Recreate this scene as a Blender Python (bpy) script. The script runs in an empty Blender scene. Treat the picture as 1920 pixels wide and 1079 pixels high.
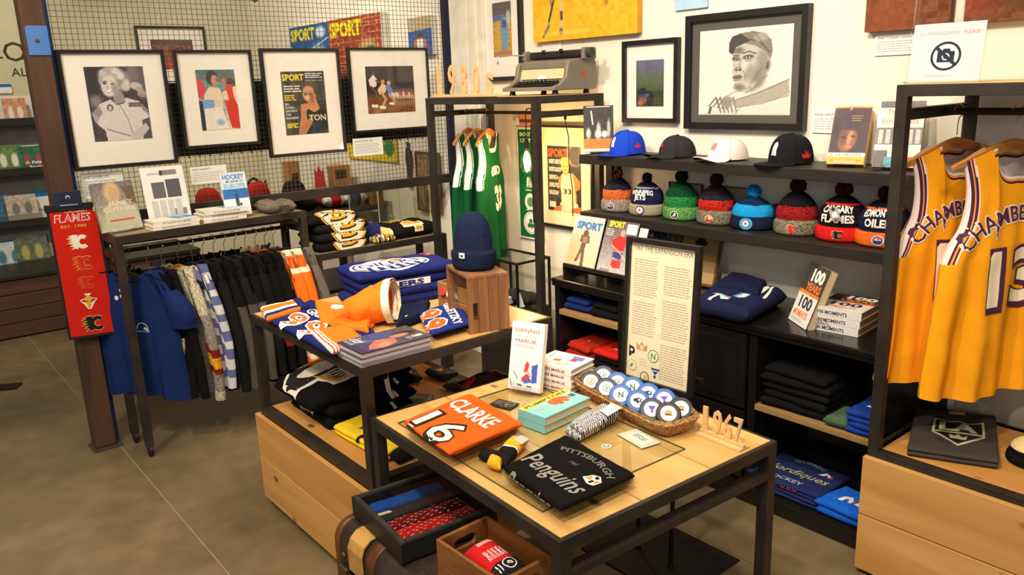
import bpy, bmesh, math, random
import numpy as np
from mathutils import Vector, Matrix, noise as mnoise
S = bpy.context.scene
COL = S.collection
PI = math.pi
rad = math.radians
# ---------------------------------------------------------------- camera, light, exposure
FPX, YAW, PITCH, ROLL, CAMH = 1501.5, rad(50.94), rad(14.212), rad(-2.0555),1.75
_f = Vector((-math.sin(YAW) * math.cos(PITCH), math.cos(YAW) * math.cos(PITCH),-math.sin(PITCH)))
_r = Vector((math.cos(YAW), math.sin(YAW),0))
_u = _r.cross(_f)
_r2 = _r * math.cos(ROLL) + _u * math.sin(ROLL)
_u2 = -_r * math.sin(ROLL) + _u * math.cos(ROLL)
cam = bpy.data.objects.new('camera', bpy.data.cameras.new('camera'))
COL.objects.link(cam)
cam.data.sensor_width = 36
cam.data.lens = 36 * FPX / 1920
cam.data.clip_start = 0.05
cam.matrix_world = Matrix(((_r2.x, _u2.x, -_f.x, 0),(_r2.y, _u2.y, -_f.y, 0),(_r2.z, _u2.z, -_f.z, CAMH),(0,0,0,1)))
S.camera = cam
S.view_settings.view_transform = 'Standard'
S.view_settings.look = 'None'
S.view_settings.gamma = 1
S.view_settings.use_curve_mapping = False
S.view_settings.exposure = 0.0
S.cycles.use_denoising = True
S.cycles.max_bounces = 8
S.cycles.transparent_max_bounces = 16
S.cycles.caustics_reflective = False
S.cycles.caustics_refractive = False
W = bpy.data.worlds.new('world'); S.world = W; W.use_nodes = True
W.node_tree.nodes['Background'].inputs[0].default_value = (1.0,0.88,0.70,1)
W.node_tree.nodes['Background'].inputs[1].default_value = 0.21
def light(name, kind, loc, target, energy, color, size=0.1, spot=None, blend=0.5, sizey=None):
    d = bpy.data.lights.new(name, kind)
    d.energy = energy; d.color = color
    if kind == 'AREA':
        d.size = size
        if sizey: d.shape = 'RECTANGLE'; d.size_y = sizey
    else:
        d.shadow_soft_size = size
    if kind == 'SPOT':
        d.spot_size = rad(spot); d.spot_blend = blend
    o = bpy.data.objects.new(name, d); COL.objects.link(o)
    o.location = loc
    o.rotation_euler = (Vector(target) - Vector(loc)).to_track_quat('-Z', 'Y').to_euler()
    return o
WARM = (1.0,0.86,0.69)
light('track_light_table', 'SPOT', (-0.6,0.1,3.3),(-1.9,1.7,0.7),190, WARM, .07,75,.6)
light('track_light_left', 'SPOT', (-2.6,-0.6,3.3),(-4.2,1.2,0.9),190, WARM, .07,80,.6)
light('track_light_wall', 'SPOT', (-1.4,0.9,3.3),(-2.3,3.1,1.6),178, WARM, .07,95,.7)
light('track_light_wall', 'SPOT', (-2.6,0.9,3.3),(-3.3,3.1,1.5),125, WARM, .07,90,.7)
light('track_light_rack', 'SPOT', (0.3,0.5,3.3),(-0.9,2.9,1.1),140, WARM, .07,80,.7)
light('track_light_floor', 'SPOT', (-1.7,-0.9,3.3),(-3.3,0.6,0.0),100, WARM, .07,85,.6)
light('track_light_back', 'SPOT', (-5.4,1.4,3.3),(-6.2,3.1,1.7),170, WARM, .07,110,.7)
light('track_light_back', 'SPOT', (-6.0,0.3,3.3),(-7.4,0.8,1.3),120,(1,.86,.66),.07,100,.7)
light('overhead_fill_light', 'AREA', (-2.2,0.8,3.35),(-2.2,0.8,0),62,(1.0,.86,.66),3.2, sizey=3.2)  # added soft overhead fill for the ambient light, not a real fixture
light('window_light', 'AREA', (1.6,-2.6,2.2),(-2.4,1.6,1.0),40,(.84,.90,1.0),1.8, sizey=1.6)

# ---------------------------------------------------------------- pixel -> world point on a real plane
def ray(px, py):
    return _f * FPX + _r2*(px - 960) - _u2*(py - 539.5)
def atz(px, py, z):
    d = ray(px, py); t = (z - CAMH) / d.z
    return Vector((d.x * t, d.y * t, z))
def aty(px, py, y):
    d = ray(px, py); t = y / d.y
    return Vector((d.x * t, y, CAMH + d.z * t))
def atx(px, py, x):
    d = ray(px, py); t = x / d.x
    return Vector((x, d.y * t, CAMH + d.z * t))

# ---------------------------------------------------------------- materials
def lin(c):
    return tuple(((v / 12.92) if v <= .04045 else ((v + .055)/1.055) ** 2.4) for v in (c[0] / 255, c[1] / 255, c[2] / 255))
_M = {}
def nt(name):
    m = bpy.data.materials.new(name); m.use_nodes = True
    n = m.node_tree; b = n.nodes['Principled BSDF']
    return m, n, b
def mat(name, rgb=None, rough=.6, metal=0, var=.08, scale=12, bump=0, bscale=None, spec=.5, coat=0, stretch=(1,1,1), rgb2=None, sheen=0):
    """plain surface with noise variation and fine relief"""
    if name in _M: return _M[name]
    m, n, b = nt(name); L = n.links
    c = lin(rgb)
    tc = n.nodes.new('ShaderNodeTexCoord'); mp = n.nodes.new('ShaderNodeMapping'); L.new(tc.outputs['Object'], mp.inputs[0]); mp.inputs['Scale'].default_value = stretch
    nz = n.nodes.new('ShaderNodeTexNoise'); nz.inputs['Scale'].default_value = scale; nz.inputs['Detail'].default_value = 5
    L.new(mp.outputs[0], nz.inputs['Vector'])
    rp = n.nodes.new('ShaderNodeValToRGB'); L.new(nz.outputs[0], rp.inputs[0])
    c2 = lin(rgb2) if rgb2 else tuple(min(1, v * (1 + var)) for v in c)
    c1 = c if rgb2 else tuple(v * (1 - var) for v in c)
    rp.color_ramp.elements[0].position = .35; rp.color_ramp.elements[1].position = .65
    rp.color_ramp.elements[0].color = (*c1,1); rp.color_ramp.elements[1].color = (*c2,1)
    L.new(rp.outputs[0], b.inputs['Base Color'])
    b.inputs['Roughness'].default_value = rough; b.inputs['Metallic'].default_value = metal
    b.inputs['Specular IOR Level'].default_value = spec; b.inputs['Coat Weight'].default_value = coat
    if sheen: b.inputs['Sheen Weight'].default_value = sheen
    if bump:
        n2 = n.nodes.new('ShaderNodeTexNoise'); n2.inputs['Scale'].default_value = bscale or scale * 6; n2.inputs['Detail'].default_value = 3
        L.new(mp.outputs[0], n2.inputs['Vector'])
        bp = n.nodes.new('ShaderNodeBump'); bp.inputs['Strength'].default_value = bump; bp.inputs['Distance'].default_value = .002
        L.new(n2.outputs[0], bp.inputs['Height']); L.new(bp.outputs[0], b.inputs['Normal'])
    _M[name] = m
    return m
def wood(name, c1, c2, axis=0, scale=3.0, rough=.45, knots=True, dark=None, bump=.15):
    if name in _M: return _M[name]
    m, n, b = nt(name); L = n.links
    tc = n.nodes.new('ShaderNodeTexCoord'); mp = n.nodes.new('ShaderNodeMapping'); L.new(tc.outputs['Object'], mp.inputs[0])
    oi = n.nodes.new('ShaderNodeObjectInfo')
    mu = n.nodes.new('ShaderNodeMath'); mu.operation = 'MULTIPLY'; mu.inputs[1].default_value = 17.0; L.new(oi.outputs['Random'], mu.inputs[0])
    cb = n.nodes.new('ShaderNodeCombineXYZ')
    for i in range(3): L.new(mu.outputs[0], cb.inputs[i])
    L.new(cb.outputs[0], mp.inputs['Location'])
    sc = [scale * 4] * 3; sc[axis] = scale * .35
    mp.inputs['Scale'].default_value = sc
    nz = n.nodes.new('ShaderNodeTexNoise'); nz.inputs['Scale'].default_value = 1.0; nz.inputs['Detail'].default_value = 7; nz.inputs['Distortion'].default_value = 1.2
    L.new(mp.outputs[0], nz.inputs['Vector'])
    rp = n.nodes.new('ShaderNodeValToRGB'); L.new(nz.outputs[0], rp.inputs[0])
    rp.color_ramp.elements[0].position = .3; rp.color_ramp.elements[1].position = .7
    rp.color_ramp.elements[0].color = (*lin(c1),1); rp.color_ramp.elements[1].color = (*lin(c2),1)
    out = rp.outputs[0]
    if knots:
        mp2 = n.nodes.new('ShaderNodeMapping'); L.new(tc.outputs['Object'], mp2.inputs[0]); L.new(cb.outputs[0], mp2.inputs['Location'])
        s2 = [6.5] * 3; s2[axis] = 3.6; mp2.inputs['Scale'].default_value = s2
        vo = n.nodes.new('ShaderNodeTexVoronoi'); vo.inputs['Scale'].default_value = 1.0; L.new(mp2.outputs[0], vo.inputs['Vector'])
        r2 = n.nodes.new('ShaderNodeValToRGB'); L.new(vo.outputs['Distance'], r2.inputs[0])
        r2.color_ramp.elements[0].position = .05; r2.color_ramp.elements[0].color = (1,1,1,1)
        r2.color_ramp.elements[1].position = .11; r2.color_ramp.elements[1].color = (0,0,0,1)
        mx = n.nodes.new('ShaderNodeMixRGB'); L.new(r2.outputs[0], mx.inputs[0]); L.new(out, mx.inputs[1])
        mx.inputs[2].default_value = (*lin(dark or tuple(v * .55 for v in c1)),1)
        out = mx.outputs[0]
    L.new(out, b.inputs['Base Color'])
    b.inputs['Roughness'].default_value = rough
    bp = n.nodes.new('ShaderNodeBump'); bp.inputs['Strength'].default_value = bump; bp.inputs['Distance'].default_value = .002
    L.new(nz.outputs[0], bp.inputs['Height']); L.new(bp.outputs[0], b.inputs['Normal'])
    _M[name] = m
    return m
def vcol(name, rough=.6, bump=0, bscale=300, var=0.0, sheen=0, spec=.5, stretch=(1,1,1)):
    """colour of each face comes from its own 'col' attribute (dyed cloth, printed card)"""
    if name in _M: return _M[name]
    m, n, b = nt(name); L = n.links
    at = n.nodes.new('ShaderNodeAttribute'); at.attribute_name = 'col'
    out = at.outputs['Color']
    tc = n.nodes.new('ShaderNodeTexCoord'); mp = n.nodes.new('ShaderNodeMapping'); L.new(tc.outputs['Object'], mp.inputs[0]); mp.inputs['Scale'].default_value = stretch
    nz = n.nodes.new('ShaderNodeTexNoise'); nz.inputs['Scale'].default_value = bscale; nz.inputs['Detail'].default_value = 3
    L.new(mp.outputs[0], nz.inputs['Vector'])
    if var:
        mr = n.nodes.new('ShaderNodeMapRange'); L.new(nz.outputs[0], mr.inputs[0])
        mr.inputs[1].default_value = .3; mr.inputs[2].default_value = .7; mr.inputs[3].default_value = 1 - var; mr.inputs[4].default_value = 1 + var
        mx = n.nodes.new('ShaderNodeVectorMath'); mx.operation = 'SCALE'; L.new(out, mx.inputs[0]); L.new(mr.outputs[0], mx.inputs['Scale'])
        out = mx.outputs[0]
    L.new(out, b.inputs['Base Color'])
    b.inputs['Roughness'].default_value = rough; b.inputs['Specular IOR Level'].default_value = spec
    if sheen: b.inputs['Sheen Weight'].default_value = sheen
    if bump:
        bp = n.nodes.new('ShaderNodeBump'); bp.inputs['Strength'].default_value = bump; bp.inputs['Distance'].default_value = .002
        L.new(nz.outputs[0], bp.inputs['Height']); L.new(bp.outputs[0], b.inputs['Normal'])
    _M[name] = m
    return m
def glassy(name, tint=(1,1,1), refl=.10, rough=.02):
    """thin clear pane: lets light through, mirrors a little more at a grazing angle"""
    if name in _M: return _M[name]
    m = bpy.data.materials.new(name); m.use_nodes = True; n = m.node_tree; L = n.links
    n.nodes.remove(n.nodes['Principled BSDF'])
    tr = n.nodes.new('ShaderNodeBsdfTransparent'); tr.inputs[0].default_value = (*tint, 1)
    gl = n.nodes.new('ShaderNodeBsdfGlossy'); gl.inputs['Roughness'].default_value = rough
    lw = n.nodes.new('ShaderNodeLayerWeight'); lw.inputs[0].default_value = .5
    pw = n.nodes.new('ShaderNodeMath'); pw.operation = 'POWER'; pw.inputs[1].default_value = 4.0; L.new(lw.outputs['Facing'], pw.inputs[0])
    mt = n.nodes.new('ShaderNodeMath'); mt.operation = 'MULTIPLY_ADD'; mt.inputs[1].default_value = .6; mt.inputs[2].default_value = refl; L.new(pw.outputs[0], mt.inputs[0])
    mx = n.nodes.new('ShaderNodeMixShader'); L.new(mt.outputs[0], mx.inputs[0]); L.new(tr.outputs[0], mx.inputs[1]); L.new(gl.outputs[0], mx.inputs[2])
    L.new(mx.outputs[0], n.nodes['Material Output'].inputs[0])
    _M[name] = m
    return m
def emis(name, c, s):
    if name in _M: return _M[name]
    m, n, b = nt(name)
    b.inputs['Base Color'].default_value = (*c, 1); b.inputs['Emission Color'].default_value = (*c, 1); b.inputs['Emission Strength'].default_value = s
    _M[name] = m
    return m
CLOTH = vcol('dyed_cloth', .9,.5,420,.12, spec=.12)
KNIT = vcol('knitted_wool', .95,.9,170,.28, spec=.08, stretch=(1,1,2.2))
HEATHER = vcol('heather_knit', .95,.9,120,.85, spec=.08, stretch=(1,1,2.6))
PRINT = vcol('printed_card', .55,0,60,.03)
MATTE = vcol('matte_ink', .8,0,60,.03, spec=.3)
PLAST = vcol('moulded_plastic', .5,0,60,.03)
STEEL = mat('dark_raw_steel', (62,56,50),.5,.55,.25,9,.1,60)
BLACKM = mat('black_painted_metal', (24,22,21),.45,.3,.15,9)
CHROME = mat('bright_wire', (190,188,184),.25,1.0,.05)
BLACKW = mat('black_stained_wood', (34,30,27),.5,0,.2,5,.15,80, stretch=(1,6,6))
GLOSSB = mat('black_gloss_lacquer', (22,20,19),.22,0,.2,6,.05,40)
PINE = wood('pine_plank_x', (204,156,86),(226,184,114),0,2.6,.5)
PINEY = wood('pine_plank_y', (214,160,84),(236,190,118),1,2.6,.5)
BOXW = wood('knotty_pine_front', (190,134,66),(216,166,98),0,2.2,.55)
BOXWY = wood('knotty_pine_front_y', (190,134,66),(216,166,98),1,2.2,.55)
CRATE = wood('brown_crate_wood', (104,66,36),(156,108,66),2,4.0,.6, knots=False)
CRATEX = wood('brown_crate_wood_x', (128,84,42),(170,120,70),0,4.0,.6, knots=False)
DKWOOD = wood('weathered_timber', (52,32,18),(92,60,36),2,2.0,.75)
GREYW = wood('greyed_shelf_board', (120,104,74),(166,146,108),1,2.6,.6, knots=False)
LASER = mat('laser_cut_plywood', (222,182,128),.55,0,.06,14)
HANGW = mat('varnished_hanger_wood', (192,128,56),.3,0,.15,20, stretch=(1,4,4))
PAPER = mat('white_paper', (240,238,232),.7,0,.02)
BOARD = mat('cream_mount_board', (242,237,226),.75,0,.015)
GLASS = glassy('picture_glass', (1,1,1),.055)
GLASS2 = glassy('clear_sheet_glass', (.93,.96,.93),.11)
ACRYL = glassy('clear_acrylic', (.97,.98,.98),.13)
FRAMEB = mat('black_picture_frame', (26,23,21),.4,0,.15,20)
SMELT = wood('pine_box_end', (190,134,66),(216,166,98),2,2.2,.55)

# ---------------------------------------------------------------- mesh building
class MB:
    def __init__(s): s.v = []; s.f = []; s.c = []; s.cur = (.5,.5,.5)
    def col(s, rgb): s.cur = lin(rgb); return s
    def add(s, vs, fs, M=None, cols=None):
        o = len(s.v)
        s.v.extend([tuple(M @ Vector(p)) for p in vs] if M is not None else [tuple(p) for p in vs])
        s.f.extend([tuple(i + o for i in f) for f in fs])
        s.c.extend(cols if cols is not None else [s.cur] * len(fs))
        return s
    def box(s, a, b, M=None):
        x0, y0, z0 = a; x1, y1, z1 = b
        return s.add([(x0, y0, z0),(x1, y0, z0),(x1, y1, z0),(x0, y1, z0),(x0, y0, z1),(x1, y0, z1),(x1, y1, z1),(x0, y1, z1)],
                     [(0,3,2,1),(4,5,6,7),(0,1,5,4),(1,2,6,5),(2,3,7,6),(3,0,4,7)], M)
    def prism(s, pts, h, M=None, z0=0):
        n = len(pts)
        vs = [(p[0], p[1], z0) for p in pts] + [(p[0], p[1], z0 + h) for p in pts]
        return s.add(vs, [tuple(range(n))[::-1], tuple(range(n, 2 * n))] + [(i, (i + 1) % n, n + (i + 1) % n, n + i) for i in range(n)], M)
    def poly(s, pts, M=None, z=0):
        return s.add([(p[0], p[1], z) for p in pts], [tuple(range(len(pts)))], M)
    def grid(s, fn, nu, nv, cu=False, cv=False, M=None, colf=None):
        """fn(u, v) -> point; closed in u or v if asked"""
        ru = nu if cu else nu + 1; rv = nv if cv else nv + 1
        vs = [fn(i / nu, j / nv) for j in range(rv) for i in range(ru)]
        fs = []; cs = []
        for j in range(nv):
            for i in range(nu):
                a = j * ru + i; b = j * ru + (i + 1) % ru; c = ((j + 1) % rv) * ru + (i + 1) % ru; d = ((j + 1) % rv) * ru + i
                fs.append((a, b, c, d))
                cs.append(colf((i + .5) / nu, (j + .5) / nv) if colf else s.cur)
        return s.add(vs, fs, M, cs)
    def lathe(s, prof, n=24, M=None, cap=True, wob=None):
        vs = []
        for (r, z) in prof:
            for i in range(n):
                a = 2 * PI * i / n; rr = r * (wob(a, z) if wob else 1)
                vs.append((rr * math.cos(a), rr * math.sin(a), z))
        fs = [(j * n + i, j * n + (i + 1) % n, (j + 1) * n + (i + 1) % n, (j + 1) * n + i) for j in range(len(prof) - 1) for i in range(n)]
        if cap: fs += [tuple(range(n))[::-1], tuple(range((len(prof) - 1) * n, len(prof) * n))]
        return s.add(vs, fs, M)
    def tube(s, pts, r, n=8, M=None, closed=False):
        pts = [Vector(p) for p in pts]; N = len(pts); vs = []
        rs = r if isinstance(r, (list, tuple)) else [r] * N
        up = None
        for i, p in enumerate(pts):
            if closed: t = pts[(i + 1) % N] - pts[i - 1]
            else: t = pts[min(i + 1, N - 1)] - pts[max(i - 1,0)]
            t.normalize()
            if up is None: up = Vector((0,0,1)) if abs(t.z) < .9 else Vector((1,0,0))
            a = t.cross(up)
            if a.length < 1e-5: a = t.orthogonal()
            a.normalize(); b = t.cross(a).normalized(); up = a.cross(t).normalized()
            for k in range(n):
                an = 2 * PI * k / n
                vs.append(p + (a * math.cos(an) + b * math.sin(an)) * rs[i])
        M_ = N if closed else N - 1
        fs = [(j * n + k, j * n + (k + 1) % n, ((j + 1) % N) * n + (k + 1) % n, ((j + 1) % N) * n + k) for j in range(M_) for k in range(n)]
        if not closed: fs += [tuple(range(n))[::-1], tuple(range((N - 1) * n, N * n))]
        return s.add(vs, fs, M)
    def build(s, name, material, parent=None, label=None, smooth=False, bevel=0, mw=None, sub=0, kind=None):
        me = bpy.data.meshes.new(name)
        me.from_pydata([tuple(v) for v in s.v], [], s.f)
        if material in (CLOTH, KNIT, HEATHER, PRINT, MATTE, PLAST):
            at = me.attributes.new('col', 'FLOAT_COLOR', 'FACE')
            a = np.ones((len(s.f),4), np.float32); a[:, :3] = np.array(s.c, np.float32)[:, :3]
            at.data.foreach_set('color', a.ravel())
        me.materials.append(material)
        bm = bmesh.new(); bm.from_mesh(me); 
        if smooth == 'fix' or not smooth or sub or bevel: bmesh.ops.recalc_face_normals(bm, faces=bm.faces)
        bm.to_mesh(me); bm.free()
        if smooth: me.shade_smooth()
        o = bpy.data.objects.new(name, me); COL.objects.link(o)
        if parent: o.parent = parent
        if mw is not None: o.matrix_world = mw
        if bevel:
            m = o.modifiers.new('b', 'BEVEL'); m.width = bevel; m.segments = 2; m.limit_method = 'ANGLE'; m.angle_limit = rad(40); m.harden_normals = False
        if label: o['label'] = label
        if kind: o['kind'] = kind
        return o
def tag(o, label, cat, group=None):
    o['label'] = label; o['category'] = cat
    if group: o['group'] = group
    return o
def thing(name, label, cat, loc=(0,0,0), rz=0, group=None, mw=None):
    o = bpy.data.objects.new(name, None); COL.objects.link(o)
    if mw is not None: o.matrix_world = mw
    else: o.location = loc; o.rotation_euler = (0,0, rz)
    o.empty_display_size = .05
    return tag(o, label, cat, group)
def copytree(o, mw=None, label=None, group=None):
    kids = [c for c in COL.objects if c.parent == o]
    c = o.copy(); COL.objects.link(c)
    for k in kids:
        k2 = k.copy(); COL.objects.link(k2); k2.parent = c
        for g in [q for q in COL.objects if q.parent == k]:
            g2 = g.copy(); COL.objects.link(g2); g2.parent = k2
    if mw is not None: c.matrix_world = mw
    if label: c['label'] = label
    if group: c['group'] = group
    return c
def MT(loc=(0,0,0), rz=0, rx=0, ry=0):
    return Matrix.Translation(loc) @ Matrix.Rotation(rz, 4, 'Z') @ Matrix.Rotation(ry, 4, 'Y') @ Matrix.Rotation(rx, 4, 'X')
def basis(o, u, v):
    """matrix whose x axis is u, y axis v, z axis u x v"""
    u = Vector(u).normalized(); v = Vector(v); v = (v - u * v.dot(u)).normalized(); w = u.cross(v)
    return Matrix(((u.x, v.x, w.x, o[0]),(u.y, v.y, w.y, o[1]),(u.z, v.z, w.z, o[2]),(0,0,0,1)))
def wallM(p, facing='-y'):
    """upright plane: x right as seen from the front, y up, z towards the viewer"""
    u = {'-y': (1,0,0), '+x': (0,1,0), '+y': (-1,0,0), '-x': (0,-1,0)}[facing]
    return basis(p, u, (0,0,1))
# ---- lettering from Blender's own font, kept as flat polygons
_T = {}
def glyphs(txt, bold=0.0):
    k = (txt, bold)
    if k in _T: return _T[k]
    cu = bpy.data.curves.new('t', 'FONT'); cu.body = txt; cu.resolution_u = 2; cu.offset = bold; cu.fill_mode = 'FRONT'
    o = bpy.data.objects.new('t', cu); COL.objects.link(o)
    dg = bpy.context.evaluated_depsgraph_get()
    me = o.evaluated_get(dg).to_mesh()
    v = [(p.co.x, p.co.y) for p in me.vertices]; f = [tuple(p.vertices) for p in me.polygons]
    o.evaluated_get(dg).to_mesh_clear()
    bpy.data.objects.remove(o); bpy.data.curves.remove(cu)
    if v:
        xs = [p[0] for p in v]; x0, x1 = min(xs), max(xs)
    else: x0 = 0; x1 = .3
    _T[k] = ([(p[0] - x0, p[1]) for p in v], f, x1 - x0)
    return _T[k]
def text(mb, txt, x, y, h, w=None, z=.0006, M=None, bold=0.0, align='c', warp=None, slant=0):
    """letters h tall (capital height), squeezed to width w; (x, y) = centre of the baseline; warp(x,y,z)->point bends them on to a surface"""
    v, f, tw = glyphs(txt, bold)
    s = h / .7; sx = (w / tw) if w else s
    W_ = tw * sx
    ox = x - (W_ / 2 if align == 'c' else 0 if align == 'l' else W_)
    vs = [(ox + p[0] * sx + slant * p[1] * s, y + p[1] * s, z) for p in v]
    if warp: vs = [warp(*p) for p in vs]
    return mb.add(vs, f, M)
def lines(mb, x0, y0, x1, y1, n, th, M=None, z=.0006, seed=0, rag=.12, gap=0):
    """rows of small print too small to read"""
    r = random.Random(seed)
    for i in range(n):
        y = y1 - (i + .5)*(y1 - y0) / n
        x = x0
        end = x1 - (r.random() * rag)*(x1 - x0)
        while x < end - th:
            w = min(end - x, r.uniform(3,11) * th)
            mb.add([(x, y, z),(x + w, y, z),(x + w, y + th, z),(x, y + th, z)], [(0,1,2,3)], M)
            x += w + th * 1.1
# ---- little painted pictures: arrays of colour laid out as fine cells
class Art:
    def __init__(s, w, h, bg=(255,255,255)):
        s.w, s.h = w, h; s.a = np.zeros((h, w, 3)) + np.array(bg, float)
        s.x, s.y = np.meshgrid((np.arange(w) + .5)/w, (np.arange(h) + .5) / h)   # y down from the top
        s.asp = h / w
    def mix(s, m, c): s.a = s.a * (1 - m[..., None]) + np.array(c, float) * m[..., None]; return s
    def ell(s, cx, cy, rx, ry, c, soft=.12, rot=0, al=1):
        dx = s.x - cx; dy = (s.y - cy) * s.asp; ry = ry * s.asp
        a = rad(rot); X = dx * math.cos(a) + dy * math.sin(a); Y = -dx * math.sin(a) + dy * math.cos(a)
        d = np.sqrt((X / rx) ** 2 + (Y / ry) ** 2)
        return s.mix(np.clip((1 + soft / 2 - d) / max(soft, .01),0,1) * al, c)
    def poly(s, pts, c, al=1):
        inside = np.zeros(s.x.shape, bool); n = len(pts)
        for i in range(n):
            x0, y0 = pts[i]; x1, y1 = pts[(i + 1) % n]
            if y0 == y1: continue
            cond = ((y0 > s.y) != (y1 > s.y)) & (s.x < (x1 - x0)*(s.y - y0)/(y1 - y0) + x0)
            inside ^= cond
        return s.mix(inside * float(al), c)
    def rect(s, x0, y0, x1, y1, c, al=1): return s.mix(((s.x >= x0) & (s.x < x1) & (s.y >= y0) & (s.y < y1)) * float(al), c)
    def line(s, pts, wd, c, al=1):
        for (p, q) in zip(pts[:-1], pts[1:]):
            px, py = p[0], p[1] * s.asp; qx, qy = q[0], q[1] * s.asp
            dx, dy = qx - px, qy - py; l2 = dx * dx + dy * dy + 1e-9
            t = np.clip(((s.x - px) * dx + (s.y * s.asp - py) * dy) / l2,0,1)
            d = np.hypot(s.x - px - t * dx, s.y * s.asp - py - t * dy)
            s.mix(np.clip((wd / 2 - d) * s.w + .5,0,1) * al, c)
        return s
    def grad(s, c0, c1, y0=0, y1=1):
        t = np.clip((s.y - y0)/(y1 - y0),0,1)[..., None]; s.a = np.array(c0)*(1 - t) + np.array(c1) * t; return s
    def noise(s, amt, cell=1, seed=0, mask=None):
        r = np.random.RandomState(seed); n = r.rand(s.h // cell + 2, s.w // cell + 2)
        n = np.kron(n, np.ones((cell, cell)))[:s.h, :s.w] * 2 - 1
        d = (n * amt)[..., None]
        s.a = np.clip(s.a + (d if mask is None else d * mask[..., None]),0,255); return s
    def put(s, mb, w, h, M=None, z=.0006, warp=None, key=None):
        """lay the picture on a w x h area, lower left corner at the origin; cells of the key colour are left out"""
        a = np.clip(s.a, 0,255)/255; a = np.where(a <= .04045, a / 12.92,((a + .055)/1.055) ** 2.4)
        nx, ny = s.w, s.h
        vs = [(w * i / nx, h * (1 - j / ny), z) for j in range(ny + 1) for i in range(nx + 1)]
        if warp: vs = [warp(*p) for p in vs]
        R = nx + 1; fs = []; cs = []
        for j in range(ny):
            for i in range(nx):
                if key is not None and abs(s.a[j, i] - key).max() < 2: continue
                fs.append((j * R + i, (j + 1) * R + i, (j + 1) * R + i + 1, j * R + i + 1)); cs.append(tuple(a[j, i]))
        return mb.add(vs, fs, M, cs)
def circ(cx, cy, r, n=20, a0=0, a1=2 * PI, ry=None):
    return [(cx + r * math.cos(a0 + (a1 - a0) * i / n), cy + (ry or r) * math.sin(a0 + (a1 - a0) * i / n)) for i in range(n + (0 if abs(a1 - a0 - 2 * PI) < 1e-6 else 1))]
# ================================================================ the setting
YW = 3.13          # shelf wall
XW = -7.6          # far book wall
def structure(name, mb, material, label=None, **k):
    o = mb.build(name, material, **k); o['kind'] = 'structure'
    if label: o['label'] = label
    return o
# floor: polished concrete with saw-cut joints
m, n, b = nt('polished_concrete'); L = n.links
tc = n.nodes.new('ShaderNodeTexCoord')
n1 = n.nodes.new('ShaderNodeTexNoise'); n1.inputs['Scale'].default_value = 1.3; n1.inputs['Detail'].default_value = 8; n1.inputs['Roughness'].default_value = .62; L.new(tc.outputs['Object'], n1.inputs[0])
r1 = n.nodes.new('ShaderNodeValToRGB'); L.new(n1.outputs[0], r1.inputs[0])
r1.color_ramp.elements[0].position = .32; r1.color_ramp.elements[0].color = (*lin((94,80,58)),1)
r1.color_ramp.elements[1].position = .68; r1.color_ramp.elements[1].color = (*lin((136,117,85)),1)
n2 = n.nodes.new('ShaderNodeTexNoise'); n2.inputs['Scale'].default_value = 9; n2.inputs['Detail'].default_value = 9; L.new(tc.outputs['Object'], n2.inputs[0])
r2 = n.nodes.new('ShaderNodeValToRGB'); L.new(n2.outputs[0], r2.inputs[0])
r2.color_ramp.elements[0].position = .3; r2.color_ramp.elements[0].color = (.86,.86,.86,1); r2.color_ramp.elements[1].position = .75; r2.color_ramp.elements[1].color = (1.12,1.12,1.12,1)
mx = n.nodes.new('ShaderNodeMixRGB'); mx.blend_type = 'MULTIPLY'; mx.inputs[0].default_value = 1; L.new(r1.outputs[0], mx.inputs[1]); L.new(r2.outputs[0], mx.inputs[2])
L.new(mx.outputs[0], b.inputs['Base Color'])
rr = n.nodes.new('ShaderNodeMapRange'); rr.inputs[3].default_value = .28; rr.inputs[4].default_value = .5; L.new(n2.outputs[0], rr.inputs[0]); L.new(rr.outputs[0], b.inputs['Roughness'])
CONC = m
fl = structure('floor', MB().box((-9,-2.5,-.1),(1.6,5.5,-.004)), mat('joint_filler', (176,160,120),.8))
ys = [-2.5,-.67,.825,2.31,3.8,5.5]
xs = [-9,-6.9,-.9,1.6]
for j in range(len(ys) - 1):
    for i in range(len(xs) - 1):
        MB().box((xs[i] + .0025, ys[j] + .0025,-.004),(xs[i + 1] - .0025, ys[j + 1] - .0025,0)).build('slab', CONC, fl)
WALLP = mat('warm_white_wall_paint', (240,232,214),.7,0,.015,3,.05,200)
GREYP = mat('pale_grey_green_paint', (206,200,172),.7,0,.02,3)
wb = structure('wall_back', MB().box((-7.7, YW, 0),(1.6, YW + .12,3.4)), WALLP)
wl = structure('wall_left', MB().box((XW - .12,-2.5,0),(XW, YW, 3.4)), GREYP)
structure('baseboard_back', MB().box((-4.4, YW - .015,0),(1.6, YW, .10)), mat('white_trim_paint', (226,220,205),.5), bevel=.003)
# white upright trim in the corner beside the partition
structure('trim_1', MB().box((-4.30, YW - .07,0),(-4.12, YW, 3.4)), mat('white_trim_paint', (226,220,205),.5), bevel=.004)
structure('trim_2', MB().box((-4.06, YW - .04,0),(-4.0, YW, 3.4)), mat('white_trim_paint', (226,220,205),.5), bevel=.004)
# grey concrete panel low on the wall behind the right rack
structure('trim_3', MB().box((-1.16, YW - .02,.1),(1.6, YW - .001,1.0)), mat('bare_concrete_panel', (168,156,130),.7,0,.18,4,.2,40, rgb2=(196,186,160)), bevel=.003)
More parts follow.
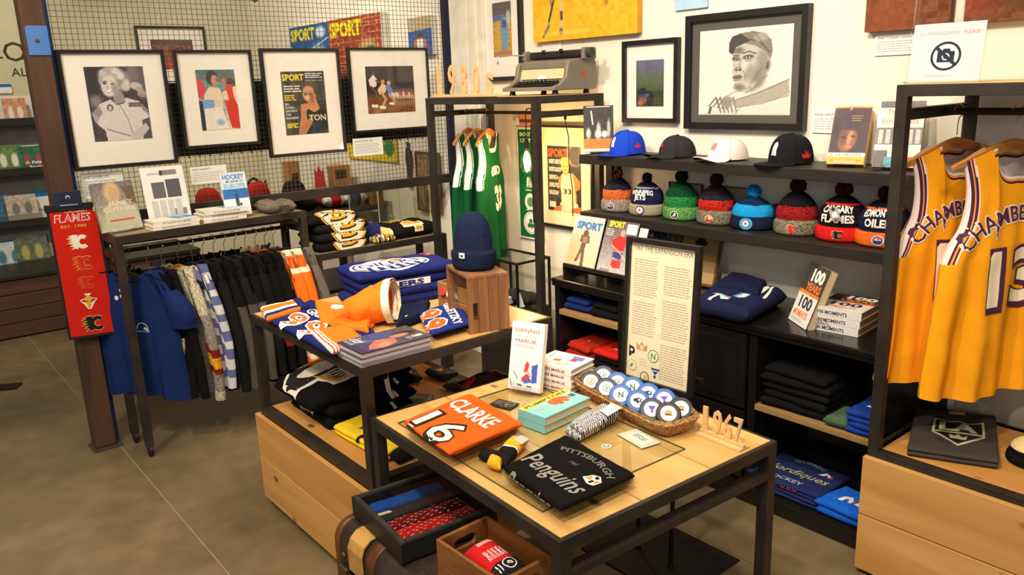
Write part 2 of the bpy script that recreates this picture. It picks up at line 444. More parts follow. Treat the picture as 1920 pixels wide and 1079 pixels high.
# ---- timber post with blue steel
P = thing('timber_post', 'rough dark timber post with blue steel plate, left of the wire mesh', 'post', (-4.36,.765,0))
MB().box((-.05,-.05,.012),(.05,.05,3.4)).build('post', DKWOOD, P, bevel=.006)
MB().box((-.06,-.065,0),(.075,.075,.012)).build('foot_plate', mat('grey_steel_plate', (92,88,80),.5,.7), P, bevel=.002)
BLUES = mat('blue_painted_steel', (36,62,124),.4,.2,.12,10)
bp_ = MB(); bp_.prism([(-.04,0),(.05,0),(.05,.12),(.05,.13),(-.03,.13),(-.04,.12)], .006, basis((.0505,.0,1.955),(0,1,0),(0,0,1)))
bpo = bp_.build('blue_plate', mat('bright_blue_steel', (74,122,196),.45,.1), P, bevel=.002)
MB().lathe([(.008,0),(.008,.006),(.004,.009)], 10, basis((.057,.0,2.02),(0,1,0),(0,0,1))).build('bolt', mat('rust_bolt', (120,72,50),.6,.6), bpo)

# ================================================================ wire mesh partition
XM = -4.42
Pm = thing('mesh_partition', 'tall wire mesh screen in a dark steel frame behind the framed pictures', 'screen', (XM, .845,0))
Lm = 3.11 - .845
MB().box((-.03,-.026,0),(.03,.0,3.0)).box((.02,-.026,0),(.055,-.020,3.0)).build('frame_post', BLUES, Pm, label='navy blue painted end post', bevel=.002)
MB().box((-.03, Lm - .01,0),(.03, Lm + .04,3.0)).build('frame_post', mat('navy_painted_steel', (28,34,62),.4,.3), Pm, label='navy blue painted end post', bevel=.002)
MB().box((-.02,0,1.135),(.025, Lm, 1.19)).build('bottom_rail', STEEL, Pm, bevel=.002)
MB().box((-.02,0,2.9),(.025, Lm, 2.95)).build('top_rail', STEEL, Pm, bevel=.002)
br = MB().box((-.02, Lm + .04,1.93),(.01, Lm + .13,2.03)); br.build('wall_bracket', BLACKM, Pm, bevel=.003)
w = MB(); R = .0011
k = int(Lm / .0262)
for i in range(k):
    y = (i + .5) * Lm / k; w.box((-R, y - R, 1.19),(R, y + R, 2.9))
for j in range(66):
    z = 1.19 + (j + .5)*1.71/66; w.box((R, 0, z - R),(3 * R, Lm, z + R))
w.build('wire_mesh', mat('grey_galvanised_wire', (96,90,74),.5,.5), Pm, kind='stuff')

# ================================================================ racks and tables of dark square tube
TB = .036
def planks(th, a, b, nb, axis, z0, thick, material, gap=.003, name='plank', parent=None):
    """nb boards side by side filling the rectangle a-b; boards run along axis"""
    for i in range(nb):
        if axis == 0:
            y0 = a[1] + (b[1] - a[1]) * i / nb; y1 = a[1] + (b[1] - a[1])*(i + 1) / nb
            MB().box((a[0], y0 + gap / 2, z0),(b[0], y1 - gap / 2, z0 + thick)).build(name, material, th, bevel=.0015)
        else:
            x0 = a[0] + (b[0] - a[0]) * i / nb; x1 = a[0] + (b[0] - a[0])*(i + 1) / nb
            MB().box((x0 + gap / 2, a[1], z0),(x1 - gap / 2, b[1], z0 + thick)).build(name, material, th, bevel=.0015)
def rails(th, lx, ly, z, sides='fblr', name='rail', t=TB, h=None):
    h = h or TB
    e = .0005
    if 'f' in sides: MB().box((t - e, 0, z - h),(lx - t + e, t, z)).build(name, STEEL, th, bevel=.0015)
    if 'b' in sides: MB().box((t - e, ly - t, z - h),(lx - t + e, ly, z)).build(name, STEEL, th, bevel=.0015)
    if 'l' in sides: MB().box((0, t - e, z - h),(t, ly - t + e, z)).build(name, STEEL, th, bevel=.0015)
    if 'r' in sides: MB().box((lx - t, t - e, z - h),(lx, ly - t + e, z)).build(name, STEEL, th, bevel=.0015)
def legs(th, lx, ly, z0, z1, t=TB, name='leg'):
    out = []
    for (x, y) in ((0,0),(lx - t, 0),(lx - t, ly - t),(0, ly - t)):
        out.append(MB().box((x, y, z0),(x + t, y + t, z1)).build(name, STEEL, th, bevel=.0015))
    return out
def casters(th, lx, ly, t=TB, rr=.024, which=((0,0),(1,0),(1,1),(0,1))):
    for (i, j) in which:
        x = t / 2 if not i else lx - t / 2; y = t / 2 if not j else ly - t / 2
        M = MT((x, y, rr)) @ Matrix.Rotation(PI / 2,4, 'X')
        c = MB().lathe([(rr * .5,-.011),(rr, -.009),(rr, .009),(rr * .5,.011)], 18, M).build('caster', mat('black_rubber_wheel', (20,19,18),.5), th, smooth=False)
        MB().box((x - .004, y - .017, rr - .004),(x + .006, y - .013,2 * rr + .012)).box((x - .004, y + .013, rr - .004),(x + .006, y + .017,2 * rr + .012)).box((x - .014, y - .017,2 * rr + .004),(x + .014, y + .017,2 * rr + .012)).build('fork', mat('zinc_plate', (150,148,140),.35,.9), c)
# ---- low front table
ZT = .715
A, B_, C_ = atz(694,784, ZT), atz(1049,1018, ZT), atz(1456,827, ZT)
rz1 = math.atan2(B_.y - A.y, B_.x - A.x)
LX1, LY1 = (B_ - A).length, (C_ - B_).length
T1 = thing('display_table', 'low pine-topped table on a dark steel frame holding pucks and folded shirts', 'table', (A.x, A.y, 0), rz1)
legs(T1, LX1, LY1,0, ZT)
rails(T1, LX1, LY1, ZT, 'fblr', 'top_rail')
rails(T1, LX1, LY1,.625, 'r', 'lower_rail', h=.024)
planks(T1,(TB * .35, TB * .35),(LX1 - TB * .35, LY1 - TB * .35),3,0, ZT - .016,.018, PINE, .0035)
# ---- back table (steel frame over a pine box)
Z2 = .868; X2, Y2, LX2, LY2 = -3.17,1.168,.945,.835
T2 = thing('display_table', 'taller pine-topped table with a knotty pine box below, holding blue and orange jerseys', 'table', (X2, Y2,0))
legs(T2, LX2, LY2,.05, Z2); rails(T2, LX2, LY2, Z2, 'fblr', 'top_rail'); casters(T2, LX2, LY2)
rails(T2, LX2, LY2,.462, 'fblr', 'deck_rail')
planks(T2,(TB * .35, TB * .35),(LX2 - TB * .35, LY2 - TB * .35),3,0, Z2 - .016,.018, wood('worn_pine_top', (194,150,84),(218,180,114),0,2.6,.32),.003)
planks(T2,(TB, TB * .5),(LX2 - TB * .5, LY2 - TB * .5),3,0,.442,.018, wood('worn_pine_deck', (186,130,62),(206,150,84),0,2.6,.32),.003)
for (z0, z1) in ((.035,.228),(.2315,.425)):
    MB().box((-.022,-.020, z0),(LX2,-.001, z1)).build('front_board', BOXW, T2, bevel=.002)
    MB().box((-.022,.0, z0),(-.003, LY2, z1)).build('side_board', BOXWY, T2, bevel=.002)
    MB().box((LX2 + .002,.0, z0),(LX2 + .018, LY2, z1)).build('side_board', BOXWY, T2, bevel=.002)
# ---- right-hand rack
X3, Y3, LX3, LY3, Z3 = -1.218,2.557,1.30,.545,1.708
T3 = thing('garment_rack', 'tall steel rack over a knotty pine box, hung with yellow jerseys', 'rack', (X3, Y3,0))
legs(T3, LX3, LY3,.02, Z3, name='post'); rails(T3, LX3, LY3, Z3, 'fblr', 'top_rail'); rails(T3, LX3, LY3,1.635, 'lr', 'side_rail'); rails(T3, LX3, LY3,.478, 'fblr', 'deck_rail')
MB().tube([(TB, LY3/2,1.615),(LX3 - TB, LY3/2,1.615)], .012,10).build('hanging_rail', BLACKM, T3)
planks(T3,(TB * .5, TB * .5),(LX3 - TB * .5, LY3 - TB * .5),2,0, Z3 - .014,.016, PINE, .003)
planks(T3,(TB * .5, TB),(LX3 - TB * .5, LY3 - TB * .3),2,0,.46,.018, wood('worn_pine_deck', (186,130,62),(206,150,84),0,2.6,.32),.003)
for (z0, z1) in ((.02,.232),(.236,.455)):
    MB().box((-.004,-.022, z0),(LX3,-.001, z1)).build('front_board', BOXW, T3, bevel=.002)
MB().box((-.004,0,.02),(.0, LY3,.44)).build('side_board', BOXWY, T3)
# ---- tower rack in the corner
X4, Y4, LX4, LY4, Z4 = -3.935,2.605,.955,.47,1.692
T4 = thing('garment_rack', 'tall steel rack in the corner hung with green jerseys', 'rack', (X4, Y4,0))
legs(T4, LX4, LY4,.0, Z4, name='post'); rails(T4, LX4, LY4, Z4, 'fblr', 'top_rail'); rails(T4, LX4, LY4,1.618, 'lr', 'side_rail', h=.03)
MB().tube([(TB, LY4/2,1.603),(LX4 - TB, LY4/2,1.603)], .0095,10).build('hanging_rail', BLACKM, T4)
planks(T4,(TB * .5, TB * .5),(LX4 - TB * .5, LY4 - TB * .5),2,0, Z4 - .014,.016, PINE, .003)
# ---- left rack with hanging shirts
Z5 = 1.123; X5, Y5, LX5, LY5 = -4.30,.882,.265,.99
T5 = thing('clothes_rack', 'steel clothes rack full of shirts, books on its pine top', 'rack', (X5, Y5,0), rad(2.4))
legs(T5, LX5, LY5,.05, Z5); rails(T5, LX5, LY5, Z5, 'fblr', 'top_rail', h=.036); casters(T5, LX5, LY5, rr=.029); rails(T5, LX5, LY5,1.045, 'fb', 'side_rail')
MB().tube([(LX5/2, TB, 1.03),(LX5/2, LY5 - TB, 1.03)], .010,10).build('hanging_rail', BLACKM, T5)
planks(T5,(TB * .5, TB * .5),(LX5 - TB * .5, LY5 - TB * .5),2,1, Z5 - .012,.014, GREYW, .003)
# ---- sweater rack between them
Z6 = .872; X6, Y6, LX6, LY6 = -4.36,1.90,.31,.88
T6 = thing('shelf_unit', 'low steel shelf unit carrying black and gold folded sweaters', 'shelf', (X6, Y6,0))
legs(T6, LX6, LY6,.0, Z6); rails(T6, LX6, LY6, Z6, 'fblr', 'top_rail'); rails(T6, LX6, LY6,.40, 'fblr', 'lower_rail')
planks(T6,(TB * .5, TB * .5),(LX6 - TB * .5, LY6 - TB * .5),2,1, Z6 - .012,.014, GREYW, .003)
planks(T6,(TB * .5, TB * .5),(LX6 - TB * .5, LY6 - TB * .5),2,1,.39,.014, GREYW, .003)

# ================================================================ wall shelves and cabinet
YS = 2.85
def wall_shelf(name, lab, z, x0, x1, y0):
    th = thing(name, lab, 'shelf', (x0, y0, z))
    MB().box((0,0,-.045),(x1 - x0, YW - y0,0)).build('board', BLACKW, th, bevel=.002)
    for x in (.06, x1 - x0 - .3):
        MB().box((x, YW - y0 - .05,-.065),(x + .03, YW - y0 - .003,-.046)).build('bracket', BLACKM, th)
    return th
ZU, ZL = 1.396,1.108
wall_shelf('wall_shelf', 'upper thick black wall shelf holding four caps', ZU, -2.94,-1.20, YS)
wall_shelf('wall_shelf', 'lower thick black wall shelf holding the pompom beanies', ZL, -2.935,-1.20, YS)
for x in (-2.86,):
    s_ = thing('shelf_upright', 'black steel upright carrying the wall shelves at their left end', 'upright', (x, YW - .17,0))
    MB().box((0,0,.80),(.045,.045, ZU - .046)).build('post', BLACKM, s_, bevel=.002)
    MB().box((.052,.004,.80),(.075,.04, ZU - .046)).build('channel', BLACKM, s_, bevel=.001)
    MB().box((.0455,.014,.80),(.0515,.034, ZU - .046)).build('strip', CHROME, s_)
YC = 2.68
X7, X8, ZC = -2.955,-1.225,.79
CB = thing('cabinet', 'long black lacquered cabinet with open shelves, against the wall below the beanies', 'cabinet', (X7, YC, 0))
LC, DC = X8 - X7, YW - YC - .005
MB().box((-.005,-.022, ZC - .022),(LC, DC, ZC)).build('top', GLOSSB, CB, bevel=.006)
MB().box((-.01,-.012, ZC - .045),(LC, .0, ZC - .022)).build('moulding', GLOSSB, CB, bevel=.005)
xa, xb = .47,1.165       # compartments: open | drawers | open
for x in (0, xa - .03, xb, LC - .03):
    MB().box((x, 0,.06),(x + .035 if x < LC - .05 else LC, DC, ZC - .022)).build('side_panel', GLOSSB, CB, bevel=.002)
MB().box((0, DC - .012,.06),(LC, DC, ZC - .022)).build('back_panel', mat('dark_inner_panel', (64,56,46),.7,0,.3,3), CB)
MB().box((-.01,-.012,0),(LC, DC, .062)).build('plinth', GLOSSB, CB, bevel=.004)
MB().box((-.01,-.022,.06),(LC, DC - .02,.085)).build('bottom_board', GLOSSB, CB, bevel=.007)
MB().box((.035,-.004,.60),(xa - .03, DC - .012,.625)).build('shelf_board', wood('unpainted_edge_board', (128,98,56),(168,134,84),0,2.6,.6, knots=False), CB, bevel=.001)
MB().box((.035,.004,.345),(xa - .03, DC - .012,.365)).build('shelf_board', wood('unpainted_edge_board', (128,98,56),(168,134,84),0,2.6,.6, knots=False), CB, bevel=.001)
MB().box((xb + .035,.0,.425),(LC - .03, DC - .012,.448)).build('shelf_board', wood('unpainted_edge_board', (128,98,56),(168,134,84),0,2.6,.6, knots=False), CB, bevel=.001)
for (z0, z1) in ((.10,.40),(.415,.735)):
    dr = MB().box((xa + .015,-.006, z0),(xb - .012,.016, z1)).build('drawer', GLOSSB, CB, bevel=.003)
    MB().box((xa + .05,-.012, z0 + .03),(xb - .05,-.007, z1 - .03)).build('panel', GLOSSB, dr, bevel=.003)
    for zz in (z1 - .03,):
        MB().lathe([(.006,0),(.012,.01),(.009,.018),(.001,.02)], 12, MT(((xa + xb)/2,-.012, zz), rx=PI / 2)).build('knob', mat('aged_brass', (150,110,60),.4,.8), dr)
# ================================================================ framed pictures and prints
def quadM(plane, val, tl, tr, bl, br=None):
    """size and lower-left corner of an upright rectangle on a wall plane, from its corners in view"""
    fn = {'x': atx, 'y': aty}[plane]
    pts = [fn(p[0], p[1], val) for p in (tl, tr, bl, br) if p]
    ax = 1 if plane == 'x' else 0
    l = (pts[0][ax] + pts[2][ax])/2; r = pts[1][ax] if not br else (pts[1][ax] + pts[3][ax])/2
    t = (pts[0].z + pts[1].z)/2; b_ = pts[2].z if not br else (pts[2].z + pts[3].z)/2
    o = Vector((val, l, b_)) if plane == 'x' else Vector((l, val, b_))
    return wallM(o, '+x' if plane == 'x' else '-y'), r - l, t - b_
def frame_bars(w, h, b, d, z0=0):
    m = MB()
    for (x0, y0, x1, y1) in ((0,0, w, b),(0, h - b, w, h),(0, b, b, h - b),(w - b, b, w, h - b)):
        m.box((x0, y0, z0),(x1, y1, z0 + d))
    return m
def picture(label, M, w, h, bar, depth, mount, art, box, cat='picture', inner=None, glass=True, name='framed_picture', fr=None, extra=None):
    """box = picture area inside the frame as fractions (x0, y0, x1, y1), y up"""
    t = thing(name, label, cat, mw=M)
    frame_bars(w, h, bar, depth).build('frame', fr or FRAMEB, t, bevel=.0015)
    mb = MB(); mb.box((bar * .6, bar * .6,.002),(w - bar * .6, h - bar * .6, depth * .45)); mb.build('mount', mount, t)
    x0, y0, x1, y1 = box; z = depth * .45 + .001
    if inner:
        e = inner; c = MB(); c.box((x0*w - e, y0 * h - e, z - .0008),(x1*w + e, y1 * h + e, z)); c.build('inner_mount', BOARD, t); z += .0008
    if art:
        mb = MB(); art.put(mb, (x1 - x0)*w, (y1 - y0) * h, MT((x0*w, y0 * h, z)))
        if extra: extra(mb, MT((x0*w, y0 * h, z + .0006)),(x1 - x0)*w, (y1 - y0) * h)
        mb.build('print', PRINT, t)
    if glass:
        MB().add([(bar, bar, depth * .8),(w - bar, bar, depth * .8),(w - bar, h - bar, depth * .8),(bar, h - bar, depth * .8)], [(0,1,2,3)]).build('glass', GLASS, t)
    return t
def skin(c): return c
# --- black and white portrait of a smiling woman in a racing suit
def art_racer():
    a = Art(92,118,(64,58,62)).noise(16,3,1)
    a.poly([(.0,.0),(.2,0),(.2,.35),(.05,.5),(0,.45)], (48,42,48)); a.poly([(.75,0),(1,0),(1,.5),(.86,.3)], (96,88,92))
    a.ell(.80,.10,.10,.12,(120,110,112),.6); a.ell(.93,.38,.09,.05,(150,140,140),.4)
    a.ell(.12,.46,.10,.08,(130,122,126),.8)
    # suit
    a.poly([(.02,.62),(.16,.5),(.36,.44),(.62,.42),(.86,.48),(.98,.60),(1,.78),(.94,.80),(.90,.72),(.86,.88),(.84,1),(.22,1),(.20,.86),(.06,.74)], (214,206,204))
    a.poly([(.36,.44),(.62,.42),(.60,.50),(.46,.52)], (92,84,88))
    a.poly([(.02,.62),(.16,.5),(.20,.60),(.08,.76)], (166,158,160))
    for k in range(5): a.line([(.03 + .02 * k, .58 + .02 * k),(.13 + .018 * k, .54 + .02 * k)], .008,(70,64,68)); a.line([(.86 + .022 * k, .47 + .02 * k),(.90 + .02 * k, .60 + .015 * k)], .008,(80,74,78))
    a.line([(.50,.50),(.62,.72),(.66,.92)], .012,(120,112,114)); a.line([(.24,.84),(.44,.90),(.62,.95)], .014,(96,90,92))
    a.poly([(.86,.74),(1,.70),(1,1),(.84,1)], (84,78,82)); a.poly([(.68,.90),(.92,.78),(.97,.86),(.78,1),(.64,1)], (196,188,188))
    a.ell(.34,.55,.055,.045,(86,78,84),.2); a.ell(.34,.555,.028,.03,(206,198,198),.2)
    a.rect(.66,.49,.88,.555,(84,76,82)); a.rect(.68,.505,.86,.54,(150,142,146),.5)
    # hands and neck, head, hair
    a.ell(.84,.27,.11,.055,(190,182,180),.35,15); a.ell(.90,.33,.09,.04,(168,160,158),.35,40)
    a.poly([(.40,.34),(.58,.34),(.62,.48),(.44,.50)], (150,142,142))
    a.ell(.46,.17,.235,.17,(188,180,178),.35); a.ell(.63,.20,.12,.13,(150,142,142),.5); a.ell(.66,.27,.08,.06,(196,188,184),.5)
    a.ell(.38,.26,.135,.145,(214,204,198),.22,8); a.ell(.31,.20,.05,.012,(120,108,108),.5); a.ell(.44,.23,.03,.014,(80,72,74),.5); a.ell(.31,.225,.03,.014,(80,72,74),.5)
    a.ell(.47,.30,.05,.08,(160,150,146),.9); a.ell(.345,.285,.02,.03,(180,168,162),.5); a.ell(.36,.335,.055,.02,(250,246,244),.3,8); a.line([(.30,.325),(.36,.352),(.42,.33)], .010,(110,96,98))
    a.poly([(.22,.20),(.24,.06),(.36,.01),(.52,.01),(.62,.06),(.66,.16),(.58,.14),(.52,.18),(.46,.10),(.36,.12),(.28,.16),(.25,.26)], (176,168,168))
    a.ell(.60,.13,.06,.05,(216,208,206),.6); a.ell(.52,.06,.07,.04,(210,202,202),.6); a.ell(.30,.09,.05,.04,(200,192,190),.6); a.ell(.68,.22,.05,.05,(206,198,196),.6)
    return a.noise(9,1,3)
def art_racers_colour():
    a = Art(66,98,(150,170,150)).grad((70,110,120),(214,210,196)).noise(18,4,2)
    a.poly([(0,.1),(.16,.2),(.22,.34),(.1,.5),(0,.45)], (206,60,70)); a.poly([(0,.5),(.1,.52),(.1,1),(0,1)], (40,50,60))
    a.poly([(.16,.4),(.30,.28),(.56,.3),(.64,.46),(.60,.7),(.72,.98),(.1,1),(.12,.66)], (222,208,178))
    a.poly([(.08,.48),(.4,.5),(.38,.66),(.1,.66)], (120,160,216)); a.poly([(.1,.64),(.58,.62),(.7,.98),(.1,1)], (232,226,214))
    a.ell(.40,.13,.15,.12,(44,44,52),.2); a.ell(.46,.17,.09,.085,(196,140,104),.3); a.ell(.52,.17,.03,.02,(120,70,56),.5)
    a.ell(.78,.12,.16,.12,(86,100,96),.3); a.ell(.70,.20,.06,.06,(176,120,92),.4); a.ell(.88,.22,.12,.07,(48,44,52),.4)
    a.poly([(.66,.36),(.80,.24),(1,.26),(1,1),(.78,.98),(.70,.7)], (206,52,34)); a.poly([(.9,.3),(1,.28),(1,.6),(.94,.5)], (236,210,190)); a.poly([(.62,.38),(.74,.34),(.78,.52),(.66,.5)], (232,200,168))
    a.ell(.50,.88,.10,.05,(150,180,214),.7)
    return a.noise(12,1,5)
def art_sport_bos():
    a = Art(78,116,(58,56,52)).noise(6,2,4)
    a.poly([(.42,.62),(.64,.54),(.96,.62),(1,.8),(1,.94),(.5,1),(.3,.98),(.34,.8)], (22,40,38))
    a.poly([(.60,.46),(.76,.44),(.84,.60),(.70,.66),(.58,.60)], (190,132,92))
    a.ell(.60,.37,.135,.125,(206,150,108),.12,-8); a.ell(.60,.30,.12,.07,(196,140,100),.3); a.ell(.735,.40,.03,.04,(186,124,90),.2)
    a.ell(.53,.365,.035,.014,(70,42,34),.4); a.ell(.63,.365,.035,.014,(70,42,34),.4); a.line([(.49,.34),(.56,.335)], .014,(90,56,42)); a.line([(.60,.335),(.67,.345)], .014,(90,56,42)); a.ell(.67,.42,.05,.09,(150,96,68),.8); a.ell(.57,.42,.02,.03,(226,170,128),.4); a.line([(.54,.47),(.62,.475)], .014,(140,70,60))
    a.poly([(.40,.52),(.60,.50),(.64,.56),(.52,.62),(.50,.92),(.40,.98),(.30,.94),(.38,.7)], (188,128,88)); a.poly([(.3,.94),(.62,.7),(.66,.78),(.46,1),(.3,1)], (176,116,80))
    return a.noise(7,1,6)
def ext_sport(mb, M, w, h, small=True):
    mb.col((240,220,40)); text(mb, 'SPORT', w * .27, h * .86, h * .095, w * .50, M=M, bold=.03)
    mb.col((226,222,214)); lines(mb, w * .55, h * .88, w * .96, h * .97,3, h * .014, M, seed=3)
    mb.col((120,160,70)); lines(mb, w * .55, h * .83, w * .96, h * .86,1, h * .014, M, seed=3)
    mb.col((226,222,214))
    for i, (s_, ww) in enumerate((('MARK SAVARD', .36),('THE STORY BEHIND HIS', .42),('COURTSIDE LIFE', .36))):
        pass
    lines(mb, w * .04, h * .66, w * .44, h * .78,3, h * .018, M, seed=5)
    mb.col((226,200,50)); lines(mb, w * .04, h * .53, w * .32, h * .63,3, h * .018, M, seed=6)
    mb.col((226,222,214))
    for i, s_ in enumerate(('BILL', 'RUSSELL', 'DESTROY', 'THE', 'RANGERS?')):
        text(mb, s_, w * .04, h * (.475 - .055 * i), h * .032, M=M, bold=.02, align='l')
    mb.col((226,200,50)); lines(mb, w * .04, h * .10, w * .30, h * .18,3, h * .018, M, seed=8)
    mb.col((214,196,150)); text(mb, 'TON', w * .76, h * .215, h * .09, w * .40, M=M, bold=.03)
def art_double_team():
    a = Art(96,90,(58,52,48)).noise(6,3,1)
    a.poly([(0,0),(.45,0),(.45,.55),(0,.62)], (34,30,30)); a.rect(.5,.38,1,.5,(44,44,52))
    m = (a.y > .66 - .06 * a.x); a.mix(m * 1.0,(120,70,34)); a.noise(16,2,2, m * 1.0)
    for k in range(12):
        x = .52 + k * .04; a.ell(x, .60 + .02*(k % 2),.022,.06,((206,200,196),(190,70,40),(176,60,36))[k % 3 if k > 3 else 0], .4); a.ell(x, .50 + .02*(k % 3),.014,.025,(120,76,56),.4); a.line([(x, .64),(x + .01,.70)], .018,(226,220,214)); a.ell(x, .80,.014,.07,(206,190,170),.8,0,.5)
    a.ell(.15,.16,.045,.06,(90,56,44),.3); a.poly([(.05,.28),(.15,.18),(.22,.26),(.2,.42),(.08,.46)], (226,220,214)); a.line([(.2,.3),(.34,.36)], .035,(110,66,50)); a.line([(.1,.44),(.2,.56),(.14,.82)], .05,(104,62,46)); a.poly([(.08,.80),(.22,.82),(.2,.88),(.08,.86)], (236,232,226))
    a.ell(.34,.33,.04,.05,(200,150,116),.3); a.poly([(.22,.5),(.32,.36),(.42,.42),(.38,.56),(.26,.6)], (226,196,160)); a.line([(.3,.56),(.38,.7),(.3,.86)], .05,(206,150,112)); a.poly([(.24,.84),(.38,.86),(.36,.92),(.24,.9)], (236,232,226)); a.line([(.40,.44),(.5,.5)], .03,(206,150,112))
    a.ell(.46,.36,.04,.05,(206,160,130),.3); a.poly([(.38,.44),(.48,.40),(.54,.52),(.46,.6)], (110,120,196)); a.line([(.46,.6),(.56,.74)], .05,(190,150,120)); a.ell(.50,.80,.06,.03,(236,232,226),.4)
    a.ell(.60,.76,.028,.03,(206,104,40),.2); a.ell(.2,.95,.1,.06,(200,160,110),.8,0,.5); a.ell(.5,.93,.14,.05,(160,110,60),.8,0,.5)
    return a.noise(8,1,3)
def art_aaron():
    a = Art(150,142,(240,234,220)).noise(3,2,1)
    g = (96,92,88)
    a.poly([(.10,.98),(.22,.84),(.40,.74),(.62,.64),(.98,.70),(1,1),(.1,1)], (226,220,208))
    # neck and jaw, head
    a.poly([(.42,.56),(.68,.42),(.77,.56),(.66,.66),(.54,.76),(.45,.70)], (176,170,160)); a.ell(.62,.64,.10,.07,(128,122,114),.9,-35)
    a.poly([(.385,.26),(.50,.14),(.74,.18),(.79,.34),(.77,.46),(.71,.58),(.62,.68),(.53,.74),(.45,.735),(.405,.66),(.39,.58),(.372,.50),(.385,.44),(.375,.36)], (196,190,179))
    a.ell(.71,.40,.07,.16,(150,144,135),.9); a.ell(.66,.56,.07,.10,(140,134,126),.9,-25); a.ell(.46,.68,.06,.04,(132,126,118),.9); a.ell(.52,.42,.035,.08,(214,208,197),.9); a.ell(.57,.52,.05,.09,(160,154,145),.9,10); a.ell(.44,.25,.06,.04,(120,114,107),.9)
    a.ell(.76,.44,.03,.07,(150,144,135),.3,8); a.ell(.76,.44,.014,.04,(92,88,83),.6,8)
    # cap
    a.poly([(.335,.26),(.33,.16),(.37,.08),(.45,.05),(.60,.035),(.72,.07),(.79,.15),(.81,.27),(.79,.36),(.74,.28),(.62,.20),(.50,.17),(.41,.21),(.385,.29),(.36,.29)], (132,126,118))
    a.poly([(.335,.26),(.33,.16),(.37,.08),(.46,.055),(.57,.14),(.50,.17),(.41,.21),(.385,.29)], (70,66,64)); a.line([(.57,.13),(.68,.17),(.77,.28)], .012,(84,80,78)); a.ell(.68,.11,.07,.05,(168,162,152),.8)
    a.line([(.60,.04),(.66,.12),(.72,.22)], .006,(90,86,82))
    # face details
    a.ell(.415,.345,.045,.022,(84,80,76),.6,8); a.ell(.42,.348,.017,.010,(214,208,198),.4); a.ell(.42,.348,.007,.009,(30,28,28),.3)
    a.ell(.55,.33,.058,.026,(84,80,76),.6,-6); a.ell(.55,.334,.026,.012,(218,212,202),.4); a.ell(.548,.334,.010,.011,(30,28,28),.3); a.line([(.52,.375),(.59,.372)], .008,(120,114,107))
    a.line([(.385,.305),(.45,.312)], .012,(74,70,68)); a.line([(.49,.285),(.56,.265),(.63,.295)], .012,(74,70,68))
    a.line([(.47,.35),(.455,.42),(.475,.46)], .010,(140,134,126)); a.ell(.44,.465,.042,.026,(150,144,135),.5); a.ell(.422,.478,.013,.009,(36,34,34),.3); a.ell(.466,.476,.014,.009,(40,38,38),.3)
    a.ell(.435,.552,.052,.016,(112,106,99),.3,-6); a.ell(.437,.588,.048,.018,(146,140,131),.4,-6); a.line([(.385,.568),(.44,.572),(.492,.562)], .008,(44,42,40)); a.line([(.495,.48),(.525,.54),(.515,.60)], .007,(104,98,92),.8)
    for k in range(7): a.line([(.56 + .02 * k, .70 - .03 * k),(.60 + .02 * k, .60 - .03 * k)], .005,(120,114,106),.6)
    # bat and hands
    a.poly([(.38,.84),(.62,.76),(.84,.66),(.98,.60),(1,.76),(.84,.84),(.64,.88),(.42,.92)], (176,168,156)); a.line([(.40,.84),(.70,.74),(1,.60)], .008,(120,114,106)); a.line([(.44,.92),(.70,.88),(1,.78)], .008,(130,124,116))
    for k in range(5): a.line([(.12 + .05 * k, .90 + .01 * k),(.20 + .05 * k, .80),(.26 + .045 * k, .98)], .016,(104 + 8 * k, 98 + 8 * k, 92 + 8 * k))
    a.ell(.33,.86,.06,.07,(150,142,132),.6); a.line([(.30,.80),(.40,.74),(.60,.68)], .008,(140,134,126)); a.line([(.12,1),(.14,.92)], .03,(96,90,86))
    a.line([(.42,1),(.5,.90),(.66,.86)], .008,(150,144,136))
    return a.noise(10,1,2)
def art_blurred_batter():
    a = Art(56,92,(60,80,56)).grad((104,108,132),(44,62,40),0,.75); a.ell(.5,.22,1.1,.14,(96,92,140),1.2,0,.7); a.ell(.5,.40,1.2,.18,(84,104,66),1.2,0,.7)
    a.ell(.22,.66,.17,.06,(20,20,30),.3); a.ell(.34,.80,.32,.14,(26,24,40),.3); a.ell(.26,.84,.18,.10,(120,70,56),.35); a.ell(.22,.77,.14,.035,(60,66,96),.3); a.ell(.40,.76,.10,.045,(70,84,120),.3)
    a.ell(.16,.93,.10,.05,(170,90,80),.4); a.ell(.52,.88,.12,.12,(22,20,32),.4)
    return a.noise(6,1,3)
def art_bird_cover():
    a = Art(70,122,(52,46,44)).noise(5,2,4)
    a.ell(.84,.10,.26,.20,(150,130,100),.15); a.ell(.86,.13,.20,.15,(74,68,60),.2)
    a.poly([(.34,.48),(.50,.40),(.78,.40),(.98,.52),(.96,.64),(.86,.66),(.88,.86),(.46,.86),(.42,.62),(.30,.66)], (204,124,60))
    a.poly([(.44,.42),(.72,.40),(.80,.54),(.84,.86),(.42,.86),(.40,.58)], (236,214,160)); a.ell(.56,.38,.07,.06,(206,140,76),.2)
    a.ell(.54,.30,.12,.105,(222,168,96),.12); a.ell(.54,.23,.15,.07,(214,166,84),.3); a.ell(.49,.30,.02,.01,(80,50,30),.3); a.ell(.60,.30,.02,.01,(80,50,30),.3); a.line([(.50,.355),(.58,.355)], .014,(140,70,50))
    a.poly([(.38,.86),(.9,.86),(.96,1),(.34,1)], (230,206,170)); a.poly([(.2,.94),(.44,.9),(.40,1),(.16,1)], (206,110,60)); a.poly([(.74,.94),(1,.9),(1,1),(.7,1)], (206,110,60))
    return a.noise(9,1,5)
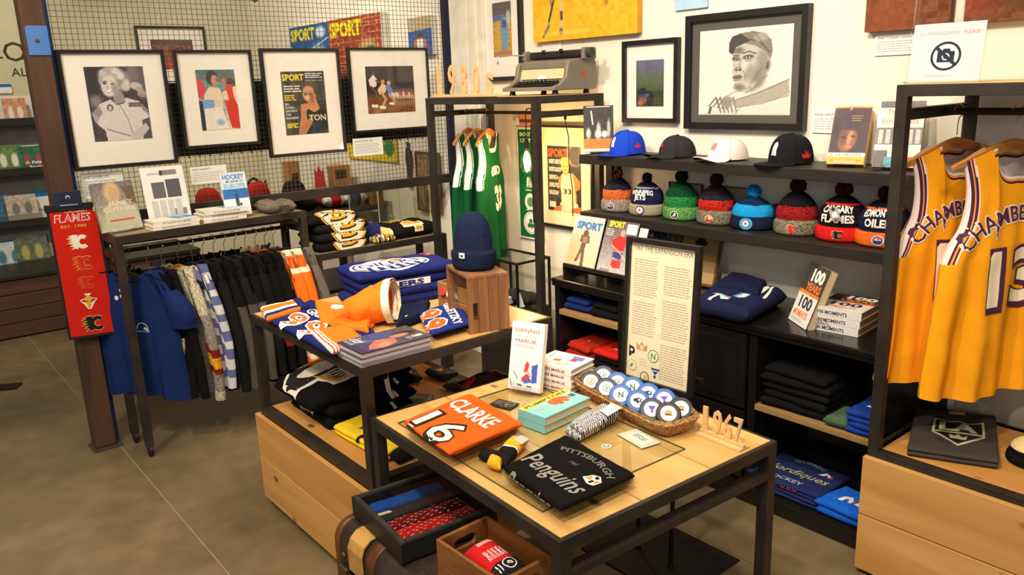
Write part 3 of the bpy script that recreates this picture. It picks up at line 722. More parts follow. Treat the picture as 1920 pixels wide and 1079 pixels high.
def ext_bird(mb, M, w, h):
    mb.col((232,92,44)); text(mb, 'SPORT', w * .31, h * .84, h * .115, w * .58, M=M, bold=.04)
    mb.col((226,220,206))
    for i in range(5): lines(mb, w * .05, h * (.72 - i * .12), w * (.44 if i < 2 else .34), h * (.79 - i * .12),3, h * .015, M, seed=i)
    mb.box((w * .05, h * .05,0),(w * .24, h * .14,.0004), M)
    mb.col((40,34,34)); text(mb, '33', w * .60, h * .28, h * .075, w * .24, M=M, bold=.03)
def art_red_photo():
    a = Art(70,66,(120,60,50)).noise(40,3,8); a.rect(0,0,1,.2,(84,40,40)); a.ell(.6,.8,.3,.3,(206,70,40),.6); a.ell(.3,.6,.2,.2,(150,80,60),.8)
    return a.noise(20,1,2)
def art_wall_action():
    a = Art(50,110,(190,150,60)).noise(22,4,8); a.rect(0,0,1,.28,(92,84,80)); a.rect(0,.22,.6,.34,(90,100,150)); a.ell(.6,.6,.22,.34,(110,150,190),.4); a.ell(.62,.40,.14,.08,(60,90,150),.4); a.ell(.3,.66,.14,.3,(206,160,60),.6); a.ell(.85,.3,.12,.14,(180,186,190),.5); a.rect(0,.9,1,1,(170,110,50))
    return a.noise(16,1,3)
XP = XM + .034
Mq, w_, h_ = quadM('x', XP, (103,95),(305,92),(138,322),(332,304))
picture('large black-framed monochrome photo of a smiling woman in a racing suit', Mq, w_, h_, .018,.024, BOARD, art_racer(),(.225,.235,.775,.86))
Mq, w_, h_ = quadM('x', XP, (320,97),(468,91),(347,281),(486,269))
picture('black-framed colour photo of two racing drivers in pale and red suits', Mq, w_, h_, .016,.024, BOARD, art_racers_colour(),(.25,.18,.75,.80))
Mq, w_, h_ = quadM('x', XP, (483,92),(632,90),(505,297),(648,284))
picture('black-framed dark magazine cover with a man resting chin on hand', Mq, w_, h_, .018,.024, BOARD, art_sport_bos(),(.23,.20,.78,.79), extra=ext_sport)
Mq, w_, h_ = quadM('x', XP, (646,92),(799,87),(663,252),(806,238))
picture('black-framed photo of basketball players on a wooden court', Mq, w_, h_, .014,.024, BOARD, art_double_team(),(.20,.22,.80,.78))
# dark backing grid behind the four pictures
gp = thing('backing_panel', 'black backing panel fixed to the mesh behind the framed pictures', 'panel', mw=wallM((XM - .05,1.30,1.44), '+x'))
MB().box((0,0,0),(1.68,.38,.012)).build('panel', mat('black_backing', (26,24,22),.7), gp)
gm = MB()
for i in range(30): gm.box((i * .0575,-.012,.013),(i * .0575 + .005,.395,.018))
for j in range(8): gm.box((0, j * .055,.018),(1.68, j * .055 + .005,.022))
gm.build('grid', BLACKM, gp, kind='stuff')
# caption cards
def caption(label, M, w, h, title, n=5, tw=.5, seed=0, thick=.003, name='caption_card'):
    t = thing(name, label, 'card', mw=M)
    MB().box((0,0,0),(w, h, thick)).build('card', PAPER, t)
    mb = MB().col((70,68,70)); text(mb, title, w * .06, h * .78, h * .10, w * tw, z=thick + .0006, M=None, align='l')
    mb.col((170,166,160)); lines(mb, w * .06, h * .12, w * .92, h * .68, n, h * .03, z=thick + .0006, seed=seed)
    mb.build('lettering', MATTE, t)
Mq, w_, h_ = quadM('x', XM + .02,(150,326),(229,322),(158,374)); caption('white caption card headed JANET GUTHRIE: 1976 on the mesh', Mq, w_, .125, 'JANET GUTHRIE: 1976', 7,.6)
Mq, w_, h_ = quadM('x', XM + .02,(355,315),(423,307),(360,347)); caption('white caption card headed MARIO ANDRETTI on the mesh', Mq, w_, h_, 'MARIO ANDRETTI', 5,.5,1)
Mq, w_, h_ = quadM('x', XM + .02,(660,261),(716,256),(664,294)); caption('white caption card headed DOUBLE TEAM, 1961 on the mesh', Mq, w_, h_, 'DOUBLE TEAM, 1961', 6,.6,2)
Mq, w_, h_ = quadM('y', YW - .004,(1524,209),(1585,206),(1523,249)); caption('white caption card headed HANK AARON: 755 on the wall', Mq, w_ + .05, h_, 'HANK AARON: 755', 5,.62,3)
Mq, w_, h_ = quadM('y', YW - .004,(1641,66),(1722,60),(1641,105)); caption('white caption card under the brown canvas on the wall', Mq, w_, h_, 'MARK STODDART CANVAS', 5,.8,4)
Mq, w_, h_ = quadM('y', YW - .004,(1018,87),(1053,84),(1018,98)); caption('small white caption card under the yellow canvas', Mq, w_, .05, 'MARK STODDART', 2,.8,5)
# pictures on the shelf wall
Mq, w_, h_ = quadM('y', YW - .002,(1171,77),(1278,71),(1175,230),(1275,230))
picture('small black-framed photo of a batter in a dark helmet against green', Mq, w_, h_, .022,.03, BOARD, art_blurred_batter(),(.24,.20,.74,.76))
Mq, w_, h_ = quadM('y', YW - .002,(1292,30),(1527,7),(1292,240),(1512,246))
picture('large black-framed pencil drawing of a ballplayer in a cap', Mq, w_, h_, .030,.036, mat('charcoal_mount', (86,82,74),.8,0,.02), art_aaron(),(.125,.135,.875,.85), inner=.004)
Mq, w_, h_ = quadM('y', YW - .002,(1004,232),(1117,238),(1004,416),(1117,436))
picture('black-edged framed magazine cover of a basketball player behind the corner rack', Mq, w_, h_, .012,.03, mat('yellowed_mount', (238,222,184),.7,0,.015), art_bird_cover(),(.25,.16,.80,.80), extra=ext_bird)
Mq, w_, h_ = quadM('y', YW - .002,(903,-60),(981,-62),(912,154),(984,149))
picture('tall black-framed action photo on the wall left of the yellow canvas', Mq, w_, h_, .024,.03, BOARD, art_wall_action(),(.28,.22,.74,.70))
def canvas(label, Mq, w, h, art, side, ext=None, d=.035, cat='painting'):
    t = thing('canvas_print', label, cat, mw=Mq)
    MB().box((0,0,0),(w, h, d)).build('stretcher', side, t, bevel=.003)
    mb = MB(); art.put(mb, w, h, MT((0,0, d + .001)))
    if ext: ext(mb, MT((0,0, d + .0016)), w, h)
    mb.build('painting', MATTE, t)
a = Art(130,60,(232,176,40)).noise(8,5,1).noise(6,2,2)
a.line([(.20,0),(.16,.3),(.20,.55),(.16,.8),(.11,.93)], .020,(196,172,120)); a.line([(.20,.1),(.18,.34),(.20,.5)], .012,(120,96,70)); a.line([(.17,.78),(.11,.93)], .022,(120,112,96)); a.line([(.22,.45),(.19,.62),(.17,.72)], .018,(60,56,60))
a.line([(.30,0),(.29,.4),(.31,.7),(.29,.88)], .024,(206,184,132)); a.line([(.31,.2),(.30,.44)], .012,(110,86,60)); a.ell(.295,.88,.02,.05,(110,96,84),.5); a.line([(.30,.62),(.30,.7)], .024,(70,66,66))
a.line([(.55,0),(.66,.28),(.73,.5)], .022,(206,150,60)); a.line([(.55,0),(.66,.28)], .008,(120,84,40)); a.ell(.73,.54,.02,.06,(190,120,50),.5); a.ell(.35,.9,.25,.03,(250,210,100),.8,0,.5)
Mq, w_, h_ = quadM('y', YW - .002,(1008,-60),(1205,-80),(1008,83),(1205,59)); canvas('wide yellow canvas painting of running legs, above the typewriter', Mq, w_, h_, a, mat('ochre_canvas_edge', (206,146,30),.7))
BRC = (116,68,40)
a = Art(70,50, BRC).noise(14,4,3).noise(8,2,4); a.ell(.3,.9,.3,.5,(140,76,44),1,0,.7); a.line([(.62,0),(.60,1)], .02,(170,150,130),.6); a.line([(.66,0),(.64,1)], .012,(150,130,110),.6); a.ell(.8,.2,.14,.3,(150,50,30),.9,0,.6)
Mq, w_, h_ = quadM('y', YW - .002,(1636,-90),(1795,-95),(1634,60),(1795,50)); canvas('rusty brown canvas painting above the wall caption', Mq, w_, h_, a, mat('brown_canvas_edge', (96,56,34),.7))
a = Art(70,50, BRC).noise(14,4,5).noise(8,2,6); a.ell(.1,.3,.2,.5,(150,50,30),.9,0,.6); a.ell(.6,.6,.3,.3,(84,50,32),1,0,.7)
Mq, w_, h_ = quadM('y', YW - .002,(1822,-90),(2060,-100),(1820,44),(2060,28)); canvas('rusty brown canvas painting above the photography sign', Mq, w_, h_, a, mat('brown_canvas_edge', (96,56,34),.7))
a = Art(10,20,(170,206,226)).noise(4,2,1)
Mq, w_, h_ = quadM('y', YW - .002,(1268,-60),(1330,-64),(1268,19),(1330,15)); canvas('pale blue canvas just above the large drawing', Mq, w_, h_, a, mat('pale_blue_canvas', (170,206,226),.7), d=.01)
# canvases far behind the mesh
def brick(a, top):
    m = ((a.y * 26) % 1 < .18) | (((a.x * 14 + (np.floor(a.y * 26) % 2)*.5) % 1) < .10)
    return a.mix(m * .8, top)
def sport_ext(mb, M, w, h):
    mb.col((244,226,30)); text(mb, 'SPORT', w * .34, h * .80, h * .155, w * .62, M=M, bold=.05)
a = Art(56,80,(34,92,160)).noise(14,4,2); a.line([(.0,.3),(.5,.36),(1,.2)], .03,(200,220,236)); a.ell(.8,.12,.12,.08,(220,230,240),.5); a.ell(.72,.5,.2,.2,(200,210,226),.7)
Mq, w_, h_ = quadM('y', YW - .002,(556,53),(622,40),(556,178)); canvas('blue canvas magazine cover reading SPORT, seen through the mesh', Mq, w_, h_, a, mat('white_canvas_edge', (230,226,216),.7), sport_ext)
a = Art(64,90,(156,62,36)); brick(a, (206,150,110)); a.noise(18,2,3); a.ell(.74,.42,.18,.16,(196,170,110),.5); a.ell(.8,.4,.1,.06,(60,90,60),.5); a.ell(.75,.62,.24,.2,(226,222,214),.4)
Mq, w_, h_ = quadM('y', YW - .002,(634,38),(726,22),(634,198)); canvas('red brick canvas magazine cover reading SPORT, seen through the mesh', Mq, w_, h_, a, mat('white_canvas_edge', (230,226,216),.7), sport_ext, d=.06)
a = Art(30,50,(60,96,168)); a.rect(0,0,1,.30,(190,176,140)); brick(a, (120,100,80)) if False else a.noise(14,2,2); a.poly([(0,.26),(1,.22),(1,.32),(0,.36)], (190,176,140)); a.ell(.5,.48,.12,.08,(90,60,50),.3); a.poly([(.25,.6),(.5,.52),(.76,.6),(.84,.95),(.18,.95)], (180,120,90)); a.poly([(.38,.58),(.62,.58),(.66,.9),(.34,.9)], (236,232,226))
Mq, w_, h_ = quadM('y', YW - .002,(774,36),(816,27),(774,106)); canvas('blue canvas of a basketball player behind the right end of the mesh', Mq, w_, h_, a, mat('white_canvas_edge', (230,226,216),.7))
a = Art(50,20,(228,200,40)).noise(8,2,1); a.poly([(0,0),(1,0),(1,.15),(0,.3)], (240,214,60)); a.ell(.86,.45,.10,.34,(70,130,80),.15)
Mq, w_, h_ = quadM('y', YW - .002,(655,262),(745,258),(655,296)); canvas('yellow felt-coloured print with a green badge low behind the mesh', Mq, w_, h_ * 1.15, a, mat('yellow_board_edge', (216,186,40),.7), d=.012, cat='print')
Mq, w_, h_ = quadM('x', XW + .002,(255,48),(381,51),(262,175))
picture('thin black-framed reddish photo on the far wall behind the mesh', Mq, w_, h_, .02,.03, BOARD, art_red_photo(),(.20,.35,.80,.80))

# ---- celtics banner and other hanging things in the corner
def banner(label, M, w, h, ground, edge, draw, name='banner'):
    t = thing(name, label, 'banner', mw=M)
    MB().box((-.012,0,0),(w + .012, h, .003)).build('border', edge, t)
    mb = MB().col(ground); mb.box((0,.012,.003),(w, h - .012,.004))
    mb.build('felt', CLOTH, t)
    mb = MB(); draw(mb, w, h); mb.build('emblems', MATTE, t)
    return t
def shamrock(mb, cx, cy, r, z, c=(20,110,60)):
    mb.col(c)
    for a in (90,210,330): mb.poly(circ(cx + .45 * r * math.cos(rad(a)), cy + .45 * r * math.sin(rad(a)),.38 * r, 10), z=z)
    mb.poly([(cx - .07 * r, cy),(cx + .07 * r, cy),(cx + .2 * r, cy - r * .9),(cx + .05 * r, cy - .9 * r)], z=z)
def draw_celt(mb, w, h):
    mb.col((236,232,220)); text(mb, 'BOSTON', w / 2, h * .925, h * .03, w * .8, z=.005, bold=.02); text(mb, 'CELTICS', w / 2, h * .87, h * .03, w * .8, z=.005, bold=.02)
    for i, y in enumerate((.70,.52,.34)):
        mb.col((226,222,210)); r = w * (.26 if i else .2)
        if i == 2: mb.poly(circ(w / 2, h * y, r, 16), z=.005); mb.col((90,140,90)); mb.poly(circ(w / 2, h * y, r * .6,8), z=.0055)
        else:
            for k in range(5): mb.poly([(w * (.34 + .06 * k), h * (y - .05)),(w * (.38 + .06 * k), h * (y - .05 + .02*(k % 2))),(w * (.42 + .03 * k), h * (y + .05)),(w * (.36 + .05 * k), h * (y + .03))], z=.005 + .0002 * k)
        mb.col((226,222,210)); lines(mb, w * .3, h * (y - .085), w * .7, h * (y - .07),1, h * .008, z=.005, seed=i)
    mb.col((236,232,220)); mb.poly(circ(w / 2, h * .15, w * .34,22), z=.005); mb.col((20,110,60)); mb.poly(circ(w / 2, h * .15, w * .30,22), z=.0054); mb.col((236,232,220)); mb.poly(circ(w / 2, h * .15, w * .285,22), z=.0058)
    shamrock(mb, w / 2, h * .14, w * .20,.0062)
Mq, w_, h_ = quadM('y', YW - .012,(971,238),(1010,240),(978,445))
w_ = .20
banner('long green BOSTON CELTICS heritage banner on the wall behind the corner rack', Mq, w_, h_, (16,104,52), mat('white_banner_edge', (226,222,210),.8), draw_celt)
hk = thing('banner_header', 'orange and purple card header above the green banner', 'card', mw=wallM((Mq.translation.x + .02, YW - .012, Mq.translation.z + h_ + .006), '-y'))
MB().box((0,0,0),(.16,.075,.004)).build('card', mat('peach_card', (206,140,84),.6), hk); MB().box((0,.022,.004),(.16,.040,.005)).build('band', mat('purple_band', (92,48,76),.6), hk)
MB().tube([(.0,.05,.004),(-.03,.058,.006),(-.045,.045,.006),(-.04,.03,.006)], .0025,6).build('hook', mat('olive_wire', (110,90,50),.5), hk)
# ---- flames banner on the timber post
def flame_c(mb, cx, cy, s, fill, line_, z, inner=None, outline_only=False, ground=None):
    """a letter C trailing flames to its left; s = overall height"""
    def shape(k, col, zz):
        mb.col(col)
        n = 20; C = []
        for i in range(n + 1):
            a = rad(48 + i * 264 / n); C.append((cx + .28 * s + (.40 * s + k) * math.cos(a)*.95, cy + (.44 * s + k) * math.sin(a)))
        for i in range(n + 1):
            a = rad(312 - i * 264 / n); C.append((cx + .28 * s + (.20 * s - k) * math.cos(a), cy + (.21 * s - k) * math.sin(a)))
        mb.poly(C, z=zz)
        for j, (y0, y1, tx, ty) in enumerate(((.30,.44,-.62,.40),(.14,.34,-.74,.26),(-.02,.18,-.66,.08),(-.16,.02,-.74,-.06),(-.32,-.12,-.56,-.26),(-.44,-.28,-.52,-.48))):
            x0 = cx - .02 * s
            mb.poly([(x0, cy + y0 * s - k),(x0 + .06 * s, cy + y1 * s + k),(cx - .22 * s, cy + y1 * s * 1.05 + k),(cx + tx * s * .78 - k * 2, cy + ty * s),(cx - .25 * s, cy + y0 * s + .04 * s - k)], z=zz + .00005 * j)
    if outline_only:
        shape(.012 * s * 2, line_, z); shape(-.012 * s, ground, z + .0006)
    else:
        shape(.018 * s * 2, line_, z); shape(0, fill, z + .0006)
def draw_flames(mb, w, h):
    R_ = (204,36,24); z = .005
    mb.col((226,190,150)); text(mb, 'CALGARY', w * .58, h * .956, h * .018, w * .52, z=z, bold=.03)
    mb.col((240,236,226)); text(mb, 'FLAMES', w * .46, h * .890, h * .056, w * .78, z=z, bold=.02, slant=.15); mb.col(R_); text(mb, 'FLAMES', w * .46, h * .8935, h * .048, w * .74, z=z + .0004, bold=-.01, slant=.15)
    mb.col((216,170,60)); text(mb, 'EST. 1980', w * .47, h * .845, h * .020, w * .56, z=z, bold=.02)
    flame_c(mb, w * .50, h * .735, h * .115,(236,232,224),(240,170,60), z)
    flame_c(mb, w * .53, h * .575, h * .115, R_, (220,170,60), z, outline_only=True, ground=R_)
    flame_c(mb, w * .54, h * .425, h * .100, R_, (190,120,50), z, outline_only=True, ground=R_)
    cx, cy, s = w * .52, h * .28, h * .12
    mb.col((240,236,226)); mb.poly([(cx - s * .5, cy + s * .12),(cx - .16 * s, cy + .22 * s),(cx - .2 * s, cy + .5 * s),(cx + .2 * s, cy + .5 * s),(cx + .16 * s, cy + .22 * s),(cx + s * .5, cy + s * .12),(cx + .26 * s, cy - .18 * s),(cx + .1 * s, cy - .5 * s),(cx - .1 * s, cy - .5 * s),(cx - .26 * s, cy - .18 * s)], z=z)
    mb.col((170,30,24)); mb.poly([(cx - s * .45, cy + s * .09),(cx - .2 * s, cy + .16 * s),(cx - .15 * s, cy - .1 * s)], z=z + .0005); mb.poly([(cx + s * .45, cy + s * .09),(cx + .2 * s, cy + .16 * s),(cx + .15 * s, cy - .1 * s)], z=z + .0005)
    mb.col((232,160,40)); mb.poly([(cx - .17 * s, cy + .3 * s),(cx, cy + .42 * s),(cx + .17 * s, cy + .3 * s),(cx + .17 * s, cy),(cx + .08 * s, cy - .44 * s),(cx - .08 * s, cy - .44 * s),(cx - .17 * s, cy)], z=z + .0006)
    mb.col((40,30,26)); mb.poly([(cx - .15 * s, cy + .06 * s),(cx - .03 * s, cy),(cx - .13 * s, cy - .04 * s)], z=z + .0011); mb.poly([(cx + .15 * s, cy + .06 * s),(cx + .03 * s, cy),(cx + .13 * s, cy - .04 * s)], z=z + .0011)
    mb.poly([(cx - .17 * s, cy + .3 * s),(cx - .2 * s, cy + .48 * s),(cx - .08 * s, cy + .36 * s)], z=z + .0011); mb.poly([(cx + .17 * s, cy + .3 * s),(cx + .2 * s, cy + .48 * s),(cx + .08 * s, cy + .36 * s)], z=z + .0011)
    flame_c(mb, w * .53, h * .105, h * .125,(24,20,20),(232,190,90), z)
TL, TR, BL, BR = atz(97,392,0),0,0,0
# hangs on the post's faces towards the shop: a plane facing the camera side
bx = -4.30
pTL, pTR, pBL = atx(97,390, bx), atx(166,385, bx), atx(119,640, bx)
Mq = wallM((bx, pBL.y - .004, pBL.z), '+x'); wB = atx(184,637, bx).y - pBL.y; hB = pTL.z - pBL.z
u_ = (1,0,0)
Mq = basis((bx + .006,.69, pBL.z),(.22,.97,0),(0,0,1))
FB = banner('red CALGARY FLAMES heritage banner hanging from the timber post', Mq, .195, hB, (204,36,24), mat('black_felt_edge', (22,20,20),.9), draw_flames)
MB().box((-.018, hB - .02,-.002),(.213, hB + .014,.009)).build('header_bar', BLACKM, FB, bevel=.002)
hc = MB(); hc.box((.03, hB + .0,.010),(.145, hB + .075,.013)); hc.build('hang_card', mat('navy_card', (26,36,58),.3), FB, bevel=.003)
hm = MB().col((190,190,200)); hm.poly(circ(.0875, hB + .045,.010,12), z=.0138); hm.col((26,36,58)); hm.poly(circ(.0875, hB + .042,.007,12), z=.0142); hm.col((200,200,206)); hm.poly([(.05, hB + .008),(.125, hB + .008),(.125, hB + .011),(.05, hB + .011)], z=.0138)
hm.build('card_print', MATTE, FB)
MB().lathe([(.016,0),(.020,.006),(.012,.012),(.001,.013)], 14, basis((.204, hB - .02,.004),(1,0,0),(0,1,0))).build('rosette', mat('cream_button', (216,206,180),.5), FB)

# ================================================================ far book wall
LB = thing('bench', 'low dark bench with brown plank front along the far left wall', 'bench', (-6.95,-1.2,0))
MB().box((-.64,0,.455),(.02,3.4,.485)).build('top', BLACKW, LB, bevel=.003)
BRP = wood('dark_brown_board', (70,44,28),(98,64,40),1,2.2,.6, knots=False)
for i in range(4): MB().box((-.03,0,.012 + i * .11),(0,3.4,.012 + i * .11 + .105)).build('plank', BRP, LB, bevel=.004)
MB().box((-.62,.02,.0),(-.04,3.38,.45)).build('carcass', BLACKM, LB)
for i, z in enumerate((.80,1.21,1.60)):
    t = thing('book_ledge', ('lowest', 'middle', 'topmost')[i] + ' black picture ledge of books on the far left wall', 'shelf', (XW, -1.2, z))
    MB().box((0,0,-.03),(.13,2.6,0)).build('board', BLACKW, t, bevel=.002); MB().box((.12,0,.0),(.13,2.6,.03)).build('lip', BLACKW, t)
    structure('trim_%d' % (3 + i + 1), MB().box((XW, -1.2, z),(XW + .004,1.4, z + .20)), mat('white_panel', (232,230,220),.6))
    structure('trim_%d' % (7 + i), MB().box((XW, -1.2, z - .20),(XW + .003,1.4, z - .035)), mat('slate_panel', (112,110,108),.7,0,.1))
lw = structure('wall_sign', MB().box((XW, .2,1.9),(XW + .001,.21,1.901)), GREYP)
mb = MB().col((66,62,54))
Mw = wallM((XW + .002,0,0), '+x')
def wtext(txt, px, py, h, bold=0): 
    p = atx(px, py, XW); text(mb, txt, p.y, p.z, h, M=Mw, z=0.001, bold=bold)
wtext('O', 30,115,.15); wtext('AL', 37,143,.065); wtext('-', 2,116,.1)
lm = mb.build('lettering', MATTE); lm['kind'] = 'structure'; lm.parent = wl
bpy.data.objects.remove(lw)
BKC = [((110,150,70), 'green book with two white-clad players', 0),((30,110,80), 'green book titled A False Spring', 0),((200,140,100), 'tan book in a clear sleeve', 0)]
def flat_book(label, M, w, h, d, cover, draw=None, pages=(226,216,190), name='book', spine='l', art=None, ext=None, back=None):
    """book lying in its own x-y plane, cover up (+z)"""
    t = thing(name, label, 'book', mw=M)
    mb = MB().col(cover); e = .0025
    mb.box((0,0, d - e),(w, h, d)); mb.col(back or cover).box((0,0,0),(w, h, e)); mb.col(back or cover)
    if spine == 'l': mb.box((0,0, e),(e, h, d - e))
    elif spine == 'b': mb.box((0,0, e),(w, e, d - e))
    elif spine == 'r': mb.box((w - e, 0, e),(w, h, d - e))
    mb.build('cover', PRINT, t)
    pg = MB().box((.003 if spine == 'l' else .004,.003 if spine != 'b' else .0025, e),(w - (.003 if spine == 'r' else .004), h - .004, d - e)); pg.build('pages', mat('book_pages_%d_%d' % (pages[0], pages[2]), pages, .8,0,.05,90, stretch=(.02,.02,12)), t)
    if art or draw:
        m2 = MB()
        if art: art.put(m2, w - .001, h - .001, MT((.0005,.0005, d + .0004)))
        if ext: ext(m2, MT((0,0, d + .0009)), w, h)
        if draw: draw(m2, w, h, d + .0006)
        m2.build('cover_print', PRINT, t)
    return t
def ledge_book(label, px, py, plane, w, h, cover, art=None, ext=None):
    p = atx(px, py, XW + .10)
    t = flat_book(label, basis((XW + .10, p.y - w / 2, p.z),(0,1,0),(-.22,0,1)), w, h, .018, cover, art=art, ext=ext)
def bl(c0, c1, seed, title=None, tc=(240,240,230)):
    a = Art(26,34, c0).noise(20,3, seed); a.ell(.3,.55,.12,.25, c1,.4); a.ell(.7,.55,.12,.25, c1,.4); a.rect(0,.8,1,1, tuple(v * .7 for v in c0))
    return a
ledge_book('green cricket book with two players on the second ledge', 22,325,0,.20,.22,(90,130,60), bl((96,130,60),(226,226,214),1))
def ef(mb, M, w, h): mb.col((240,240,230)); text(mb, 'A False', w * .55, h * .30, h * .10, w * .7, M=M, bold=.03); text(mb, 'Spring', w * .62, h * .12, h * .10, w * .6, M=M, bold=.03)
ledge_book('green book titled A False Spring, beside the timber post', 66,321,0,.20,.20,(26,104,74), bl((26,104,74),(150,70,60),2), ef)
ledge_book('tan and white book alone on the topmost far ledge', 34,235,0,.16,.21,(200,150,120), bl((196,140,106),(226,216,206),3))
ledge_book('blue-green book at the frame edge on the third ledge', 8,418,0,.17,.22,(50,110,130), bl((50,104,130),(30,60,80),4))
ledge_book('grey photo book under a blue card on the third ledge', 46,412,0,.22,.20,(190,180,166), bl((190,178,160),(120,110,100),5))
ledge_book('pale grey book on the far bench', 22,505,0,.24,.22,(206,210,210), bl((200,206,206),(60,120,140),6))
ledge_book('dark green and yellow book on the far bench', 66,498,0,.24,.25,(96,110,80), bl((90,104,80),(180,170,90),7))
for i, (px, py, sz) in enumerate(((32,402,.22),(80,392,.22),(10,175,.1),(25,485,.22))):
    p = atx(px, py, XW + .02); a = Art(16,12,(236,236,230)); a.rect(0,0,1,.35,(30,120,170)); a.noise(6,2, i)
    t = thing('notice_card', ('blue-topped notice card above the grey photo book', 'blue-topped notice card beside the timber post', 'small blue card high on the far left wall', 'blue-topped notice card above the bench books')[i], 'card', mw=wallM((XW + .012, p.y - sz / 2, p.z), '+x'))
    MB().box((0,0,0),(sz, sz * .7,.003)).build('card', PAPER, t); mb = MB(); a.put(mb, sz, sz * .7, MT((0,0,.0036))); mb.build('print', MATTE, t)
# ================================================================ soft goods and other builders
def NZ(x, y, z=0, f=1.0): return mnoise.noise(Vector((x * f, y * f, z * f + 3.7)))
def edgef(s, k):
    m = max(0.0,(abs(2 * s - 1) - k)/(1 - k)); return math.sqrt(max(0.0,1 - m * m))
def cosp(t): return .5 - .5 * math.cos(PI * t)
def slab_mesh(q, z0, T, nu=30, nv=24, seed=0, amp=.004, colf=None, sag=0, freq=14, droop=0):
    """soft folded cloth between four ground points q = (near-left, near-right, far-right, far-left in its own reading direction)"""
    q = [Vector((p[0], p[1])) for p in q]
    Lu = (q[1] - q[0]).length; Lv = (q[3] - q[0]).length
    ku = 1 - min(.9, T / Lu); kv = 1 - min(.9, T / Lv)
    def P(u, v):
        p = q[0] * (1 - u)*(1 - v) + q[1] * u * (1 - v) + q[2] * u * v + q[3] * (1 - u) * v
        w = NZ(p.x, p.y, seed, 9) * amp * 1.2
        return Vector((p.x + w * (.5 - u) * -2*.6, p.y + NZ(p.y, p.x, seed + 5,9) * amp * 1.2*(v - .5)*2))
    def top(u, v, dz=0):
        uc, vc = min(max(u, 0),1), min(max(v, 0),1); p = P(uc, vc); e = edgef(uc, ku) * edgef(vc, kv)
        z = z0 + T / 2 + T / 2 * e + amp * e * (NZ(p.x, p.y, seed * 3.1, freq) + .5 * NZ(p.x, p.y, seed, freq * 2.3)) - sag * (2 * uc - 1) ** 2 - droop * (1 - vc) ** 1.6
        n = Vector((0,0,1))
        out = max(0 - v, v - 1,0 - u, u - 1,0)
        r = Vector((p.x, p.y, z + dz))
        if out > 0:
            d = (P(uc, vc) - P(.5,.5)).normalized(); r.z = max(z0 - droop + .001, z0 - droop + T * .8 - out * Lv * .8); r.x += d.x * dz * 2; r.y += d.y * dz * 2
        return r
    def bot(u, v):
        p = P(u, v); e = edgef(u, ku) * edgef(v, kv)
        return Vector((p.x, p.y, z0 + T / 2 - T / 2 * e * .98 - sag * (2 * u - 1) ** 2 - droop * (1 - v) ** 1.6))
    mb = MB()
    c = (lambda u, v: lin(colf(cosp(u), cosp(v)))) if colf else None
    return mb, top, bot, c, nu, nv, Lu, Lv
def folded(name, label, cat, q, z0, T, col, decal=None, group=None, seed=0, amp=.004, colf=None, material=None, nu=30, nv=24, parent=None, sag=0, freq=14, droop=0):
    mb, top, bot, c, nu, nv, Lu, Lv = slab_mesh(q, z0, T, nu, nv, seed, amp, colf, sag, freq, droop)
    mb.col(col)
    mb.grid(lambda u, v: top(cosp(u), cosp(v)), nu, nv, colf=c)
    mb.grid(lambda u, v: bot(cosp(1 - u), cosp(v)), nu, nv, colf=(lambda u, v: c(1 - u, v)) if c else None)
    ctr = Vector((sum(p[0] for p in q)/4, sum(p[1] for p in q)/4, z0))
    o = mb.build(name, material or CLOTH, parent, smooth=True)
    for v in o.data.vertices: v.co -= ctr
    o.location = ctr
    if not parent: tag(o, label, cat, group)
    elif label: o['label'] = label
    if decal:
        d = MB(); decal(d, Lu, Lv, lambda x, y, z=0: top(x / Lu, y / Lv, .0016 + z))
        pr = d.build('print', MATTE)
        for v in pr.data.vertices: v.co -= ctr
        pr.parent = o
    return o
def pz(z, *px): return [atz(p[0], p[1], z) for p in px]
def fine(mb, mx=.012):
    """cut long faces so that a print can follow a curved surface"""
    me = bpy.data.meshes.new('t'); me.from_pydata(mb.v, [], mb.f)
    bm = bmesh.new(); bm.from_mesh(me)
    lay = bm.faces.layers.int.new('i')
    for i, f in enumerate(bm.faces): f[lay] = i
    bmesh.ops.triangulate(bm, faces=bm.faces)
    for _ in range(6):
        e = [e for e in bm.edges if e.calc_length() > mx]
        if not e: break
        bmesh.ops.subdivide_edges(bm, edges=e, cuts=1, use_grid_fill=False)
        bmesh.ops.triangulate(bm, faces=[f for f in bm.faces if len(f.verts) > 3])
    r = MB(); r.v = [tuple(v.co) for v in bm.verts]; bm.verts.index_update()
    for f in bm.faces: r.f.append(tuple(v.index for v in f.verts)); r.c.append(mb.c[f[lay]])
    bm.free(); bpy.data.meshes.remove(me)
    return r
def flatdecal(draw, warp, mx=.012):
    """draw(mb) in flat coordinates, then bend on to a surface"""
    m = MB(); draw(m); m = fine(m, mx)
    m.v = [tuple(warp(*p)) for p in m.v]
    return m
def solid_text(mb, txt, h, depth, M, w=None, bold=0):
    v, f, tw = glyphs(txt, bold); s = h / .7; sx = (w / tw) if w else s
    ed = {}
    for fc in f:
        for i in range(len(fc)):
            a, b = fc[i], fc[(i + 1) % len(fc)]; ed[(a, b)] = 1
    n = len(v); vs = [(p[0] * sx, p[1] * s, 0) for p in v] + [(p[0] * sx, p[1] * s, depth) for p in v]
    fs = [tuple(reversed(x)) for x in f] + [tuple(i + n for i in x) for x in f]
    for (a, b) in ed:
        if (b, a) not in ed: fs.append((a, b, b + n, a + n))
    mb.add(vs, fs, M)
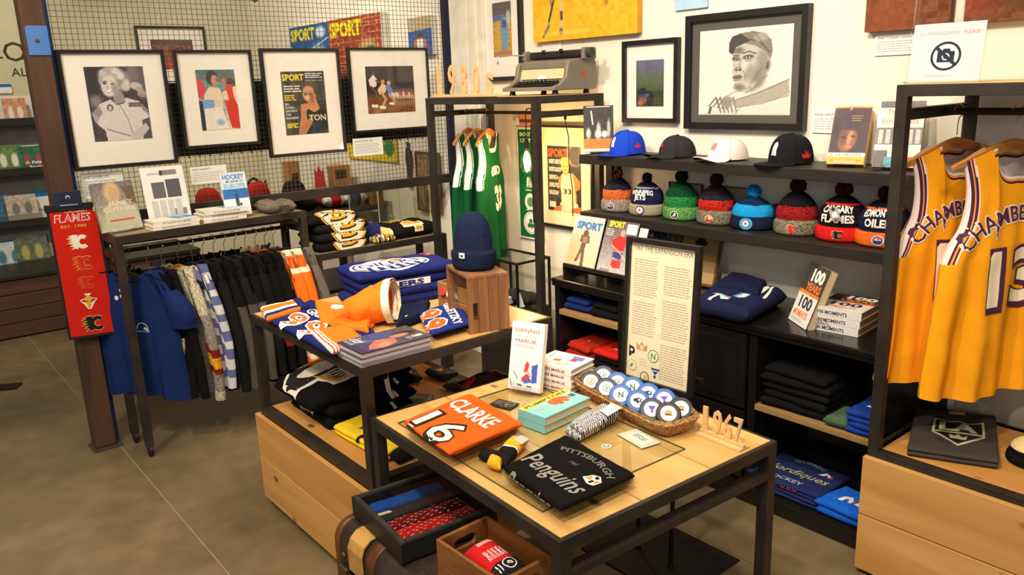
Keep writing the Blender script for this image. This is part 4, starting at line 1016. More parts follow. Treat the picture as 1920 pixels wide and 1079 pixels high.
# ---- beanies
def pompom(parent, c, r, cols, seed=0, name='pompom', flat=1.0):
    mb = MB(); rr = random.Random(seed)
    def fn(u, v):
        a = 2 * PI * u; e = PI * v; k = 1 + .13 * NZ(math.cos(a) * math.sin(e)*3, math.sin(a) * math.sin(e)*3, math.cos(e)*3 + seed, 2.3) + .07 * rr.uniform(-1,1)
        return (c[0] + r * k * math.sin(e) * math.cos(a), c[1] + r * k * math.sin(e) * math.sin(a), c[2] - r * k * math.cos(e) * flat)
    mb.grid(fn, 26,16, cu=True, colf=lambda u, v: lin(cols[int(rr.random() * len(cols))]))
    # short yarn ends
    for i in range(130):
        a = rr.uniform(0,2 * PI); e = math.acos(rr.uniform(-1,1)); d = Vector((math.sin(e) * math.cos(a), math.sin(e) * math.sin(a), math.cos(e) * flat))
        p = Vector(c) + d * r * .9; q = Vector(c) + d * r * rr.uniform(1.10,1.24); s_ = d.orthogonal().normalized() * r * .07; t_ = d.cross(s_).normalized() * r * .07
        mb.cur = lin(cols[i % len(cols)])
        mb.add([p + s_, p - s_ * .5 + t_, p - s_ * .5 - t_, q], [(0,1,3),(1,2,3),(2,0,3)])
    return mb.build(name, KNIT, parent, smooth=False)
def beanie(label, loc, rz, R, H, bands, cuff, pom=None, logo=None, words=None, group=None, hc=.30, squash=.78, lean=0, seed=0, heather=True, name='pompom_beanie', shape=None, ribs=60):
    """bands: [(height fraction, colour)] going up the body, above a turned-up cuff"""
    t = thing(name, label, 'hat', loc, rz, group)
    prof = shape or [(0,.93),(.04,.99),(.15,1.02),(.30,1.0),(.33,.95),(.45,1.01),(.58,.99),(.70,.90),(.80,.74),(.90,.52),(.97,.30),(1,.02)]
    def rad_at(f):
        for (a, ra),(b, rb) in zip(prof[:-1], prof[1:]):
            if a <= f <= b: return R * (ra + (rb - ra)*(f - a)/(b - a))
        return R * prof[-1][1]
    def surf(a, z, dr=0):
        f = z / H; r = rad_at(min(max(f, 0),1)) + dr
        wob = 1 + (.035 * NZ(math.cos(a)*2, math.sin(a)*2, z * 14 + seed, 1.5) if f > hc else .012 * NZ(math.cos(a)*2, math.sin(a)*2, seed, 1))
        return Vector((r * wob * math.sin(a) + lean * max(0, f - hc) * H, -r * wob * squash * math.cos(a), z))
    mb = MB()
    def bc(u, v):
        f = hc + (1 - hc) * v; c = bands[0][1]
        for (h0, cc) in bands:
            if f + .025 * NZ(math.cos(u * 6.3)*2, math.sin(u * 6.3)*2, seed, 2) >= h0: c = cc
        return lin(c)
    mb.grid(lambda u, v: surf(2 * PI * u, (hc - .03 + (1.03 - hc) * v) * H),48,34, cu=True, colf=bc)
    mb.build('crown', HEATHER if heather else KNIT, t, smooth=True)
    cf = MB().col(cuff[0])
    rib = lambda a: .0012 * math.cos(a * ribs)
    def cfn(u, v):
        a = 2 * PI * u; w = 2 * v
        z = hc * H * (w if w <= 1 else 2 - w); th = .007
        s_ = math.sqrt(max(0,1 - (2*(z / (hc * H)) - 1) ** 6))
        return surf(a, z, (th * s_ + rib(a)) if w <= 1 else -.004)
    cf.grid(cfn, 120,24, cu=True, colf=(lambda u, v: lin(cuff[0])))
    cfo = cf.build('cuff', HEATHER if cuff[1] else KNIT, t, smooth=True)
    if pom: pompom(t, (lean * (1 - hc) * H, 0, H + pom[0] * .62), pom[0], pom[1], seed)
    def wrap(x, y, z=0): return surf(x / R, y, .0105 + z)
    def wrapb(x, y, z=0): return surf(x / R, y, .0035 + z)
    if logo:
        d = flatdecal(logo, wrap, .008); d.build('badge', MATTE, cfo)
    if words:
        d = flatdecal(words, wrapb, .010); d.build('lettering', MATTE, t)
    return t
def disc(mb, x, y, r, z, n=18, ry=None): mb.poly(circ(x, y, r, n, ry=ry), z=z)
# ---- ball caps
def cap(label, loc, rz, col, brim_col, R=.088, H=.115, flat=True, front=None, side=None, group=None, under=None):
    t = thing('ball_cap', label, 'hat', loc, rz, group)
    def surf(a, e, dr=0):
        fr = math.cos(a)
        r = (R + dr)*(math.cos(e) ** (.62 if flat else .75)); z = (H + dr) * math.sin(e) ** (.95 if flat else 1.0)
        return Vector((r * math.sin(a)*.93,-r * math.cos(a)*1.10,.006 + z * (1 + .03 * fr)))
    mb = MB().col(col)
    mb.grid(lambda u, v: surf(2 * PI * u, PI / 2 * min(v, .999)),48,20, cu=True)
    mb.build('crown', CLOTH, t, smooth=True)
    sm = MB().col(tuple(c * .8 for c in col))
    for k in range(6):
        a = 2 * PI * (k + .5)/6 if False else 2 * PI * k / 6
        sm.tube([surf(a, PI / 2 * i / 14*.995,.0005) for i in range(15)], .0011,5)
    sm.build('seams', CLOTH, t, kind='stuff')
    MB().col(col).lathe([(.009,0),(.008,.004),(.001,.006)], 12, MT((0,0, H + .006))).build('top_button', CLOTH, t)
    b = MB().col(brim_col)
    def bf(u, v, dz=0):
        a = rad(-64 + 128 * u); e0 = surf(a, .04)
        out = .078 * math.cos(a * 1.15) ** .55 if abs(a * 1.15) < PI / 2 else 0
        p = e0 + Vector((math.sin(a)*.35,-1,0)) * out * v * (1.0)
        dr = (-.004 if flat else -.002) - ((p.x / .08) ** 2)*(.004 if flat else .026) * v + (.0 if flat else .004)
        return (p.x, p.y, max(.001,.008 + (0 if flat else .012 * v) + dr) + dz)
    b.grid(lambda u, v: bf(u, v, .0035),30,10); b.grid(lambda u, v: bf(1 - u, v),30,10, colf=(lambda u, v: lin(under or brim_col)))
    b.grid(lambda u, v: bf(u, 1,.0035*(1 - v)),30,1)
    b.build('brim', CLOTH, t, smooth=False)
    if front:
        d = flatdecal(front, lambda x, y, z=0: surf(x / R, math.asin(min(.99, y / H)),.0028 + z),.008); d.build('emblem', MATTE, t)
    if side:
        d = flatdecal(side, lambda x, y, z=0: surf(x / R + PI / 2, math.asin(min(.99, y / H)),.0028 + z),.008); d.build('side_emblem', MATTE, t)
    return t
# ---- hangers and hanging clothes; local x = across the shoulders, z = 0 at the rail
def hanger(label, M, col=None, w=.43, group=None, clip=False, drop=.10):
    t = thing('clothes_hanger', label, 'hanger', mw=M, group=group)
    h = [(.0,.0,-drop + .012)]
    pts = [(0,0,-drop + .01),(0,0,-.05)] + [(.0215 * math.cos(rad(a)) - .0,0,-.0235 + .0215 * math.sin(rad(a)) + .012) for a in range(-80,200,20)]
    MB().tube(pts, .0018,6).build('hook', CHROME, t)
    mb = MB(); n = 16
    up = [(w / 2*(2 * i / n - 1),-drop - .075 * abs(2 * i / n - 1) ** 1.35 + .004) for i in range(n + 1)]
    lo = [(x * .985, z - .022 - .016*(1 - abs(x)/(w / 2)) + .006*(abs(x)/(w / 2)) ** 4) for (x, z) in up][::-1]
    P2 = up + lo
    mb.prism(P2,.014, basis((0,.007,0),(1,0,0),(0,0,1)))
    mb.build('arms', col or HANGW, t, bevel=.004)
    return t
def garment(name, label, cat, M, kind, col, L=.68, trim=None, sleeve=None, decal=None, group=None, seed=0, W_=.25, th=.035, colf=None, flare=.02, slcol=None, stripes=None, waves=.012, knit=False, inner=None, nu=64, nv=60, drop=.10, arm=.30, parent_thing=True, front_only=False, sleeve_swing=0):
    """kind: 'tank', 'tee', 'long'"""
    t = thing(name, label, cat, mw=M, group=group)
    z1 = -drop - L
    def hw(s):
        if kind == 'tank':
            if s < arm: k = s / arm; return .188 - .030 * math.sin(PI * min(1, k * 1.25)) + (W_ - .188) * max(0,(k - .6)/.4) ** 1.5
            return W_ + flare * (s - arm)/(1 - arm)
        if s < .12: return .185 + (W_ - .185)*(s / .12) ** .6
        return W_ + flare * (s - .12)
    neck = .085
    def zt(x, back=False):
        ax = abs(x); d = .035 if back else (.115 if kind == 'tank' else .055)
        sh = -drop + .004 - .075*(ax / .215) ** 1.3
        if ax < neck: sh -= d * math.sqrt(max(0,1 - (ax / neck) ** 2.4))
        return sh
    def sheet(u, s, sign, dn=0):
        x = hw(s) * u; z = zt(hw(0) * u, sign < 0)*(1 - s) + (z1 + .012 * math.sin(u * 3 + seed)) * s
        q = math.sqrt(max(0,1 - u * u)) ** .8
        w = waves * s ** 1.6*(math.sin(u * 9 + seed * 2 + 1.5 * s) + .6 * math.sin(u * 17 + seed) + .8 * NZ(u * 2, s * 2, seed, 1.4)) + .004 * NZ(x * 9, z * 9, seed, 1.3)
        y = -sign * (th * q * (.35 + .65 * min(1, s * 3 + .1)) + .008 * q) + w - sign * dn
        return Vector((x, y, z))
    base = lin(col); white = lin(inner or col)
    def cf(back):
        def g(u, v):
            U = 2 * u - 1; s = v; x = hw(s) * U; dn = (s * (L)); 
            if trim:
                ea = (1 - abs(U)) * hw(s); en = s * L * (1 if abs(hw(0) * U) < .10 else 9)
                if s < arm and ea < .026: return lin(trim[min(len(trim) - 1, int(ea / .026 * len(trim)))])
                if en < .030: return lin(trim[min(len(trim) - 1, int(en / .030 * len(trim)))])
            if back and inner and s < .34: return white
            if colf:
                r = colf(U, s)
                if r: return lin(r)
            return base
        return g
    mb = MB().col(col)
    pw = 1.5 if trim else 1
    mb.grid(lambda u, v: sheet(2 * u - 1, v, 1), nu, nv, colf=cf(False))
    mb.grid(lambda u, v: sheet(1 - 2 * u, v, -1), nu, nv, colf=(lambda g: (lambda u, v: g(1 - u, v)))(cf(True)))
    mat_ = HEATHER if knit else CLOTH
    mb.build('body', mat_, t, smooth=True)
    if sleeve:
        ln, r0, r1 = sleeve
        for sg in (-1,1):
            s_ = MB().col(slcol or col)
            def sf(u, v, sg=sg):
                a = 2 * PI * u
                k = v
                cx = sg * (.175 + (.095 + sleeve_swing) * math.sin(min(1, k * 1.2) * PI / 2)); cz = -drop - .085 - (ln * k ** 1.15)
                rr = r0*(1 - k) + r1 * k
                dx = math.cos(a) * rr * (.55 if kind == 'long' else .8); dy = math.sin(a) * rr * (.42 if kind == 'long' else .55)
                tilt = (1 - k)*.06
                return Vector((cx + dx + .006 * NZ(k * 6, a, seed, 1), dy + .01 * math.sin(k * 5 + seed) * k, cz - abs(dx)*0 + (.075*(1 - k) if dx * sg < 0 else -.012*(1 - k))))
            def scf(u, v):
                if stripes:
                    for (a0, a1, c) in stripes:
                        if a0 <= v < a1: return lin(c)
                return lin(slcol or col)
            s_.grid(sf, 20,44, cu=True, colf=scf)
            s_.build('sleeve', mat_, t, smooth=True)
    if kind != 'tank':
        nk = MB().col(slcol or col)
        nk.tube([sheet(x / hw(0),0,1) for x in [neck * .98*(i / 10*2 - 1) for i in range(11)]] + [sheet(x / hw(0),0,-1) for x in [-neck * .98*(i / 10*2 - 1) for i in range(11)]], .007,8, closed=True)
        nk.build('collar', mat_, t, smooth=True)
    def warp(x, z, dn=0):
        s = .5
        for _ in range(8):
            u = max(-.98, min(.98, x / hw(s))); zz = zt(hw(0) * u); s = max(0, min(1,(zz - z)/(zz - z1)))
        return sheet(max(-1, min(1, x / hw(s))), s, 1,.0022 + dn)
    if decal:
        d = flatdecal(decal, warp, .02); d.build('print', MATTE, t)
    return t
def arc_text(mb, txt, R_, y0, h, width, z=0, bold=.02, cx=0):
    m = MB(); text(m, txt, 0,0, h, width, z=z, bold=bold); m = fine(m, .02)
    for k, p in enumerate(m.v):
        a = p[0] / R_; r = R_ + p[1]; m.v[k] = (cx + r * math.sin(a), y0 + r * math.cos(a) - R_, p[2])
    mb.add(m.v, m.f, None, [mb.cur] * len(m.f))
def outline_text(mb, txt, x, y, h, w, c_out, c_in, z=.0, b0=.05, b1=-.01, x_sh=0):
    mb.col(c_out); text(mb, txt, x, y, h, w * 1.03, z=z, bold=b0); mb.col(c_in); text(mb, txt, x, y + h * .02, h * .96, w * .96, z=z + .0007, bold=b1)
def stand(parent_mb, w, d, lean, M):
    """bent clear book stand"""
    pass
def standing_book(label, p_bl, p_br, height, lean, d, cover, name='book', art=None, ext=None, pages=(226,216,190), group=None, acrylic=True, spine='l', back=None):
    """book leaning back on a clear stand; p_bl, p_br = its lower corners on the surface below"""
    bl_, br_ = Vector(p_bl), Vector(p_br); u = (br_ - bl_); w = u.length; u.normalize()
    n = Vector((u.y, -u.x, 0))          # towards the viewer
    v = Vector((0,0,1)) * math.cos(lean) - n * math.sin(lean)
    base = bl_ + Vector((0,0,.010 if acrylic else .001)) - v.cross(u)*0
    M = basis(base + v.cross(u)*(-0), u, v)
    M.translation = base - (M.col[2].to_3d() * d)
    t = flat_book(label, M, w, height, d, cover, art=art, ext=ext, pages=pages, name=name, spine=spine, back=back)
    if group: t['group'] = group
    if acrylic:
        s = thing('book_stand', 'clear plastic stand under the ' + ' '.join(label.split()[:9]), 'stand', mw=M)
        m = MB(); m.box((w * .2,-.006,-.003),(w * .8,-.003, d + .018)); m.box((w * .2,-.003, d + .014),(w * .8,.012, d + .017)); m.box((w * .2,-.006,-.006),(w * .8, height * .6,-.003))
        m.build('shelf', ACRYL, s)
    return t
# ================================================================ on the low table
ZT0 = ZT + .0025
g = pz(ZT0,(746,795),(1017,962),(1288,845)); g4 = g[0] + (g[2] - g[1])
gs = thing('glass_sheet', 'clear sheet of glass lying on the low pine table', 'glass sheet', (g[0].x, g[0].y, ZT0))
ux = (g[1] - g[0]).normalized(); L1, L2 = (g[1] - g[0]).length, (g[2] - g[1]).length
gs.rotation_euler = (0,0, math.atan2(ux.y, ux.x))
MB().add([(0,0,.004),(L1,0,.004),(L1, L2,.004),(0, L2,.004)], [(0,1,2,3)]).build('pane', GLASS2, gs)
eg = MB()
for (a, b_) in (((0,0),(L1,.0012)),((0, L2 - .0012),(L1, L2)),((0,0),(.0012, L2)),((L1 - .0012,0),(L1, L2))): eg.box((a[0], a[1], .0002),(b_[0], b_[1], .0042))
eg.build('edge', mat('green_glass_edge', (70,84,64),.2), gs, label='dark greenish cut edge')
ZG = ZT0 + .0045
c = pz(ZG, (1157,815),(1203,842),(1236,826),(1190,803))
t = thing('notice_card', 'small cloudy notice card on the glass sheet, by the 1967 letters', 'card', mw=basis(c[0], c[1] - c[0], c[3] - c[0]))
wd, hd = (c[1] - c[0]).length, (c[3] - c[0]).length
mb = MB().col((196,204,178)); mb.box((0,0,0),(wd, hd, .001)); mb.col((226,230,214)); mb.box((.02,.015,.001),(wd - .02, hd - .01,.0014)); mb.build('card', PRINT, t)
mb = MB().col((120,130,120)); lines(mb, .03,.03, wd - .03, hd - .02,3,.004, z=.0018, rag=.1); mb.build('lettering', MATTE, t)
# orange name shirts
def clarke(top):
    def d(m, w, h, wp):
        def dr(q):
            q.col((240,236,226)); 
            if top: text(q, 'CLARKE', w * .47, h * .62, h * .24, w * .80, bold=.03)
            q.col((40,26,20)); text(q, '16', w * .46, h * .0, h * .46, w * .72, bold=.05); q.col((240,236,226)); text(q, '16', w * .46, h * .01, h * .44, w * .69, z=.0008, bold=.01)
        k = flatdecal(dr, wp, .02); m.v, m.f, m.c = k.v, k.f, k.c
    return d
for i in range(4):
    z = ZG + i * .0145
    q = pz(z + .010,(762,792),(848,852),(977,797),(882,741))
    dx = (-.007*(i % 2),.006*(i % 3) - .006)
    q = [Vector((p.x + dx[0], p.y + dx[1])) for p in q]
    folded('folded_shirt', ('lowest orange shirt of the CLARKE stack', 'second orange shirt from the bottom of the CLARKE stack', 'third orange shirt from the bottom of the CLARKE stack', 'topmost orange shirt, lettered CLARKE in white')[i], 'shirt', q, z, .0155,(226,98,30), clarke(i == 3), 'orange CLARKE shirts', i, .0025)
# black Penguins shirts
def pens(top):
    def d(m, w, h, wp):
        def dr(q):
            if top:
                q.col((120,116,112)); arc_text(q, 'PITTSBURGH', .17, h * .80, h * .085, w * .74, cx=w * .56)
                text(q, '1967', w * .50, h * .60, h * .05, w * .12)
                q.col((150,146,140)); text(q, 'Penguins', w * .48, h * .22, h * .24, w * .86, bold=.012, slant=.25)
                px, py, s = w * .84, h * .56, h * .11
                q.col((236,232,224)); q.poly([(px - s, py - .3 * s),(px - .5 * s, py + .6 * s),(px + .2 * s, py + .9 * s),(px + .9 * s, py + .3 * s),(px + .7 * s, py - .6 * s),(px, py - .8 * s)], z=.0006)
                q.col((222,140,60)); q.poly([(px - .8 * s, py - .2 * s),(px - .4 * s, py + .5 * s),(px - .1 * s, py - .1 * s)], z=.0011); q.poly([(px + .3 * s, py + .2 * s),(px + .8 * s, py + .25 * s),(px + .5 * s, py - .5 * s)], z=.0011)
                q.col((20,20,24)); q.poly(circ(px + .15 * s, py + .5 * s, .22 * s, 10), z=.0016); q.poly([(px - .1 * s, py - .5 * s),(px + .2 * s, py - .6 * s),(px + .3 * s, py),(px, py)], z=.0014)
            q.col((130,126,122)); text(q, 'Penguins', w * .46,-h * .16, h * .18, w * .7, bold=.01, slant=.25)
        k = flatdecal(dr, wp, .02); m.v, m.f, m.c = k.v, k.f, k.c
    return d
for i in range(3):
    z = ZG + i * .016
    q = pz(z + .010,(944,880),(1052,957),(1190,893),(1060,818))
    folded('folded_shirt', ('lowest black shirt under the PITTSBURGH Penguins shirt', 'middle black shirt under the PITTSBURGH Penguins shirt', 'topmost black shirt printed PITTSBURGH Penguins 1967')[i], 'shirt', q, z, .018,(15,14,16), pens(i == 2), 'black Penguins shirts', i + 7,.004)
nk = pz(ZG + .05,(1075,822),(1130,842))
t = thing('hang_tag', 'round white tag at the neck of the black Penguins shirt', 'tag', (nk[0].x + .11, nk[0].y + .02, ZG + .056), rad(10))
MB().col((236,232,226)).prism(circ(0,0,.013,16),.001).build('tag', PRINT, t); m = MB().col((60,60,60)); m.poly(circ(0,0,.009,12), z=.0013); m.col((230,230,226)); m.poly(circ(0,0,.006,10), z=.0016); m.build('mark', MATTE, t)
# black and gold socks
q = pz(ZG + .02,(930,850),(962,858),(990,826),(958,818))
def sockc(u, v): return (240,176,44) if v > .36 else ((236,232,226) if v > .28 else (28,27,28))
sk = folded('folded_socks', 'black and gold socks folded beside the orange shirts', 'socks', q, ZG, .030,(28,27,28), None, None, 3,.004, sockc, KNIT, 20,24)
q = pz(ZG + .02,(895,852),(950,870),(962,852),(905,838))
c0 = sk.location
def child_slab(par, name, q, z0, T, col, seed=0, amp=.003, colf=None, material=None, label=None, nu=18, nv=18, decal=None):
    o = folded(name, label, '', q, z0, T, col, decal, None, seed, amp, colf, material, nu, nv, parent=None)
    for k in ('label', 'category'):
        if k in o: del o[k]
    if label: o['label'] = label
    o.parent = par; o.location = o.location - par.location
    return o
child_slab(sk, 'foot', q, ZG, .026,(30,29,30),2, material=KNIT)
q = pz(ZG + .02,(912,868),(938,878),(942,862),(920,854))
child_slab(sk, 'toe', q, ZG, .032,(240,176,44),2, material=KNIT, label='gold toe')
q = pz(ZG + .034,(962,822),(978,832),(993,822),(976,814))
child_slab(sk, 'band', q, ZG + .028,.004,(200,190,180),2,.001, material=PRINT, label='printed card band')
# league patch card
q = pz(ZT0 + .001,(914,741),(917,757),(955,769),(958,750))
t = thing('patch_card', 'small black card with a shield patch near the orange shirts', 'card', mw=basis(pz(ZG, (917,760))[0], pz(ZG, (955,769))[0] - pz(ZG, (917,760))[0], (0,1,0)))
m = MB().col((40,36,34)); m.box((0,0,0),(.085,.055,.003)); m.build('card', PRINT, t)
m = MB().col((150,140,120)); m.poly([(.048,.045),(.062,.050),(.076,.045),(.076,.02),(.062,.008),(.048,.02)], z=.0036); m.col((50,44,40)); m.poly([(.051,.042),(.062,.046),(.073,.042),(.073,.022),(.062,.012),(.051,.022)], z=.004); m.col((170,160,140)); lines(m, .006,.012,.040,.046,4,.002, z=.0036); m.poly([(.0435,.002),(.0445,.002),(.0445,.053),(.0435,.053)], z=.0036); m.poly([(.056,.02),(.068,.034),(.064,.036),(.053,.023)], z=.0044); m.build('emblem', MATTE, t)
# upright white hockey book, and the stack of four behind it
def art_maruk():
    a = Art(60,96,(246,242,236)); a.poly([(.70,.62),(.88,.58),(.88,.86),(.72,.88)], (70,96,190)); a.poly([(.02,.86),(.2,.9),(1,.93),(1,1),(0,1)], (206,210,214)).noise(6,3,2)
    a.poly([(.50,.60),(.56,.56),(.62,.60),(.60,.70),(.46,.74)], (214,66,50)); a.poly([(.40,.82),(.56,.74),(.66,.78),(.60,.86),(.42,.88)], (206,60,60)); a.poly([(.44,.84),(.66,.80),(.74,.86),(.50,.90)], (90,100,190)); a.line([(.56,.70),(.68,.78)], .03,(226,110,70)); a.line([(.16,.74),(.28,.84)], .03,(110,116,104)); a.line([(.30,.92),(.42,.93)], .03,(50,50,56)); a.line([(.6,.93),(.72,.93)], .03,(60,60,66)); a.line([(.05,.85),(.12,.95)], .02,(90,90,96))
    return a
def ext_maruk(mb, M, w, h):
    mb.col((176,60,40)); text(mb, 'DENNIS', w * .50, h * .855, h * .050, w * .74, M=M); text(mb, 'MARUK', w * .47, h * .700, h * .052, w * .66, M=M)
    mb.col((190,186,184)); lines(mb, w * .2, h * .78, w * .8, h * .81,1, h * .01, M); lines(mb, w * .12, h * .62, w * .85, h * .67,2, h * .01, M)
pl_, pr_ = pz(ZG, (952,733),(1012,744))
standing_book('white book titled DENNIS MARUK standing upright on the low table', pl_, pr_, .235, rad(13),.022,(244,240,234), art=art_maruk(), ext=ext_maruk, pages=(232,228,222), spine='r')
zb = ZG + .086
fr, rb, bk_ = pz(zb, (1069,695),(1103,671),(1030,655))
fl_ = fr + (bk_ - rb)
for i in range(4):
    M = basis((fl_.x + .004*(i % 2), fl_.y, ZG + i * .0215), fr - fl_, rb - fr)
    def dd(m, w, h, z, i=i):
        m.col((150,60,50)); text(m, 'DENNIS MARUK', w * .5,.006,.009, w * .72, M=M_SP, z=.0006, bold=.02)
    w_, h_ = (fr - fl_).length, (rb - fr).length
    M_SP = basis((0,-.0002,0),(1,0,0),(0,0,1))
    a = None
    if i == 3:
        a = Art(60,60,(246,242,236)).noise(3,2,1); a.poly([(.55,.12),(.85,.1),(.9,.35),(.7,.4)], (110,120,190)); a.poly([(.62,.3),(.74,.25),(.8,.45),(.66,.5)], (206,70,60)); a.poly([(.3,.5),(.45,.45),(.5,.6),(.34,.66)], (216,110,60)); a.poly([(.5,.8),(.75,.66),(.8,.72),(.56,.9)], (230,200,110)); a.line([(.45,.72),(.75,.66)], .02,(120,120,130)); a.line([(.1,.1),(.16,.5)], .03,(150,80,60),.6)
    flat_book(('lowest white DENNIS MARUK book of the stack of four', 'second white DENNIS MARUK book from the bottom of the stack', 'third white DENNIS MARUK book from the bottom of the stack', 'topmost white DENNIS MARUK book of the stack of four')[i], M, w_, h_, .021,(244,240,234), draw=dd, pages=(220,214,210), spine='b', art=a)['group'] = 'stacked white hockey books'
# two turquoise and yellow books
zb = ZG + .052
f_, r_, b_ = pz(zb, (1022,785),(1107,746),(1062,728)); l_ = f_ + (b_ - r_)
for i in range(2):
    # reading direction runs along the table depth, cover top to the left
    M = basis((f_.x - .003*(1 - i), f_.y, ZG + i * .026), r_ - f_, l_ - f_)
    w_, h_ = (r_ - f_).length, (l_ - f_).length
    a = None; e_ = None
    if i == 1:
        a = Art(90,64,(140,206,206)); a.rect(0,0,1,.24,(240,222,60)); a.poly([(.42,.44),(.46,.28),(.60,.22),(.72,.26),(.80,.36),(.84,.52),(.80,.60),(.76,.52),(.74,.66),(.68,.68),(.64,.58),(.60,.70),(.54,.70),(.52,.60),(.46,.62)], (206,96,50)); a.line([(.52,.6),(.56,.4)], .012,(140,50,30)); a.line([(.6,.58),(.64,.4)], .012,(140,50,30)); a.rect(.86,.38,.96,.56,(60,90,96)); a.rect(.08,.44,.34,.47,(190,150,160)); a.rect(.10,.52,.30,.55,(190,150,160)); a.rect(.12,.62,.30,.64,(160,170,180))
        def e_(mb, M, w, h): mb.col((120,96,20)); text(mb, 'PLIMPTON', w * .5, h * .80, h * .13, w * .86, M=M, bold=.04)
    tb = flat_book(('lower turquoise book under the one lettered PLIMPTON', 'turquoise book with a yellow band lettered PLIMPTON')[i], M, w_, h_, .025,(130,200,200), pages=(216,200,150), spine='l', art=a, ext=e_)
# houndstooth mittens
def hound(u, v):
    a, b_ = int(u * 20), int(v * 34); return (236,232,228) if (a + b_) % 2 == 0 else (34,34,48)
q = pz(ZG + .03,(1056,800),(1086,815),(1160,776),(1128,758))
mt = folded('mittens', 'pair of black and white houndstooth mittens with a white tag', 'mittens', q, ZG, .030,(30,30,40), None, None, 4,.004, hound, KNIT, 40,68)
q = pz(ZG + .05,(1066,790),(1094,806),(1163,768),(1130,752))
child_slab(mt, 'mitten', q, ZG + .024,.026,(30,30,40),9,.004, hound, KNIT, nu=40, nv=68)
q = pz(ZG + .062,(1126,768),(1140,778),(1166,762),(1146,753))
child_slab(mt, 'price_tag', q, ZG + .056,.002,(238,234,230),9,.0008, None, PRINT, label='white paper tag', nu=8, nv=8)
# ---- woven tray and the pucks
Zr = ZG + .050
c1, c2, c3, c4 = pz(Zr, (1062,708),(1243,806),(1322,776),(1140,692))
ctr = (c1 + c2 + c3 + c4)/4; ctr.z = ZT0
ux = ((c2 - c1).normalized() + (c3 - c4).normalized()).normalized(); LXb = ((c2 - c1).length + (c3 - c4).length)/2; LYb = ((c4 - c1).length + (c3 - c2).length)/2
bk = thing('woven_tray', 'long woven straw tray holding twelve pucks', 'basket', (ctr.x, ctr.y, ZT0 + .001), math.atan2(ux.y, ux.x))
STRAW = mat('woven_straw', (112,76,38),.8,0,.3,90,.6,200, rgb2=(206,160,96), stretch=(1,1,3))
def wr(a, k, z):
    c_, s_ = math.cos(a), math.sin(a); p = 5
    r = 1/(abs(c_) ** p + abs(s_) ** p) ** (1 / p)
    return (r * c_ * (LXb / 2 - k), r * s_ * (LYb / 2 - k), z)
mb = MB(); N = 110
for j in range(9):
    k = .034 - .034*(j / 8) ** .8; z = .004 + .046 * j / 8
    mb.tube([(lambda p: (p[0], p[1], p[2] + .0018 * math.sin(i * PI + j * PI)))(wr(2 * PI * i / N, k + .0016*(-1) ** (i + j), z)) for i in range(N)], .0042,6, closed=True)
mb.build('woven_side', STRAW, bk, smooth=True)
mb = MB()
for i in range(N * 2):
    a = 2 * PI * i / (N * 2); mb.tube([Vector(wr(a, -.001,.047)) , Vector(wr(a + .02,.004,.060)), Vector(wr(a + .04,.009,.049))], .0026,5)
mb.build('wrapped_rim', STRAW, bk, kind='stuff')
MB().prism([wr(2 * PI * i / 40,.034,0)[:2] for i in range(40)], .006).build('base', STRAW, bk)
FR = [(1108,716),(1137,729),(1164,741),(1196,752),(1222,768),(1253,776)]
BR_ = [(1131,707),(1158,720),(1186,729),(1215,741),(1245,752),(1276,769)]
BLK, NVY, BLU = (24,23,26),(34,46,84),(44,96,170)
PC = [(BLK, 'black rim and gold emblem', (170,160,110)),(NVY, 'dark rim and grey ring emblem', (150,156,160)),(BLU, 'blue rim and green N emblem', (60,110,90)),(BLU, 'blue rim and winged P emblem', (60,60,90)),(NVY, 'navy rim and blue trumpet emblem', (110,90,190)),(BLK, 'black rim and yellow bird emblem', (200,160,70))]
rp_ = random.Random(4)
ct = bk.matrix_basis if False else MT((ctr.x, ctr.y, ZT0), math.atan2(ux.y, ux.x))
iv = ct.inverted()
def wedge_emblem(m, k, c):
    m.col(c)
    if k == 2: text(m, 'N', 0,-.010,.020,.016, z=.0138, bold=.03)
    elif k == 3: m.poly([(-.014,.006),(.004,.010),(.012,.004),(.010,-.006),(.002,-.006),(-.002,-.012),(-.006,-.004),(-.014,-.002)], z=.0138); m.col((236,232,226)); m.poly(circ(.004,.002,.004,8), z=.0142)
    elif k == 4: m.poly([(-.012,.010),(.012,.010),(.002,-.004),(-.002,-.004)], z=.0138); m.poly(circ(0,-.008,.004,8), z=.0138)
    elif k == 5: m.poly([(-.014,.0),(-.002,.010),(.012,.006),(.006,-.004),(-.004,-.008)], z=.0138); m.col((60,56,50)); m.poly([(-.010,-.002),(.010,-.004),(.010,-.007),(-.010,-.006)], z=.0142)
    else: m.poly(circ(0,0,.013,14), z=.0136); m.col((232,230,224)); m.poly(circ(0,0,.0095,14), z=.0138); m.col(c); m.poly([(-.006,-.006),(.002,.008),(.007,.002),(.002,-.006)], z=.0141)
